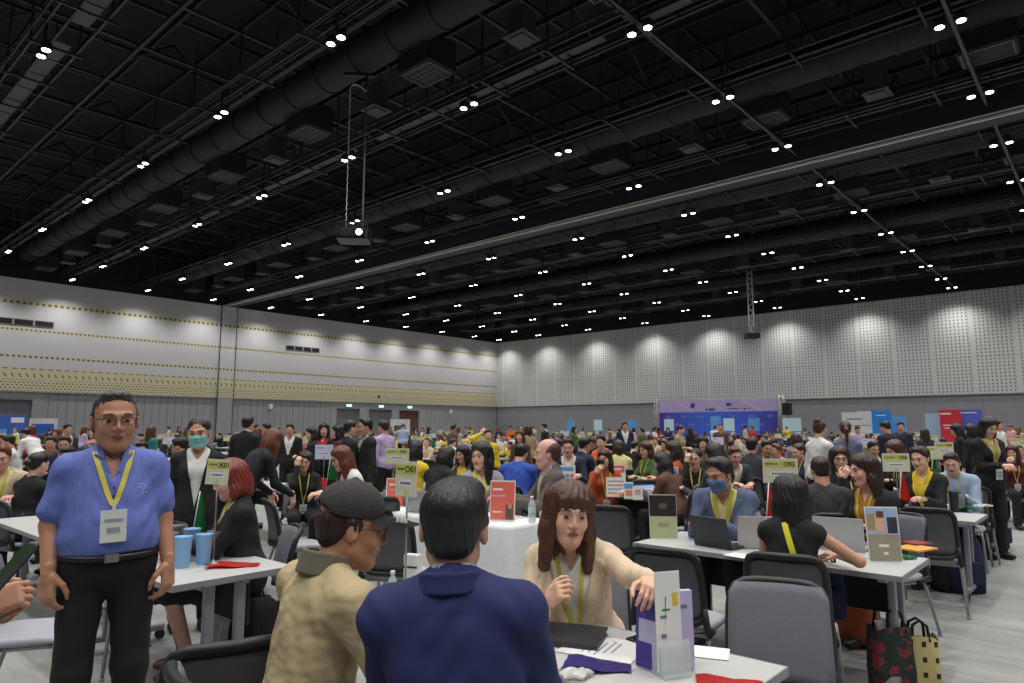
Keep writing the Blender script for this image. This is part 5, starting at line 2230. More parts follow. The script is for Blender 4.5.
# woman in black sleeveless top, back to camera
r0, yw, sc = ground(785, 4.25), face(-28), 1.02
F = Fig(fem=True, lean=10, head=(18, 4, 0), rw=(0.24, 0.30, 0.79), lw=(-0.14, 0.36, 0.79), rpole=(1.0, 0.0, -0.6), rh=((-1, 0.5, 0), (0, 0, 1)), feet=0.22)
t = NT('stripe_leggings', 0.9)
t.base(t.mix(t.dash(t.f('ADD', t.Z, t.f('MULTIPLY', t.X, 0.3)), 0.02, 0.4), rgb(24, 24, 26), rgb(190, 190, 188)))
lady2 = person(r0, yw, F, 'sleeveless_lady', 0, sc, 'longback', 'hair_black', 'skin', 'lips', 'plain', MATS['cloth_black'], None, MATS['stripe_leggings'], sleeve='none',
               topkw=dict(hem=-0.06), label='woman in black sleeveless top with long black hair, back to camera', shoem=MATS['shoe_brown'])
chair_for(r0, yw, 'black-framed chair under the woman in sleeveless black top', back=0.06)
mb = MB()
tb = F.surf(MESHC[[k for k in MESHC if k[0] == 'sleeveless_lady' and k[2] == 'top'][0]])
pts = []
for t_ in np.linspace(0, 1, 14):
    x, z = 0.03 - 0.13 * t_ * 0 - 0.06 + 0.11 * t_, 0.46 - 0.40 * t_
    hh = tb.ray_cast(Vector(F.T(x, -0.5, z)), Vector(F.Rt @ np.array((0, 1.0, 0))))
    if hh[0] is not None:
        pts.append(hh[0] - Vector(F.Rt @ np.array((0, 1.0, 0))) * 0.006)
for a, b in zip(pts, pts[1:]):
    n_ = Vector((0.016, 0, 0.004))
    mb.quad([a - n_, a + n_, b + n_, b - n_])
    o_ = Vector((0, -0.003, 0))
    mb.quad([a - n_ + o_, b - n_ + o_, b + n_ + o_, a + n_ + o_])
mb.obj('bag_strap', mat('strap_yellow', (214, 208, 40), 0.6), lady2)

# woman with long brown hair in profile, rust top
r0, yw, sc = ground(872, 5.6), face(118), 1.09
F = Fig(fem=True, lean=9, head=(-24, 4, 2), headscale=0.96)
person(r0, yw, F, 'profile_lady', 0, sc, 'longback', 'hair_dark', 'skin_fair', 'lips_red', 'jacket', MATS['cloth_black'], cloth('shirt_rust', (172, 112, 40)), cloth('skirt_rust', (128, 62, 22)), legs='dress', lan='lanyard_yellow',
       label='fair woman with long dark brown hair and open mouth, mustard top')
chair_for(r0, yw, 'chair of the woman in mustard top')

# woman in grey jacket at the white-clothed table and the balding man
r0, yw, sc = ground(482, 7.5), face(185), 1.12
F = Fig(fem=True, lean=6, head=(-34, 2, 0), headscale=1.06)
t = NT('tweed_grey', 0.9)
t.base(t.mix(t.noise(90), rgb(92, 94, 98), rgb(196, 196, 198)))
person(r0, yw, F, 'tweed_lady', 0, sc, 'long', 'hair_black', 'skin_light', 'lips', 'jacket', MATS['tweed_grey'], MATS['cloth_pale_yellow'], MATS['cloth_black'], lan='lanyard_yellow', lan_kw=dict(wid=0.022),
       label='woman with long black hair and grey tweed jacket looking sideways')
chair_for(r0, yw, 'chair of the woman in grey tweed jacket')
r0, yw, sc = ground(553, 6.95), face(100), 1.15
F = Fig(lean=3, head=(-6, 0, 0), headscale=1.08, build=1.06)
person(r0, yw, F, 'balding_man', 0, sc, 'balding', 'hair_brown', 'skin_fair', 'lips', 'jacket', MATS['cloth_taupe'], MATS['cloth_light_blue'], MATS['cloth_navy'], lan='lanyard_yellow',
       label='balding man in brown-grey blazer facing the woman in grey tweed')
chair_for(r0, yw, 'chair of the balding man')
# ---------------------------------------------------------------- labels worked out at the end
AUTO = []      # (object, lead text, world point, group)
BANDS = [(0, 60, 'at far left'), (60, 170, 'behind the man in polo'), (170, 232, 'behind the masked woman'), (232, 300, 'left of the doorways'), (300, 345, 'just before the first doorway'),
         (345, 410, 'before the lit doorways'), (410, 495, 'left of the room corner'), (495, 560, 'right of the room corner'), (560, 655, 'left of the purple backdrop'),
         (655, 720, 'before backdrop left half'), (720, 780, 'before backdrop right half'), (780, 850, 'right of the purple backdrop'), (850, 905, 'near the blue banner'),
         (905, 962, 'near the red banner'), (962, 1100, 'at far right')]


def auto(o, lead, p, group, cat):
    o['category'] = cat
    o['group'] = group
    AUTO.append((o, lead, Vector(p), group))


def finish_labels():
    D = {}
    for o, lead, p, g in AUTO:
        q = proj(p)
        x = q[0] if q else -50
        bd = [b for b in BANDS if b[0] <= x < b[1]]
        bd = bd[0][2] if bd else ('outside left edge' if x < 0 else 'outside right edge')
        D.setdefault((lead, bd), []).append((q[2] if q else 0, o))
    for (lead, bd), L in D.items():
        L.sort(key=lambda t_: t_[0])
        for i, (_, o) in enumerate(L):
            o['label'] = lead + ', ' + bd + ('' if len(L) == 1 else ', ' + ('nearest' if i == 0 else ordn(i) + ' nearest'))


# ---------------------------------------------------------------- near tables
Z_T = 0.742
for (a_, b_, lb) in ((2.235, 1.88, 'white table in the foreground with upright brochures and purple leaflets'), (2.03, 4.86, 'white folding table with light blue tumblers'),
                     (2.05, 7.16, 'white folding table with small red flag behind the polo man'), (4.95, 1.93, 'white table with laptops under the O02 sign'),
                     (8.0, 1.98, 'white table with black thermos and green flag'), (11.2, 2.15, 'white table at right edge before the blazer woman'),
                     (7.9, 4.86, 'white table crowded with brochures and tablet'), (5.42, 7.62, 'white table with red cup and green flag'), (5.42, 9.6, 'white table behind the masked woman'), (8.05, 7.87, 'white table below the orange pennant')):
    tag(table(AB(a_, b_)), lb, 'table', 'white folding tables')
# white-clothed table
tb_ = table(AB(4.79, 5.06))
tb_.scale = (1.14, 0.8, 1)
tag(tb_, 'table hidden under a white floor-length cloth', 'table', 'white folding tables')
mb = MB()
bm = mb.bm
rows = []
n = 96
for i, (z, ex_) in enumerate(((0.754, -0.02), (0.752, 0.008), (0.72, 0.016), (0.5, 0.03), (0.25, 0.05), (0.012, 0.065))):
    ring = []
    for k in range(n):
        t_ = 2 * math.pi * k / n
        c, s_ = math.cos(t_), math.sin(t_)
        q = (abs(c) ** 14 + abs(s_) ** 14) ** (-1 / 14)
        wv = (0.022 * math.sin(k * 1.05) + 0.012 * math.sin(k * 2.3)) * max(0, (0.72 - z)) * 1.2
        ring.append(bm.verts.new(((1.05 + ex_ + wv) * c * q, (0.32 + ex_ + wv) * s_ * q, z)))
    rows.append(ring)
for a, b in zip(rows, rows[1:]):
    for k in range(n):
        f = bm.faces.new((a[k], a[(k + 1) % n], b[(k + 1) % n], b[k]))
        f.smooth = True
bm.faces.new(rows[0])
o = mb.obj('tablecloth', cloth('linen_white', (222, 224, 226), bump=0.3), None, AB(4.79, 5.06))
tag(o, 'white tablecloth falling to the floor in folds', 'tablecloth')
ZC = 0.757

# ---------------------------------------------------------------- near things on tables
S_ = sign(onz(405, 602, Z_T), face(-38), 'O01', w=0.15, h=0.175, zc=0.60, label='cream table sign reading O01 above the navy man')
g = empty('leaflet_box', onz(410, 600, Z_T), face(-20))
tag(g, 'white upright box at the foot of the O01 sign', 'box')
mb = MB()
mb.box((0, 0.02, 0.11), (0.075, 0.05, 0.22), bev=0.004)
bb_ = mb.obj('box_body', MATS['white_plastic'], g)
mb = MB()
mb.box((0, -0.0055, 0.16), (0.077, 0.001, 0.01))
mb.obj('print', MATS['ink'], bb_)
laid_flag(onz(382, 600, Z_T), face(85), mat('snack_yellow', (214, 186, 60), 0.6, noise=0.5, nscale=60), 'yellow patterned snack packet on the foreground table', 0.16, 0.05, cat='packet', name='snack_packet')
bottle(onz(392, 606, Z_T), 'small clear bottle beside the yellow packet', 0.8)
paper(onz(604, 648, Z_T), face(62), 'large printed sheet lying before the woman in cream blazer', 0.26, 0.30)
laid_flag(onz(597, 668, Z_T), face(-15), MATS['purple_cloth'], 'purple and white leaflet pile at bottom centre', 0.24, 0.16, cat='leaflet', name='purple_leaflet', amp=0.02)
laid_flag(onz(578, 678, Z_T), face(20), MATS['paper'], 'crumpled white wrapper beside the purple leaflet', 0.12, 0.08, cat='wrapper', name='paper_wrapper', amp=0.03)
laptop(onz(566, 640, Z_T), face(160), MATS['laptop_dark'], MATS['screen_dark'], 'dark laptop lying before the woman in cream blazer', ang=4, w=0.30, d=0.2)
mb = MB()
mb.box((0, 0, 0.006), (0.075, 0.15, 0.009), bev=0.003)
o = mb.obj('case', MATS['laptop_dark'])
g = empty('smartphone', onz(646, 643, Z_T), face(40))
tag(g, 'dark phone lying left of the upright brochures', 'phone')
o.parent = g
mb = MB()
mb.box((0, 0, 0.0112), (0.068, 0.14, 0.001))
mb.obj('screen', MATS['screen_dark'], g)
paper(onz(702, 652, Z_T), face(70), 'white sheet right of the upright brochures', 0.14, 0.20, ink=False)
laid_flag(onz(730, 684, Z_T), face(-10), MATS['flag_red'], 'red cloth at bottom edge of foreground table', 0.22, 0.10, cat='cloth', name='red_cloth')
# brochure holder with leaflets
g = empty('brochure_holder', onz(672, 674, Z_T), face(18))
tag(g, 'clear acrylic holder at the front of the foreground table', 'holder')
mb = MB()
mb.box((0, 0, 0.004), (0.115, 0.09, 0.006))
mb.box((0, -0.03, 0.06), (0.112, 0.003, 0.12), rx(-0.1))
mb.box((-0.056, 0.0, 0.05), (0.003, 0.07, 0.10))
mb.box((0.056, 0.0, 0.05), (0.003, 0.07, 0.10))
mb.obj('acrylic_shell', MATS['clear_plastic'], g)
bh = onz(672, 674, Z_T)
rzb = rz(face(18))
tent_card(bh + rzb @ Vector((-0.012, -0.012, 0.012)), face(18), 0.10, 0.335, 'tall white leaflet held by the woman in cream blazer',
          [(0.25, 0, 0.2, 0.14, 'snack_yellow')][:0] + [(-0.2, 0.55, 0.25, 0.03, 'paper_ink'), (-0.1, 0.62, 0.3, 0.02, 'flag_green'), (0.28, 0.72, 0.22, 0.13, 'snack_yellow'), (-0.22, 0.36, 0.2, 0.04, 'paper_ink'), (0.0, 0.12, 0.85, 0.2, 'board_lav')], name='leaflet', lean=2, stand=False, cat='leaflet', thick=0.004)
tent_card(bh + rzb @ Vector((-0.055, 0.05, 0.002)), face(-50), 0.13, 0.26, 'blue-purple booklet standing behind the white leaflet', [(0, 0.5, 0.8, 0.3, 'purple_light')], name='booklet', lean=3, stand=False, cat='booklet', thick=0.01, back='purple_book')
tent_card(bh + rzb @ Vector((0.066, 0.04, 0.002)), face(8), 0.085, 0.265, 'pale lilac booklet standing right of the white leaflet', [(0, 0.8, 0.5, 0.05, 'paper_ink')], name='booklet', lean=2, stand=False, cat='booklet', thick=0.03, back='purple_light')

# left table
for k, (px, py, h_, m_, nm) in enumerate(((182, 567, 0.19, 'cup_blue', 'light blue tumbler, front left of the cluster'), (203, 564, 0.19, 'cup_blue', 'light blue tumbler, front right of the cluster'),
                                        (191, 557, 0.19, 'cup_blue', 'light blue tumbler, behind the two front ones'), (214, 559, 0.185, 'cup_grey', 'grey tumbler at right of the blue tumblers'),
                                        (168, 562, 0.185, 'cup_grey', 'grey tumbler at left of the blue tumblers'), (174, 553, 0.19, 'cup_grey', 'grey tumbler at the back left of the cluster'))):
    tumbler(onz(px, py, Z_T), MATS[m_], nm, h=h_ * 0.98, r=0.052)
bottle(onz(221, 556, Z_T), 'clear water bottle right of the tumblers', 0.85)
sign(onz(213, 564, Z_T), face(25), 'X01', w=0.135, h=0.16, zc=0.575, tilt=0.08, label='cream table sign reading X01 beside red-haired woman')
pennant(onz(190, 548, Z_T), face(0), MATS['flag_green'], 0.40, 'green pennant flag standing behind the blue tumblers', 0.10)
laid_flag(onz(234, 566, Z_T), face(5), MATS['flag_red'], 'red folded pennant lying on the tumbler table', 0.30, 0.2, amp=0.016)
paper(onz(240, 550, Z_T), face(30), 'white sheet under the red-haired woman hands', 0.2, 0.28, ink=False)
for k, (px, py, lb) in enumerate(((150, 505, 'light grey tray behind the polo man, upper'), (152, 520, 'light grey tray behind the polo man, lower'))):
    pass
# table behind the polo man
laid_flag(onz(68, 520, Z_T), face(10), MATS['flag_red'], 'red folded pennant on the table behind polo man', 0.20, 0.10)
bottle(onz(56, 505, Z_T), 'clear bottle with green label near left edge', 1.0)
paper(onz(88, 508, Z_T), face(30), 'white papers on the table behind polo man')
paper(onz(30, 512, Z_T), face(50), 'white papers near the left edge')
tumbler(onz(4, 516, Z_T), MATS['paper'], 'white paper cup at left edge', 0.14, 0.045, 'paper_cup')
sign(onz(119, 519, Z_T), face(6), 'N01', w=0.2, h=0.22, zc=0.50, lav=True, label='white table sign left of the polo man')
# cloth table
tent_card(onz(502, 521, ZC), face(-12), 0.235, 0.36, 'orange-red poster card in acrylic stand on the white cloth', [(0, 0.5, 0.94, 0.94, 'coral'), (-0.2, 0.78, 0.4, 0.05, 'paper'), (-0.15, 0.62, 0.55, 0.03, 'purple_light'), (0.28, 0.22, 0.3, 0.36, 'cloth_taupe'), (-0.2, 0.22, 0.4, 0.03, 'paper'), (0.30, 0.36, 0.14, 0.1, 'skin')], lean=8)
bottle(onz(532, 522, ZC), 'clear water bottle on the white tablecloth', 1.1)
tumbler(onz(542, 517, ZC), MATS['paper'], 'small white cup on the white tablecloth', 0.06, 0.03, 'cup')
tent_card(AB(4.80, 5.86, ZC), face(2), 0.30, 0.30, 'coral poster card beside the O01 sign', [(0, 0.5, 0.94, 0.94, 'coral'), (-0.2, 0.78, 0.4, 0.06, 'paper'), (-0.0, 0.6, 0.7, 0.03, 'purple_light'), (0.25, 0.22, 0.32, 0.4, 'cloth_taupe'), (0.25, 0.38, 0.16, 0.12, 'skin'), (-0.25, 0.25, 0.35, 0.05, 'paper')], lean=6)
laptop(AB(4.72, 5.35, ZC), face(150), MATS['laptop_silver'], mat('screen_blue', (150, 180, 215), 0.2), 'laptop with pale blue screen right of the O01 sign', ang=110)
# right-hand table row
laptop(onz(722, 546, Z_T), face(128), MATS['laptop_dark'], MATS['screen_dark'], 'dark open laptop under the hands of the masked man', ang=108)
laptop(onz(757, 546, Z_T), face(176), MATS['laptop_silver'], MATS['screen_dark'], 'silver laptop left of the sleeveless woman', ang=100, w=0.33)
laptop(onz(842, 548, Z_T), face(146), MATS['laptop_silver'], MATS['screen_dark'], 'grey laptop before the woman in mustard top', ang=100, w=0.33)
tent_card(onz(886, 563, Z_T), face(-8), 0.205, 0.34, 'photo card showing a person, lower half taupe', [(0, 0.74, 0.96, 0.5, 'cloth_light_blue'), (-0.12, 0.72, 0.3, 0.34, 'skin_light'), (-0.3, 0.78, 0.25, 0.3, 'cloth_khaki'), (0.3, 0.68, 0.3, 0.28, 'cloth_charcoal'), (-0.02, 0.84, 0.2, 0.14, 'cloth_brown'), (0, 0.25, 0.96, 0.48, 'cloth_taupe_light')], lean=6) if False else None
mat('card_taupe', (150, 144, 128), 0.7)
mat('card_black', (40, 34, 36), 0.5)
mat('card_sage', (176, 182, 142), 0.7)
mat('card_blue', (96, 156, 214), 0.6)
mat('card_orange', (232, 132, 84), 0.6)
c_ = tent_card(onz(886, 561, Z_T), face(-6), 0.205, 0.34, 'photo card showing a working person above a taupe panel', [(0, 0.74, 0.96, 0.48, 'cloth_light_blue'), (0.3, 0.66, 0.3, 0.3, 'cloth_charcoal'), (-0.32, 0.72, 0.3, 0.3, 'cloth_khaki'), (-0.08, 0.70, 0.28, 0.32, 'skin_light'), (-0.05, 0.86, 0.22, 0.12, 'cloth_brown'), (0, 0.25, 0.96, 0.48, 'card_taupe'), (-0.02, 0.28, 0.3, 0.05, 'paper'), (0.02, 0.14, 0.14, 0.05, 'paper')], lean=6)
tent_card(onz(664, 538, Z_T), face(-3), 0.215, 0.33, 'menu card with dark photo above pale green panel', [(0, 0.74, 0.98, 0.5, 'card_black'), (0, 0.74, 0.3, 0.12, 'cloth_taupe'), (0, 0.25, 0.98, 0.5, 'card_sage'), (0, 0.3, 0.4, 0.1, 'card_taupe')], lean=6)
for k, (px, py, w_, d_, m_, lb) in enumerate(((915, 549, 0.24, 0.19, mat('book_yellow', (214, 160, 70), 0.6), 'yellow-orange booklet beside the photo card'), (917, 545.5, 0.16, 0.13, mat('book_maroon', (140, 60, 60), 0.6), 'small maroon booklet on top of the yellow booklet'))):
    g = empty('booklet', onz(px, py, Z_T) + Vector((0, 0, 0.013 * k)), face(30 - 12 * k))
    tag(g, lb, 'booklet')
    mb = MB()
    mb.box((0, 0, 0.006), (w_, d_, 0.012), bev=0.001)
    bo = mb.obj('cover', m_, g)
    mb = MB()
    mb.box((0.004, 0.003, 0.006), (w_, d_, 0.009))
    mb.obj('pages', MATS['paper'], bo)
laid_flag(onz(906, 559, Z_T), face(-20), MATS['flag_green'], 'small green cloth lying right of the photo card', 0.13, 0.07, amp=0.025)
sign(onz(783, 532, Z_T), face(-2), 'O02', w=0.29, h=0.20, zc=0.50, label='large cream table sign reading O02')
pennant(onz(765, 537, Z_T), face(0), MATS['flag_red'], 0.42, 'red pennant flag below the O02 sign', 0.10)
# white crane-shaped table lamp between the laptops
g = empty('gadget_stand', onz(769, 546, Z_T), face(0))
tag(g, 'white slim gadget stand before the silver laptop', 'stand')
mb = MB()
mb.lathe([(0.05, 0), (0.05, 0.008), (0.01, 0.016)], 18)
mb.obj('base', MATS['white_plastic'], g)
mb = MB()
mb.tube([(0, 0, 0.01), (0.005, 0, 0.08), (-0.01, 0, 0.13), (0.0, 0, 0.17)], 0.007, 8)
mb.obj('neck', MATS['white_plastic'], g)
mb = MB()
mb.lathe([(0.001, -0.012), (0.05, -0.008), (0.055, 0.004), (0.02, 0.014), (0.001, 0.016)], 18, Matrix.Translation((0, 0, 0.12)))
mb.obj('head', MATS['white_plastic'], g)
paper(onz(742, 556, Z_T) * 1.0, face(40), 'white sheet left of the sleeveless woman', 0.15, 0.2, ink=False)
# third row on the right
laptop(onz(922, 507, Z_T), face(170), MATS['laptop_silver'], MATS['screen_dark'], 'silver laptop back beneath the red pennant', ang=100, w=0.34)
tumbler(onz(955, 512, Z_T), MATS['modesty_dark'], 'black thermos mug on the right-hand table', 0.19, 0.045, 'thermos', MATS['caster_black'])
tumbler(onz(947, 512, Z_T), MATS['paper'], 'tiny white bottle beside the black thermos', 0.06, 0.022, 'pill_bottle', MATS['white_plastic'])
laid_flag(onz(966, 509, Z_T), face(0), MATS['flag_green'], 'green crumpled cloth beside the black thermos', 0.20, 0.13, amp=0.03)
laid_flag(onz(985, 507, Z_T), face(20), MATS['paper'], 'white crumpled cloth at the end of right-hand table', 0.22, 0.12, amp=0.03, cat='cloth', name='white_cloth')
sign(onz(899, 512, Z_T), face(-4), 'O03', w=0.27, h=0.185, zc=0.50, label='cream table sign above the red pennant at right')
pennant(onz(899, 511, Z_T), face(0), MATS['flag_red'], 0.40, 'red pennant flag beneath the right-hand table sign', 0.13)
sign(onz(947, 489.5, Z_T), face(2), 'O04', w=0.27, h=0.185, zc=0.56, label='cream table sign covering the face of checked-shirt man')
sign(onz(939, 488.5, Z_T), face(2), '', w=0.27, h=0.185, zc=0.50, label='cream table sign partly behind another at right')
pennant(onz(931, 488, Z_T), face(0), MATS['flag_green'], 0.40, 'green pennant flag left of the checked-shirt man', 0.2)
tumbler(onz(1004, 480, Z_T), MATS['paper'], 'white bottle-shaped cup near the right edge', 0.2, 0.04, 'water_jug', MATS['white_plastic'])
# brochures on the middle table
tent_card(onz(566, 493, Z_T) , face(0), 0.26, 0.36, 'white card with blue and red circles in middle row', [(0, 0.86, 0.8, 0.14, 'card_blue'), (-0.2, 0.62, 0.2, 0.12, 'paper_ink'), (0.08, 0.62, 0.2, 0.12, 'card_blue'), (0.32, 0.62, 0.16, 0.12, 'coral')], lean=5)
tent_card(onz(616, 497, Z_T), face(-4), 0.24, 0.24, 'white brochure stand with blue and red text rows', [(0, 0.8, 0.8, 0.06, 'card_blue'), (0, 0.6, 0.8, 0.06, 'coral'), (0, 0.4, 0.8, 0.06, 'card_blue'), (0, 0.2, 0.8, 0.06, 'card_orange')], lean=6)
tent_card(onz(617, 492, Z_T), face(-4), 0.24, 0.36, 'taller red-topped poster behind the brochure stand', [(0, 0.84, 0.9, 0.26, 'coral'), (0, 0.84, 0.6, 0.06, 'paper')], lean=4)
tent_card(onz(629, 499, Z_T), face(3), 0.12, 0.2, 'small orange and blue card on the middle table', [(0, 0.75, 0.9, 0.3, 'card_blue'), (0, 0.35, 0.7, 0.35, 'card_orange')], lean=5)
tent_card(onz(638, 500, Z_T), face(3), 0.12, 0.16, 'small white card with pink picture', [(0, 0.55, 0.6, 0.4, 'cloth_pink')], lean=5)
tent_card(onz(672, 493, Z_T), face(-30), 0.16, 0.34, 'tilted white and blue leaflet stand', [(0, 0.85, 0.9, 0.24, 'card_blue'), (0, 0.35, 0.6, 0.2, 'card_sage')], lean=8)
laptop(onz(655, 497, Z_T), face(20), MATS['laptop_dark'], MATS['card_blue'], 'black tablet on keyboard with bright blue screen', ang=150, w=0.28, d=0.16)
laid_flag(onz(684, 498, Z_T), face(0), MATS['coral'], 'red and white leaflets on the middle table end', 0.3, 0.16, cat='leaflet', name='leaflet_pile', amp=0.008)
# left middle table
tumbler(onz(323, 491, Z_T), MATS['flag_red'], 'red square cup on left middle table', 0.17, 0.05, 'red_cup')
laid_flag(onz(338, 495, Z_T), face(-30), MATS['flag_red'], 'red folded pennant beside the red cup', 0.3, 0.14, amp=0.02)
pennant(onz(326, 488, Z_T), face(0), MATS['flag_green'], 0.44, 'green pennant flag before the woman in white blouse', 0.16)
sign(onz(323, 490, Z_T), face(0), '', w=0.25, h=0.20, zc=0.52, lav=True, label='lavender table sign above the green pennant')
tent_card(onz(298, 489, Z_T), face(0), 0.12, 0.19, 'white leaflet on left middle table', [(0, 0.6, 0.5, 0.3, 'paper_ink')], lean=5)
tumbler(onz(297, 493, Z_T), MATS['cloth_maroon'], 'dark round bowl of sweets on left middle table', 0.04, 0.09, 'sweet_bowl')
for (px, Y_, num, lav, wd_, lb) in ((398, 8.8, 'N02', False, 0.30, 'cream table sign reading N02 above green pennant'), (474, 10.9, '', True, 0.24, 'lavender table sign left of the yellow-shirted woman')):
    p_ = W((px - 512) / 688.4 * Y_, Y_, Z_T)
    sign(p_, face(0), num, w=wd_, h=0.19, zc=0.50, lav=lav, label=lb)
pennant(W((398 - 512) / 688.4 * 8.7, 8.7, Z_T), face(0), MATS['flag_green'], 0.36, 'green pennant flag below the N02 sign', 0.16)
pennant(W((471 - 512) / 688.4 * 11.0, 11.0, Z_T), face(0), mat('flag_orange', (222, 84, 44), 0.7), 0.36, 'orange pennant flag below a lavender sign', 0.16)

# bags and floor things
tote(onz(887, 668, 0), face(10), 0.30, 0.16, 0.40, None, 'dark floral tote bag under the right-hand table end', fill=None) if False else None
t = NT('floral_dark', 0.9)
n = t.noise(14)
c0 = t.mix(t.f('GREATER_THAN', n, 0.56), rgb(34, 48, 40), rgb(120, 44, 52))
t.base(c0)
t = NT('pattern_cream', 0.9)
d = t.AND(t.dash(t.X, 0.07, 0.35), t.dash(t.Z, 0.09, 0.35))
t.base(t.mix(d, rgb(196, 182, 128), rgb(44, 38, 36)))
tote(onz(893, 690, 0), face(8), 0.26, 0.16, 0.38, MATS['floral_dark'], 'dark floral tote bag on floor under the table end', fill=MATS['paper'])
tote(onz(922, 690, 0), face(-15), 0.22, 0.12, 0.32, MATS['pattern_cream'], 'cream patterned tote bag on floor beside table leg')
bag(onz(966, 592, 0), face(0), 0.34, 0.22, 0.56, MATS['navy_fabric'], 'tall navy bag standing under the right-hand table')
bag(onz(993, 548, 0), face(30), 0.4, 0.3, 0.5, MATS['black_fabric'], 'black backpack on floor at the right edge')
bag(onz(948, 590, 0), face(20), 0.3, 0.22, 0.3, MATS['black_fabric'], 'low black bag left of the navy bag')
bag(onz(254, 672, 0), face(20), 0.34, 0.24, 0.48, MATS['black_fabric'], 'black backpack on floor under the tumbler table')
tote(onz(229, 668, 0), face(5), 0.30, 0.14, 0.40, mat('bag_white', (200, 202, 204), 0.5), 'white carrier bag on floor beside black backpack')
t = bag(W(2.02, 4.55, 0.40), face(-28), 0.22, 0.11, 0.34, MATS['navy_fabric'], 'dark navy shoulder bag hanging beside the sleeveless woman', name='handbag')
mb = MB()
mb.tube([(-0.06, 0, 0.33), (-0.04, -0.01, 0.46), (0.04, 0.01, 0.46), (0.06, 0, 0.33)], 0.008, 6)
mb.obj('shoulder_strap', MATS['black_fabric'], t)

# loose chairs near the camera
for px, Y_, hd, lb in ((768, 2.98, 158, 'large grey chair front in the right foreground'), (236, 2.62, 28, 'chair back rim at bottom left before the black backpack'),
                       (48, 4.05, -72, 'black-framed chair at left edge beside phone'), (676, 4.35, -34, 'empty black-framed chair at centre right'), (400, 5.7, -10, 'black-framed chair behind the O01 sign'),
                       (612, 6.55, -20, 'empty black-framed chair behind the cream blazer woman'), (140, 4.9, 140, 'grey chair behind the polo man'), (366, 6.3, 20, 'grey chair behind the grey cap'),
                       (922, 6.35, -34, 'black-framed chair at the thermos table'), (960, 8.6, -25, 'black-framed chair before the checked-shirt man'), (376, 7.3, 20, 'grey chair back left of coral poster'),
                       (640, 9.6, 0, 'black-framed chair behind brochure table'), (300, 7.0, -60, 'chair with grey back at left middle table')):
    o = chair(ground(px, Y_), face(hd))
    tag(o, lb, 'chair', 'conference chairs')

# ---------------------------------------------------------------- middle-distance people
POSES = {}


def pose(nm, fem):
    k = (nm, fem)
    if k in POSES:
        return POSES[k]
    D = dict(
        sitA=dict(lean=9, head=(0, 10, 0)),
        sitB=dict(lean=20, head=(0, 16, 3), neckf=0.035, rw=(0.08, 0.42, 0.79), lw=(-0.12, 0.44, 0.79), rh=((-0.6, 1, 0), (0, 0, 1)), lh=((0.6, 1, 0), (0, 0, 1))),
        sitC=dict(lean=4, head=(28, 4, 0)),
        sitE=dict(lean=5, head=(-28, 4, 2), rw=(0.13, 0.26, 1.0), rh=((-0.5, 0.3, 0.8), (0.6, 0.7, 0)), curl=0.7),
        sitD=dict(lean=12, head=(-8, 8, -8), rw=(0.085, 0.26, 1.10), rh=((-0.1, -0.1, 1), (0.6, 0.8, 0)), curl=0.7),
        standA=dict(sit=False, lean=0, head=(0, 4, 0)),
        standB=dict(sit=False, lean=4, head=(0, 22, 0), rw=(0.06, 0.28, 1.08), lw=(-0.06, 0.28, 1.08), rh=((-0.8, 0.6, 0), (0, 0.3, 1)), lh=((0.8, 0.6, 0), (0, 0.3, 1))),
        standC=dict(sit=False, lean=38, head=(10, 20, 0), rw=(0.2, 0.5, 0.85), lw=(-0.2, 0.5, 0.85)),
        standD=dict(sit=False, lean=3, head=(0, 8, 0), rw=(0.12, 0.06, 1.55), rpole=(1, 0.5, 0.3), rh=((-0.5, 0, 1), (0.5, 0.8, 0)), curl=0.6),
        standE=dict(sit=False, lean=2, head=(20, 6, 0), rw=(0.10, 0.26, 1.12), rh=((-0.8, 0.5, 0.2), (0, 0.3, 1))),
    )[nm]
    POSES[k] = Fig(fem=fem, headscale=0.93, **D)
    return POSES[k]


BASEH = {}


def toph(F):
    return F.H[2] + 0.118


SKY = np.full(1100, 683.0)


def cover(px, Y, ztop, w=0.46):
    y = 427.5 + (1.6 - ztop) * 688 / Y
    h = w / 2 * 688 / Y
    i0, i1 = int(max(0, px - h)), int(min(1099, px + h))
    hw = 0.11 * 688 / Y
    j0, j1 = int(max(0, px - hw)), int(min(1099, px + hw))
    SKY[j0:j1 + 1] = np.minimum(SKY[j0:j1 + 1], y)
    sh = 427.5 + (1.6 - (ztop - 0.27)) * 688 / Y
    SKY[i0:i1 + 1] = np.minimum(SKY[i0:i1 + 1], sh)


for px, Y, z in ((113, 2.97, 1.74), (572, 2.8, 1.35), (467, 1.85, 1.45), (322, 2.25, 1.38), (203, 5.75, 1.69), (240, 4.8, 1.28), (725, 5.5, 1.35), (793, 4.3, 1.27), (866, 5.4, 1.33), (487, 6.7, 1.33), (545, 6.5, 1.4)):
    cover(px, Y, z)

SKINS = ('skin', 'skin_light', 'skin', 'skin_tan')
HN = {'hair_black': 'black', 'hair_dark': 'dark', 'hair_brown': 'brown', 'hair_auburn': 'auburn', 'hair_grey': 'grey', 'hair_red': 'red', 'hair_blond': 'blond'}
SN = {'short': 'short', 'crew': 'short', 'long': 'long', 'longback': 'long', 'longbang': 'long', 'bob': 'bobbed', 'bun': 'bun', 'tied': 'tied', 'ponytail': 'ponytail', 'balding': 'thin'}
PLACED = []


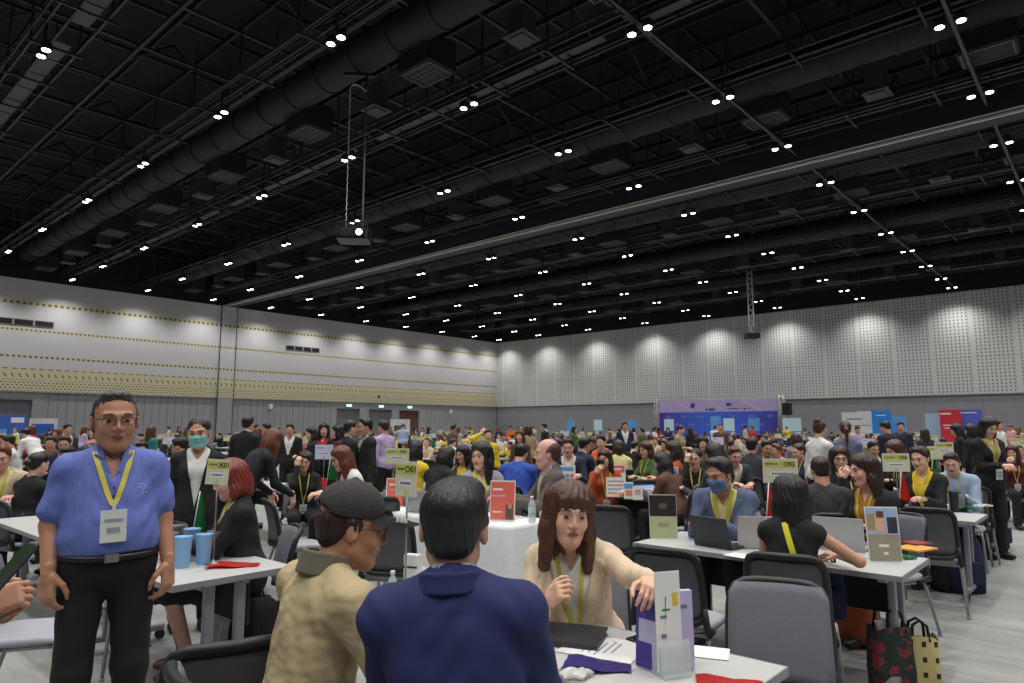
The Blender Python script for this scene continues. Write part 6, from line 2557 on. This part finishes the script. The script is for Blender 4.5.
def mid(px, ytop, Y, pz, fem, hd, hs, hc, style, col, label, lan=True, skin=None, mask=None, pant=None, wch=True, shirt=None, legs='trousers', glasses=None, auto_lead=None, lod=None):
    F = pose(pz, fem)
    q = F.H - np.array((0, 0, 0))
    ztop = 1.6 - (ytop - 427.5) * Y / 688 if ytop else None
    s = ztop / toph(F) if ztop else (0.98 if fem else 1.04) * rng.uniform(0.97, 1.04)
    s = min(1.16, max(0.9, s))
    yw = face(hd)
    rt = ground(px, Y) - rz(yw) @ Vector((F.H[0], F.H[1], 0)) * s
    lod = lod if lod is not None else (1 if Y < 11.5 else 2)
    g = person(rt, yw, F, (pz, fem), lod, s, hs, hc, skin or ('skin_light' if fem else 'skin'), 'lips', style, MATS['cloth_' + col], MATS[shirt] if shirt else None,
               MATS['cloth_' + (pant or 'black')], legs=legs, lan='lanyard_yellow' if lan and lod < 2 else None, mask=mask, glasses=glasses)
    g.location.z = 0
    if F.sit and s != 1:
        pass
    if label:
        tag(g, label, 'person')
    else:
        auto(g, auto_lead, ground(px, Y), 'people across the hall', 'person')
    PLACED.append((rt.x, rt.y))
    cover(px, Y, toph(F) * s)
    if F.sit and wch:
        c = chair(rt + rz(yw) @ Vector((0, -0.03, 0)), yw, far=Y > 11.5)
        auto(c, 'conference chair with a person on it', rt, 'conference chairs', 'chair')
    return g


M = mid
M(4, 445, 7.3, 'sitA', False, 205, 'short', 'hair_auburn', 'jacket', 'beige', 'bearded man in beige blazer at the left edge', skin='skin_fair', shirt='cloth_pale_yellow')
M(42, 452, 7.2, 'sitA', True, -20, 'tied', 'hair_black', 'plain', 'black', 'woman in black top with tied-back hair near left edge, back turned')
M(70, 446, 8.7, 'sitB', False, 190, 'short', 'hair_black', 'plain', 'navy', 'dark-haired man behind the white sign at left')
M(92, 444, 7.95, 'sitB', True, 150, 'long', 'hair_black', 'plain', 'black', 'person with bowed black head left of polo man')
M(26, 428, 15, 'standC', False, 80, 'short', 'hair_black', 'plain', 'white', 'standing man in white shirt leaning over, upper left')
M(9, 434, 12.6, 'sitA', False, 120, 'short', 'hair_black', 'plain', 'white', 'seated man in white shirt at the left edge')
M(52, 436, 12.6, 'sitA', False, 200, 'short', 'hair_black', 'plain', 'brown', 'seated person in brown top left of the white sign')
M(68, 424, 14.5, 'standA', False, 240, 'short', 'hair_black', 'jacket', 'charcoal', 'standing man with dark hair and charcoal jacket, upper left', glasses=MATS['glasses_dark'])
M(66, 434, 11, 'sitA', False, 200, 'short', 'hair_dark', 'plain', 'navy', 'seated man in navy below the standing charcoal man')
M(93, 427, 15, 'standE', True, 150, 'long', 'hair_dark', 'plain', 'pink', 'standing woman in pink blouse left of polo man')
M(134, 432, 8.8, 'standA', True, 40, 'long', 'hair_brown', 'plain', 'maroon', 'brown-haired woman just behind the polo man shoulder') if 0 else None
M(143, 441, 9.4, 'sitA', False, 210, 'short', 'hair_black', 'plain', 'charcoal', 'dark-haired seated man right of polo man shoulder')
M(152, 426, 15, 'standA', True, -20, 'long', 'hair_brown', 'plain', 'teal', 'standing woman with long brown hair right of polo man')
M(181, 437, 8.4, 'standC', False, 80, 'short', 'hair_black', 'plain', 'navy', 'person in navy bending left of the masked woman')
M(248, 416, 10.5, 'standA', False, -10, 'short', 'hair_black', 'jacket', 'black', 'tall standing man in black suit, back turned, right of masked woman', lan=False)
M(274, 429, 7.4, 'standC', True, -40, 'longbang', 'hair_auburn', 'plain', 'black', 'woman in black jacket bending forward with brown hair hanging', lan=False)
M(266, 423, 15.5, 'standA', False, 100, 'short', 'hair_black', 'plain', 'charcoal', 'standing man left of the first doorway')
M(290, 424, 13.5, 'standA', False, 185, 'short', 'hair_black', 'jacket', 'black', 'standing man in black suit and white shirt facing camera', shirt='cloth_white')
M(311, 427, 12, 'standE', True, 110, 'bob', 'hair_dark', 'plain', 'black', 'woman in black top holding red item, before first doorway')
M(324, 423, 12.4, 'standE', True, 175, 'long', 'hair_black', 'jacket', 'black', 'standing woman with long black hair and red scarf', shirt='cloth_red')
M(337, 425, 12, 'standA', True, 120, 'long', 'hair_black', 'plain', 'maroon', 'standing woman with long black hair between two others')
M(351, 420, 9.6, 'standA', True, -60, 'tied', 'hair_black', 'jacket', 'black', 'standing woman in black suit with tied hair facing right', lan=False)
M(365, 418, 9.6, 'standA', False, 120, 'short', 'hair_black', 'jacket', 'black', 'standing man in black suit facing the tied-hair woman', shirt='cloth_light_blue')
M(383, 420, 11.4, 'standA', False, 60, 'short', 'hair_dark', 'plain', 'lilac', 'standing man in lilac shirt', lan=False)
M(306, 451, 8.5, 'sitD', True, 200, 'longback', 'hair_black', 'plain', 'black', 'seated woman in black holding hand to cheek')
M(342, 446, 7.6, 'sitB', True, 120, 'long', 'hair_auburn', 'plain', 'white', 'woman in white blouse with long auburn hair, glasses', glasses=MATS['glasses_dark'])
M(416, 440, 9.2, 'sitA', True, -20, 'longback', 'hair_black', 'plain', 'yellow', 'seated person in yellow top with long black hair', lan=False)
M(447, 446, 8.3, 'sitB', True, -30, 'bob', 'hair_black', 'jacket', 'black', 'person in black jacket seated with back turned, centre left', lan=False)
M(463, 445, 9.8, 'sitA', True, 140, 'long', 'hair_black', 'jacket', 'charcoal', 'woman with gold scarf facing left, centre left', shirt='cloth_yellow')
M(488, 429, 12.6, 'standD', True, 190, 'short', 'hair_brown', 'plain', 'yellow', 'standing person in yellow shirt raising a hand to brown hair', lan=False)
M(521, 443, 9.0, 'sitB', False, -20, 'short', 'hair_black', 'plain', 'blue', 'person in bright blue jacket, back turned, behind balding man', lan=False)
M(520, 430, 12.8, 'standA', True, 160, 'long', 'hair_brown', 'plain', 'brown', 'standing woman with wavy brown hair, centre')
M(528, 425, 16, 'standA', True, 20, 'bob', 'hair_dark', 'plain', 'khaki', 'standing woman in khaki patterned top, centre')
M(544, 423, 22, 'standA', False, 70, 'short', 'hair_black', 'jacket', 'black', 'standing man in dark suit far behind the balding man')
M(568, 438, 10.4, 'sitA', False, 170, 'short', 'hair_dark', 'jacket', 'navy', 'seated man in navy suit and white shirt, centre', skin='skin_fair', shirt='cloth_white')
M(585, 437, 11.2, 'sitA', False, -60, 'short', 'hair_black', 'jacket', 'navy', 'man in navy suit with back turned, centre')
M(604, 449, 8.9, 'sitE', True, 178, 'longback', 'hair_dark', 'plain', 'rust', 'woman in rust top drinking from a black mug')
M(618, 440, 12.0, 'sitA', True, 0, 'bob', 'hair_dark', 'plain', 'pale_yellow', 'person in pale yellow top, back turned, centre')
M(601, 435, 13.5, 'sitA', True, 150, 'short', 'hair_black', 'plain', 'orange', 'person in orange-red top, centre')
M(645, 441, 10.6, 'sitA', True, 120, 'longback', 'hair_brown', 'plain', 'green', 'woman in green jacket with long brown hair')
M(672, 441, 9.6, 'sitA', True, 60, 'longback', 'hair_dark', 'plain', 'rust', 'woman with long dark hair before the backdrop left end')
M(661, 452, 8.4, 'sitB', True, 40, 'longback', 'hair_black', 'plain', 'brown', 'woman with long black hair leaning at brochure table')
M(625, 422, 20, 'standA', False, 180, 'short', 'hair_black', 'jacket', 'navy', 'standing man in navy suit left of purple backdrop', shirt='cloth_white')
M(681, 425, 17, 'standB', True, 230, 'tied', 'hair_dark', 'plain', 'khaki', 'standing woman in khaki dress before the backdrop')
M(694, 448, 8.8, 'sitD', True, 160, 'tied', 'hair_black', 'plain', 'black', 'woman raising hand with phone left of masked man')
M(713, 443, 8.0, 'sitA', True, 30, 'longback', 'hair_black', 'plain', 'charcoal', 'person with long black hair right of the raised phone')
M(702, 436, 13, 'sitA', True, 170, 'long', 'hair_black', 'plain', 'taupe', 'woman with long black hair before the backdrop')
M(734, 446, 9.4, 'sitB', False, 180, 'short', 'hair_auburn', 'jacket', 'charcoal', 'reddish-haired man in dark suit looking down', skin='skin_fair', shirt='cloth_white')
M(751, 437, 10.2, 'sitA', True, -30, 'short', 'hair_black', 'jacket', 'charcoal', 'person in dark grey jacket, back turned, before backdrop')
M(766, 440, 11.2, 'sitA', False, 180, 'short', 'hair_black', 'plain', 'charcoal', 'man with black hair facing camera below the backdrop')
M(797, 443, 10.2, 'sitA', True, 110, 'tied', 'hair_dark', 'plain', 'navy', 'woman in navy facing left above the O02 sign')
M(795, 430, 15, 'sitA', True, 0, 'bob', 'hair_dark', 'plain', 'grey', 'woman in grey with dark bobbed hair, right of backdrop')
M(820, 420, 9.2, 'standE', True, -70, 'bun', 'hair_brown', 'plain', 'white', 'standing woman in white jacket with high hair bun')
M(845, 421, 9.8, 'standA', True, -20, 'ponytail', 'hair_brown', 'plain', 'slate', 'standing woman in grey-blue with long brown ponytail', lan=False)
M(838, 446, 7.25, 'sitE', True, 190, 'long', 'hair_dark', 'plain', 'black', 'woman with glasses and long dark hair behind table', glasses=MATS['glasses_dark'])
M(818, 456, 6.15, 'sitA', False, -10, 'short', 'hair_dark', 'plain', 'charcoal', 'dark-haired person in charcoal top, back turned, beside glasses woman', lan=False)
M(918, 446, 7.4, 'sitA', True, 120, 'short', 'hair_dark', 'jacket', 'black', 'person in black jacket facing left behind the red pennant', shirt='cloth_yellow')
g_ = M(949, 452, 7.9, 'sitB', False, 140, 'short', 'hair_dark', 'plain', 'light_blue', 'man in light blue checked shirt leaning on right-hand table', skin='skin_fair')
M(989, 417, 8.6, 'standB', True, 185, 'long', 'hair_black', 'jacket', 'black', 'standing woman in black blazer with yellow lanyard looking down', shirt='cloth_khaki')
M(872, 441, 11.2, 'sitA', False, 180, 'short', 'hair_black', 'jacket', 'charcoal', 'man in dark jacket facing camera right of ponytail woman')
M(885, 421, 13.2, 'standB', False, 20, 'short', 'hair_black', 'plain', 'navy', 'standing man in navy before the blue banner')
M(893, 437, 9.2, 'sitB', True, 100, 'long', 'hair_brown', 'plain', 'black', 'woman in black leaning left behind right-hand sign')
M(901, 422, 17, 'standE', False, 130, 'short', 'hair_black', 'plain', 'navy', 'standing man in navy right of the blue banner')
M(956, 424, 13.6, 'standB', True, 60, 'long', 'hair_black', 'plain', 'black', 'standing woman in black before the red banner')
M(970, 424, 12.2, 'standA', True, 20, 'longback', 'hair_black', 'plain', 'black', 'standing woman with long black hair right of red banner')
M(1010, 445, 11.4, 'sitE', True, 160, 'long', 'hair_dark', 'plain', 'maroon', 'seated woman with hand at chin near the right edge')
M(999, 421, 18, 'standA', False, 200, 'short', 'hair_dark', 'plain', 'white', 'standing man in white shirt near the right edge')

# mug held by the drinking woman
F_ = pose('sitE', True)
wom = [o for o in COL.objects if o.get('label', '').startswith('woman in rust top')][0]
sc_ = wom.scale[0]
pm_ = wom.location + rz(wom.rotation_euler.z) @ (Vector(F_.H + F_.Rh @ np.array((0, 0.155, -0.055))) * sc_)
tumbler(pm_ - Vector((0, 0, 0.05)), MATS['caster_black'], 'black mug at the mouth of the woman in rust top', 0.11, 0.055, 'mug')
# ---------------------------------------------------------------- the rest of the hall, table by table
crowd = random.Random(21)
TOPS = [('plain', 'black'), ('jacket', 'black'), ('plain', 'charcoal'), ('plain', 'navy'), ('jacket', 'black'), ('plain', 'white'), ('plain', 'taupe'), ('plain', 'grey'), ('plain', 'black'), ('plain', 'black'), ('plain', 'black'), ('jacket', 'black'), ('jacket', 'navy'), ('plain', 'white'), ('plain', 'white'), ('plain', 'light_blue'), ('plain', 'navy'), ('jacket', 'charcoal'), ('plain', 'grey'),
        ('plain', 'pink'), ('plain', 'yellow'), ('plain', 'red'), ('plain', 'teal'), ('plain', 'beige'), ('plain', 'brown'), ('plain', 'green'), ('plain', 'blue'), ('plain', 'lilac'), ('jacket', 'beige'), ('plain', 'orange'), ('plain', 'pale_yellow')]
FH = [('long', 'hair_black'), ('long', 'hair_dark'), ('longback', 'hair_brown'), ('bob', 'hair_black'), ('tied', 'hair_black'), ('long', 'hair_auburn'), ('ponytail', 'hair_dark')]
MH = [('short', 'hair_black'), ('short', 'hair_black'), ('short', 'hair_dark'), ('crew', 'hair_grey'), ('short', 'hair_brown')]
NP = [0]
sites = []
for k in range(0, 15):
    for j in range(0, 15):
        a_ = 2.0 if k == 0 else 4.95 + 3.1 * (k - 1)
        b_ = 1.93 + 2.97 * j
        if k == 0 and j < 4 or k == 1 and j < 4 or k == 2 and j < 3 or k == 3 and j == 0:
            continue
        if a_ > A_END - 3 or b_ > B_END - 3:
            continue
        p = AB(a_, b_)
        q = proj(p)
        if q is None or q[0] < -60 or q[0] > 1090:
            continue
        sites.append((q[2], a_, b_, q[0], k, j))
sites.sort()


def room_for(p, r=0.62):
    return all((p.x - x) ** 2 + (p.y - y) ** 2 > r * r for x, y in PLACED)


def seen(px, Y, z, w=0.2):
    y = 427.5 + (1.6 - z) * 688 / Y
    h = w / 2 * 688 / Y
    i0, i1 = int(px - h), int(px + h)
    if i1 < 2 or i0 > 1022:
        return False
    seg = SKY[max(0, i0):min(1024, i1) + 1]
    return (seg > y + 0.6).mean() > 0.3


def crowd_person(p, hd, sitting):
    q = proj(p)
    if q is None:
        return
    z = 1.27 if sitting else 1.66
    if not seen(q[0], q[2], z) or not room_for(p, 0.55) or NP[0] > 215:
        return
    fem = crowd.random() < 0.55
    hs, hc = crowd.choice(FH if fem else MH)
    st, col = crowd.choice(TOPS)
    pz = crowd.choice(('sitA', 'sitA', 'sitB', 'sitC', 'sitE', 'sitD') if sitting else ('standA', 'standA', 'standB', 'standE'))
    lead = '%s %s person, %s %s hair, %s %s' % ('seated' if sitting else 'standing', '', SN[hs], HN[hc], col.replace('_', ' '), 'jacket' if st == 'jacket' else 'top')
    mid(q[0], None, q[2], pz, fem, hd + crowd.uniform(-18, 18), hs, hc, st, col, None, auto_lead=' '.join(lead.split()), skin=crowd.choice(SKINS), wch=(q[2] < 26), lan=False if q[2] > 11.5 else crowd.random() < 0.6)
    NP[0] += 1


for (Y, a_, b_, px, k, j) in sites:
    near_free = all((AB(a_, b_).x - x) ** 2 + (AB(a_, b_).y - y) ** 2 > 0.3 for x, y in PLACED)
    tz = 427.5 + 0.86 * 688 / Y
    i0, i1 = int(max(0, px - 0.6 * 688 / Y)), int(min(1023, px + 0.6 * 688 / Y))
    vis_t = i1 > i0 and (SKY[i0:i1 + 1] > tz).mean() > 0.12
    for side in (-1, 1):          # near side faces the far wall, far side faces back
        for db in (-0.42, 0.42):
            if crowd.random() < (0.80 if side > 0 else 0.66):
                crowd_person(AB(a_ + side * 0.66, b_ + db + crowd.uniform(-0.08, 0.08)), (0 if side < 0 else 180) - 41.56, True)
    if crowd.random() < 0.42:
        crowd_person(AB(a_ + crowd.uniform(-0.5, 0.5), b_ + 1.48), crowd.uniform(0, 360), False)
    built = vis_t and near_free and Y < 34
    want = crowd.random() < 0.85 and near_free
    if want and seen(px, Y, 1.33, 0.6):
        built = True
    if built:
        o = table(AB(a_, b_), 0, far=Y > 10)
        auto(o, 'white folding table', AB(a_, b_), 'white folding tables', 'table')
    if want and built:
        p = AB(a_, b_ + crowd.uniform(-0.5, 0.5), Z_T)
        q = proj(p)
        if seen(q[0], q[2], 1.33, 0.3):
            g = sign(p, face(crowd.uniform(-12, 12)), '', lav=crowd.random() < 0.25, zc=0.5, w=0.3, h=0.2)
            auto(g, 'small pale table sign', p, 'table signs across the hall', 'sign')
            if crowd.random() < 0.45:
                gr = crowd.random() < 0.5
                f = pennant(p + Vector((0.12, 0.05, 0)), face(0), MATS['flag_green' if gr else 'flag_red'], 0.4, '', 0.15)
                auto(f, ('green' if gr else 'red') + ' pennant flag', p, 'pennant flags across the hall', 'flag')

# ---------------------------------------------------------------- projectors
def projector(p, h_, yaw, lens, label):
    g = empty('ceiling_projector', p, yaw)
    tag(g, label, 'projector')
    mb = MB()
    mb.box((0, 0, 0), (0.62, 0.5, 0.24), bev=0.03)
    b = mb.obj('projector_body', MATS['duct_black'], g)
    mb = MB()
    mb.cyl((0.16, -0.22, 0.0), (0.16, -0.32, -0.01), 0.10, 0.09, 18)
    mb.obj('lens_barrel', MATS['black_paint'], b)
    if lens:
        mb = MB()
        mb.cyl((0.16, -0.318, -0.01), (0.16, -0.33, -0.012), 0.075, 0.07, 18)
        m_ = mat('lens_emit', (230, 240, 255), emit=((225, 238, 255), 9.0))
        m_.cycles.emission_sampling = 'NONE'
        mb.obj('lens_glass', m_, b)
    mb = MB()
    for s in (-1, 1):
        for d in (-1, 1):
            mb.box((s * 0.36, d * 0.28, 0.04), (0.03, 0.03, 0.42))
    mb.box((0, 0.28, 0.24), (0.75, 0.03, 0.03))
    mb.box((0, -0.28, 0.24), (0.75, 0.03, 0.03))
    mb.box((0, 0, -0.16), (0.75, 0.6, 0.02))
    mb.obj('cage', MATS['pipe_grey'], g)
    mb = MB()
    mb.cyl((0.2, 0, 0.2), (0.2, 0, h_), 0.022, n=8)
    mb.obj('pole', MATS['rail_grey'], g)
    mb = MB()
    mb.tube([(-0.2 + 0.012 * math.sin(i * 2.1), 0.012 * math.cos(i * 2.1), 0.2 + (h_ - 0.1) * i / 60) for i in range(61)], 0.010, 5)
    mb.tube([(-0.2, 0, h_ + 0.1), (-0.1, 0, h_ + 0.2), (0.05, 0, h_ + 0.15), (0.2, 0, h_)], 0.010, 5)
    mb.obj('cable', MATS['white_plastic'], g)
    mb = MB()
    mb.box((0.0, 0, h_ + 0.45), (0.7, 0.1, 0.08))
    mb.box((0.2, 0, h_ + 0.25), (0.06, 0.06, 0.4))
    mb.obj('ceiling_bracket', MATS['black_steel'], g)
    return g


P1 = atY(354, 235, 16.3)
projector(P1, 10.0 - P1.z, face(5), True, 'projector hanging on a long pole with glowing white lens')
g = empty('ceiling_projector', atY(752, 336, 36.5), face(0))
tag(g, 'small dark projector on white lattice mast before perforated wall', 'projector')
mb = MB()
mb.box((0, 0, 0), (0.7, 0.6, 0.26), bev=0.03)
mb.obj('projector_body', MATS['black_paint'], g)
mb = MB()
hh = 10.1 - g.location.z
for s in (-0.13, 0.13):
    mb.cyl((s, 0, 0.1), (s, 0, hh), 0.03, n=6)
for i in range(12):
    z0, z1 = 0.1 + (hh - 0.1) * i / 12, 0.1 + (hh - 0.1) * (i + 1) / 12
    mb.cyl((-0.13 if i % 2 else 0.13, 0, z0), (0.13 if i % 2 else -0.13, 0, z1), 0.018, n=5)
mb.obj('mast', MATS['white_plastic'], g)

# ---------------------------------------------------------------- backdrop and booths by the perforated wall
def at_a(px, a):
    t_ = (px - 512) / 688.4
    Y = a / (_ux * t_ + _uy)
    return AB(a, Y * (_uy * 0 + _ux - _uy * t_ * 1.0) if False else Y * (_ux - 0 * t_) if False else -(t_ * Y * _uy) + Y * _ux)


t = NT('backdrop_print', 0.6)
g1 = t.f('SINE', t.f('MULTIPLY', t.f('ADD', t.X, 24.9), math.pi / 8.6))
n = t.noise(0.9)
c0 = t.mix(t.f('MULTIPLY', g1, 1.0), rgb(66, 44, 140), rgb(60, 104, 214))
c0 = t.mix(t.f('MULTIPLY', t.f('GREATER_THAN', n, 0.62), 0.3), c0, rgb(90, 80, 190))
lav = t.f('GREATER_THAN', t.Z, 2.66)
ln_ = t.f('LESS_THAN', t.f('ABSOLUTE', t.f('SUBTRACT', t.frac(t.f('ADD', t.X, t.f('MULTIPLY', t.Z, 1.6)), 2.4), 0.5)), 0.02)
cl = t.mix(ln_, rgb(176, 160, 206), rgb(206, 194, 226))
t.base(t.mix(lav, c0, cl))
g = empty('stage_backdrop', (0, 0, 0))
tag(g, 'wide purple and blue printed backdrop with lavender top strip', 'backdrop')
pl, pr = at_a(660, 44.2), at_a(778, 44.2)
mb = MB()
mb.box(((pl.x + pr.x) / 2, 44.2, 1.78), (abs(pr.x - pl.x), 0.06, 3.44))
bk = mb.obj('printed_panel', MATS['backdrop_print'], g)
mb = MB()
for k in range(7):
    for r_ in range(2):
        x = pl.x + 0.7 + k * 1.22 + (0.6 if r_ else 0)
        if x < pr.x - 0.4:
            mb.lathe([(0.001, 0), (0.24, 0), (0.24, 0.004)], 14, Matrix.Translation((x, 44.16, 2.35 - r_ * 0.55)) @ Matrix.Rotation(math.pi / 2, 4, 'X') @ Matrix.Diagonal((1, 0.35, 1, 1)))
mb.obj('crest_print', mat('crest_violet', (120, 104, 200), 0.6), bk)
mb = MB()
for (u_, z_, w_, h_) in ((0.31, 3.12, 0.3, 0.32), (0.62, 3.14, 0.36, 0.2), (0.43, 2.82, 0.14, 0.14), (0.475, 2.82, 0.42, 0.14), (0.66, 2.86, 0.8, 0.05), (0.75, 2.84, 0.2, 0.1), (0.79, 2.86, 0.12, 0.1)):
    mb.box((pl.x + (pr.x - pl.x) * u_, 44.162, z_), (w_, 0.006, h_), ry(0.3 if u_ < 0.4 else 0))
mb.obj('logo_print', MATS['ink_blue'], bk)
for x in (pl.x - 0.25, pr.x + 0.25):
    mb = MB()
    for dx in (-0.13, 0.13):
        for dy in (-0.13, 0.13):
            mb.cyl((x + dx, 44.3 + dy, 0), (x + dx, 44.3 + dy, 3.7), 0.025, n=6)
    for i in range(12):
        for dy in (-0.13, 0.13):
            mb.cyl((x - 0.13 if i % 2 else x + 0.13, 44.3 + dy, i * 0.3), (x + 0.13 if i % 2 else x - 0.13, 44.3 + dy, i * 0.3 + 0.3), 0.014, n=5)
    mb.obj('truss_tower', MATS['rail_grey'], g)
mb = MB()
for dz in (3.5, 3.72):
    mb.cyl((pl.x - 0.25, 44.3, dz), (pr.x + 0.25, 44.3, dz), 0.028, n=6)
mb.obj('truss_beam', MATS['rail_grey'], g)


def banner(px, a, w, h, m, label, z0=0.0, name='rollup_banner', stripe=None, yaw=0.0):
    p = at_a(px, a)
    g = empty(name, (p.x, p.y, 0), yaw)
    tag(g, label, 'banner')
    mb = MB()
    mb.box((0, 0, z0 + (h - z0) / 2 + 0.03), (w, 0.03, h - z0))
    b = mb.obj('panel', m, g)
    mb = MB()
    for s in (-1, 1):
        mb.box((s * w * 0.42, 0.05, h / 2), (0.04, 0.04, h))
    mb.box((0, 0.03, 0.03), (w * 1.02, 0.25, 0.06))
    mb.obj('frame', MATS['rail_grey'], g)
    if stripe:
        for k, (x, z, sw_, sh_, sm) in enumerate(stripe):
            mb = MB()
            mb.box((x * w, -0.017 - 0.001 * k, z0 + z * (h - z0)), (sw_ * w, 0.004, sh_ * (h - z0)))
            mb.obj('print', MATS[sm], b)
    return g


mat('banner_blue', (40, 124, 208), 0.6)
mat('banner_red', (196, 40, 56), 0.6)
mat('banner_violet', (84, 96, 190), 0.6)
mat('booth_white', (206, 208, 208), 0.7)
mat('booth_blue', (52, 96, 180), 0.7)
banner(858, 43.0, 1.7, 2.45, MATS['booth_white'], 'white booth panel right of the backdrop, left one', stripe=[(0, 0.7, 0.8, 0.02, 'paper_ink'), (0, 0.5, 0.7, 0.02, 'paper_ink'), (-0.1, 0.85, 0.5, 0.03, 'paper_ink')])
banner(872, 43.1, 1.5, 2.5, MATS['booth_white'], 'white booth panel with grey map left of blue banner', stripe=[(0, 0.7, 0.7, 0.28, 'board_lav'), (0.1, 0.7, 0.2, 0.1, 'cloth_pink')])
banner(882, 41.0, 0.95, 2.5, MATS['banner_blue'], 'tall bright blue banner by the right wall', stripe=[(0, 0.9, 0.5, 0.02, 'paper')])
banner(897, 41.5, 0.9, 2.2, MATS['card_blue'], 'pale blue banner right of the bright blue one')
banner(936, 40.4, 0.9, 2.3, MATS['cloth_light_blue'], 'light blue panel left of the red banner')
banner(951, 40.0, 0.9, 2.45, MATS['banner_red'], 'red banner by the right wall', stripe=[(-0.2, 0.93, 0.5, 0.03, 'paper'), (0, 0.7, 0.7, 0.02, 'paper'), (0, 0.64, 0.6, 0.02, 'paper')])
banner(970, 40.4, 1.1, 2.45, MATS['banner_violet'], 'wide blue-violet banner right of the red one', stripe=[(0, 0.95, 0.6, 0.02, 'paper')])
for i, px in enumerate((571, 598, 632, 669, 716, 729, 754, 792)):
    g = banner(px, 42.8 if px not in (729, 754) else 42.0, 0.72 if px != 792 else 1.1, 2.15 if px != 716 else 2.3, MATS['card_blue'] if i % 2 == 0 else mat('screen_pale', (190, 220, 236), 0.5), 'pale blue display panel near wall, %s from left' % ordn(i), z0=1.35, name='display_stand')
g = empty('loudspeaker', at_a(788, 43.5), 0)
tag(g, 'black loudspeaker on stand right of the backdrop', 'speaker')
mb = MB()
mb.box((0, 0, 2.75), (0.5, 0.4, 0.75), bev=0.03)
mb.obj('cabinet', MATS['black_paint'], g)
mb = MB()
mb.cyl((0, 0, 0.5), (0, 0, 2.4), 0.02, n=8)
for k in range(3):
    mb.cyl((0, 0, 0.7), (0.45 * math.cos(k * 2.1), 0.45 * math.sin(k * 2.1), 0.0), 0.015, n=6)
mb.obj('tripod', MATS['black_steel'], g)
# booths at the far left
def at_b(px, b):
    t_ = (px - 512) / 688.4
    Y = b / (_ux - _uy * t_)
    return AB(Y * (_ux * t_ + _uy), b)


g = banner(512, 40, 1, 1, MATS['booth_blue'], 'x')
bpy.data.objects.remove(g.children[0].children[0]) if g.children[0].children else None
for c in list(g.children):
    bpy.data.objects.remove(c)
bpy.data.objects.remove(g)


def booth(px, b, w, h, m, label, stripe=None):
    p = at_b(px, b)
    g = banner(600, 40, w, h, m, label, stripe=stripe, yaw=face(0))
    g.location = (p.x, p.y, 0)
    return g


booth(9, 43, 1.7, 2.2, MATS['booth_blue'], 'blue exhibition booth panel at left edge', [(0.25, 0.9, 0.4, 0.12, 'paper'), (-0.2, 0.6, 0.3, 0.2, 'card_blue')])
booth(43, 43, 1.5, 2.05, MATS['booth_white'], 'white and blue booth counter panel near left edge', [(0, 0.7, 0.8, 0.35, 'booth_blue')])
banner_p = at_b(400, 41)
booth(400, 41, 1.5, 2.2, MATS['booth_white'], 'white poster board before the third doorway', [(0, 0.7, 0.6, 0.2, 'cloth_taupe')])

finish_labels()
# nothing further
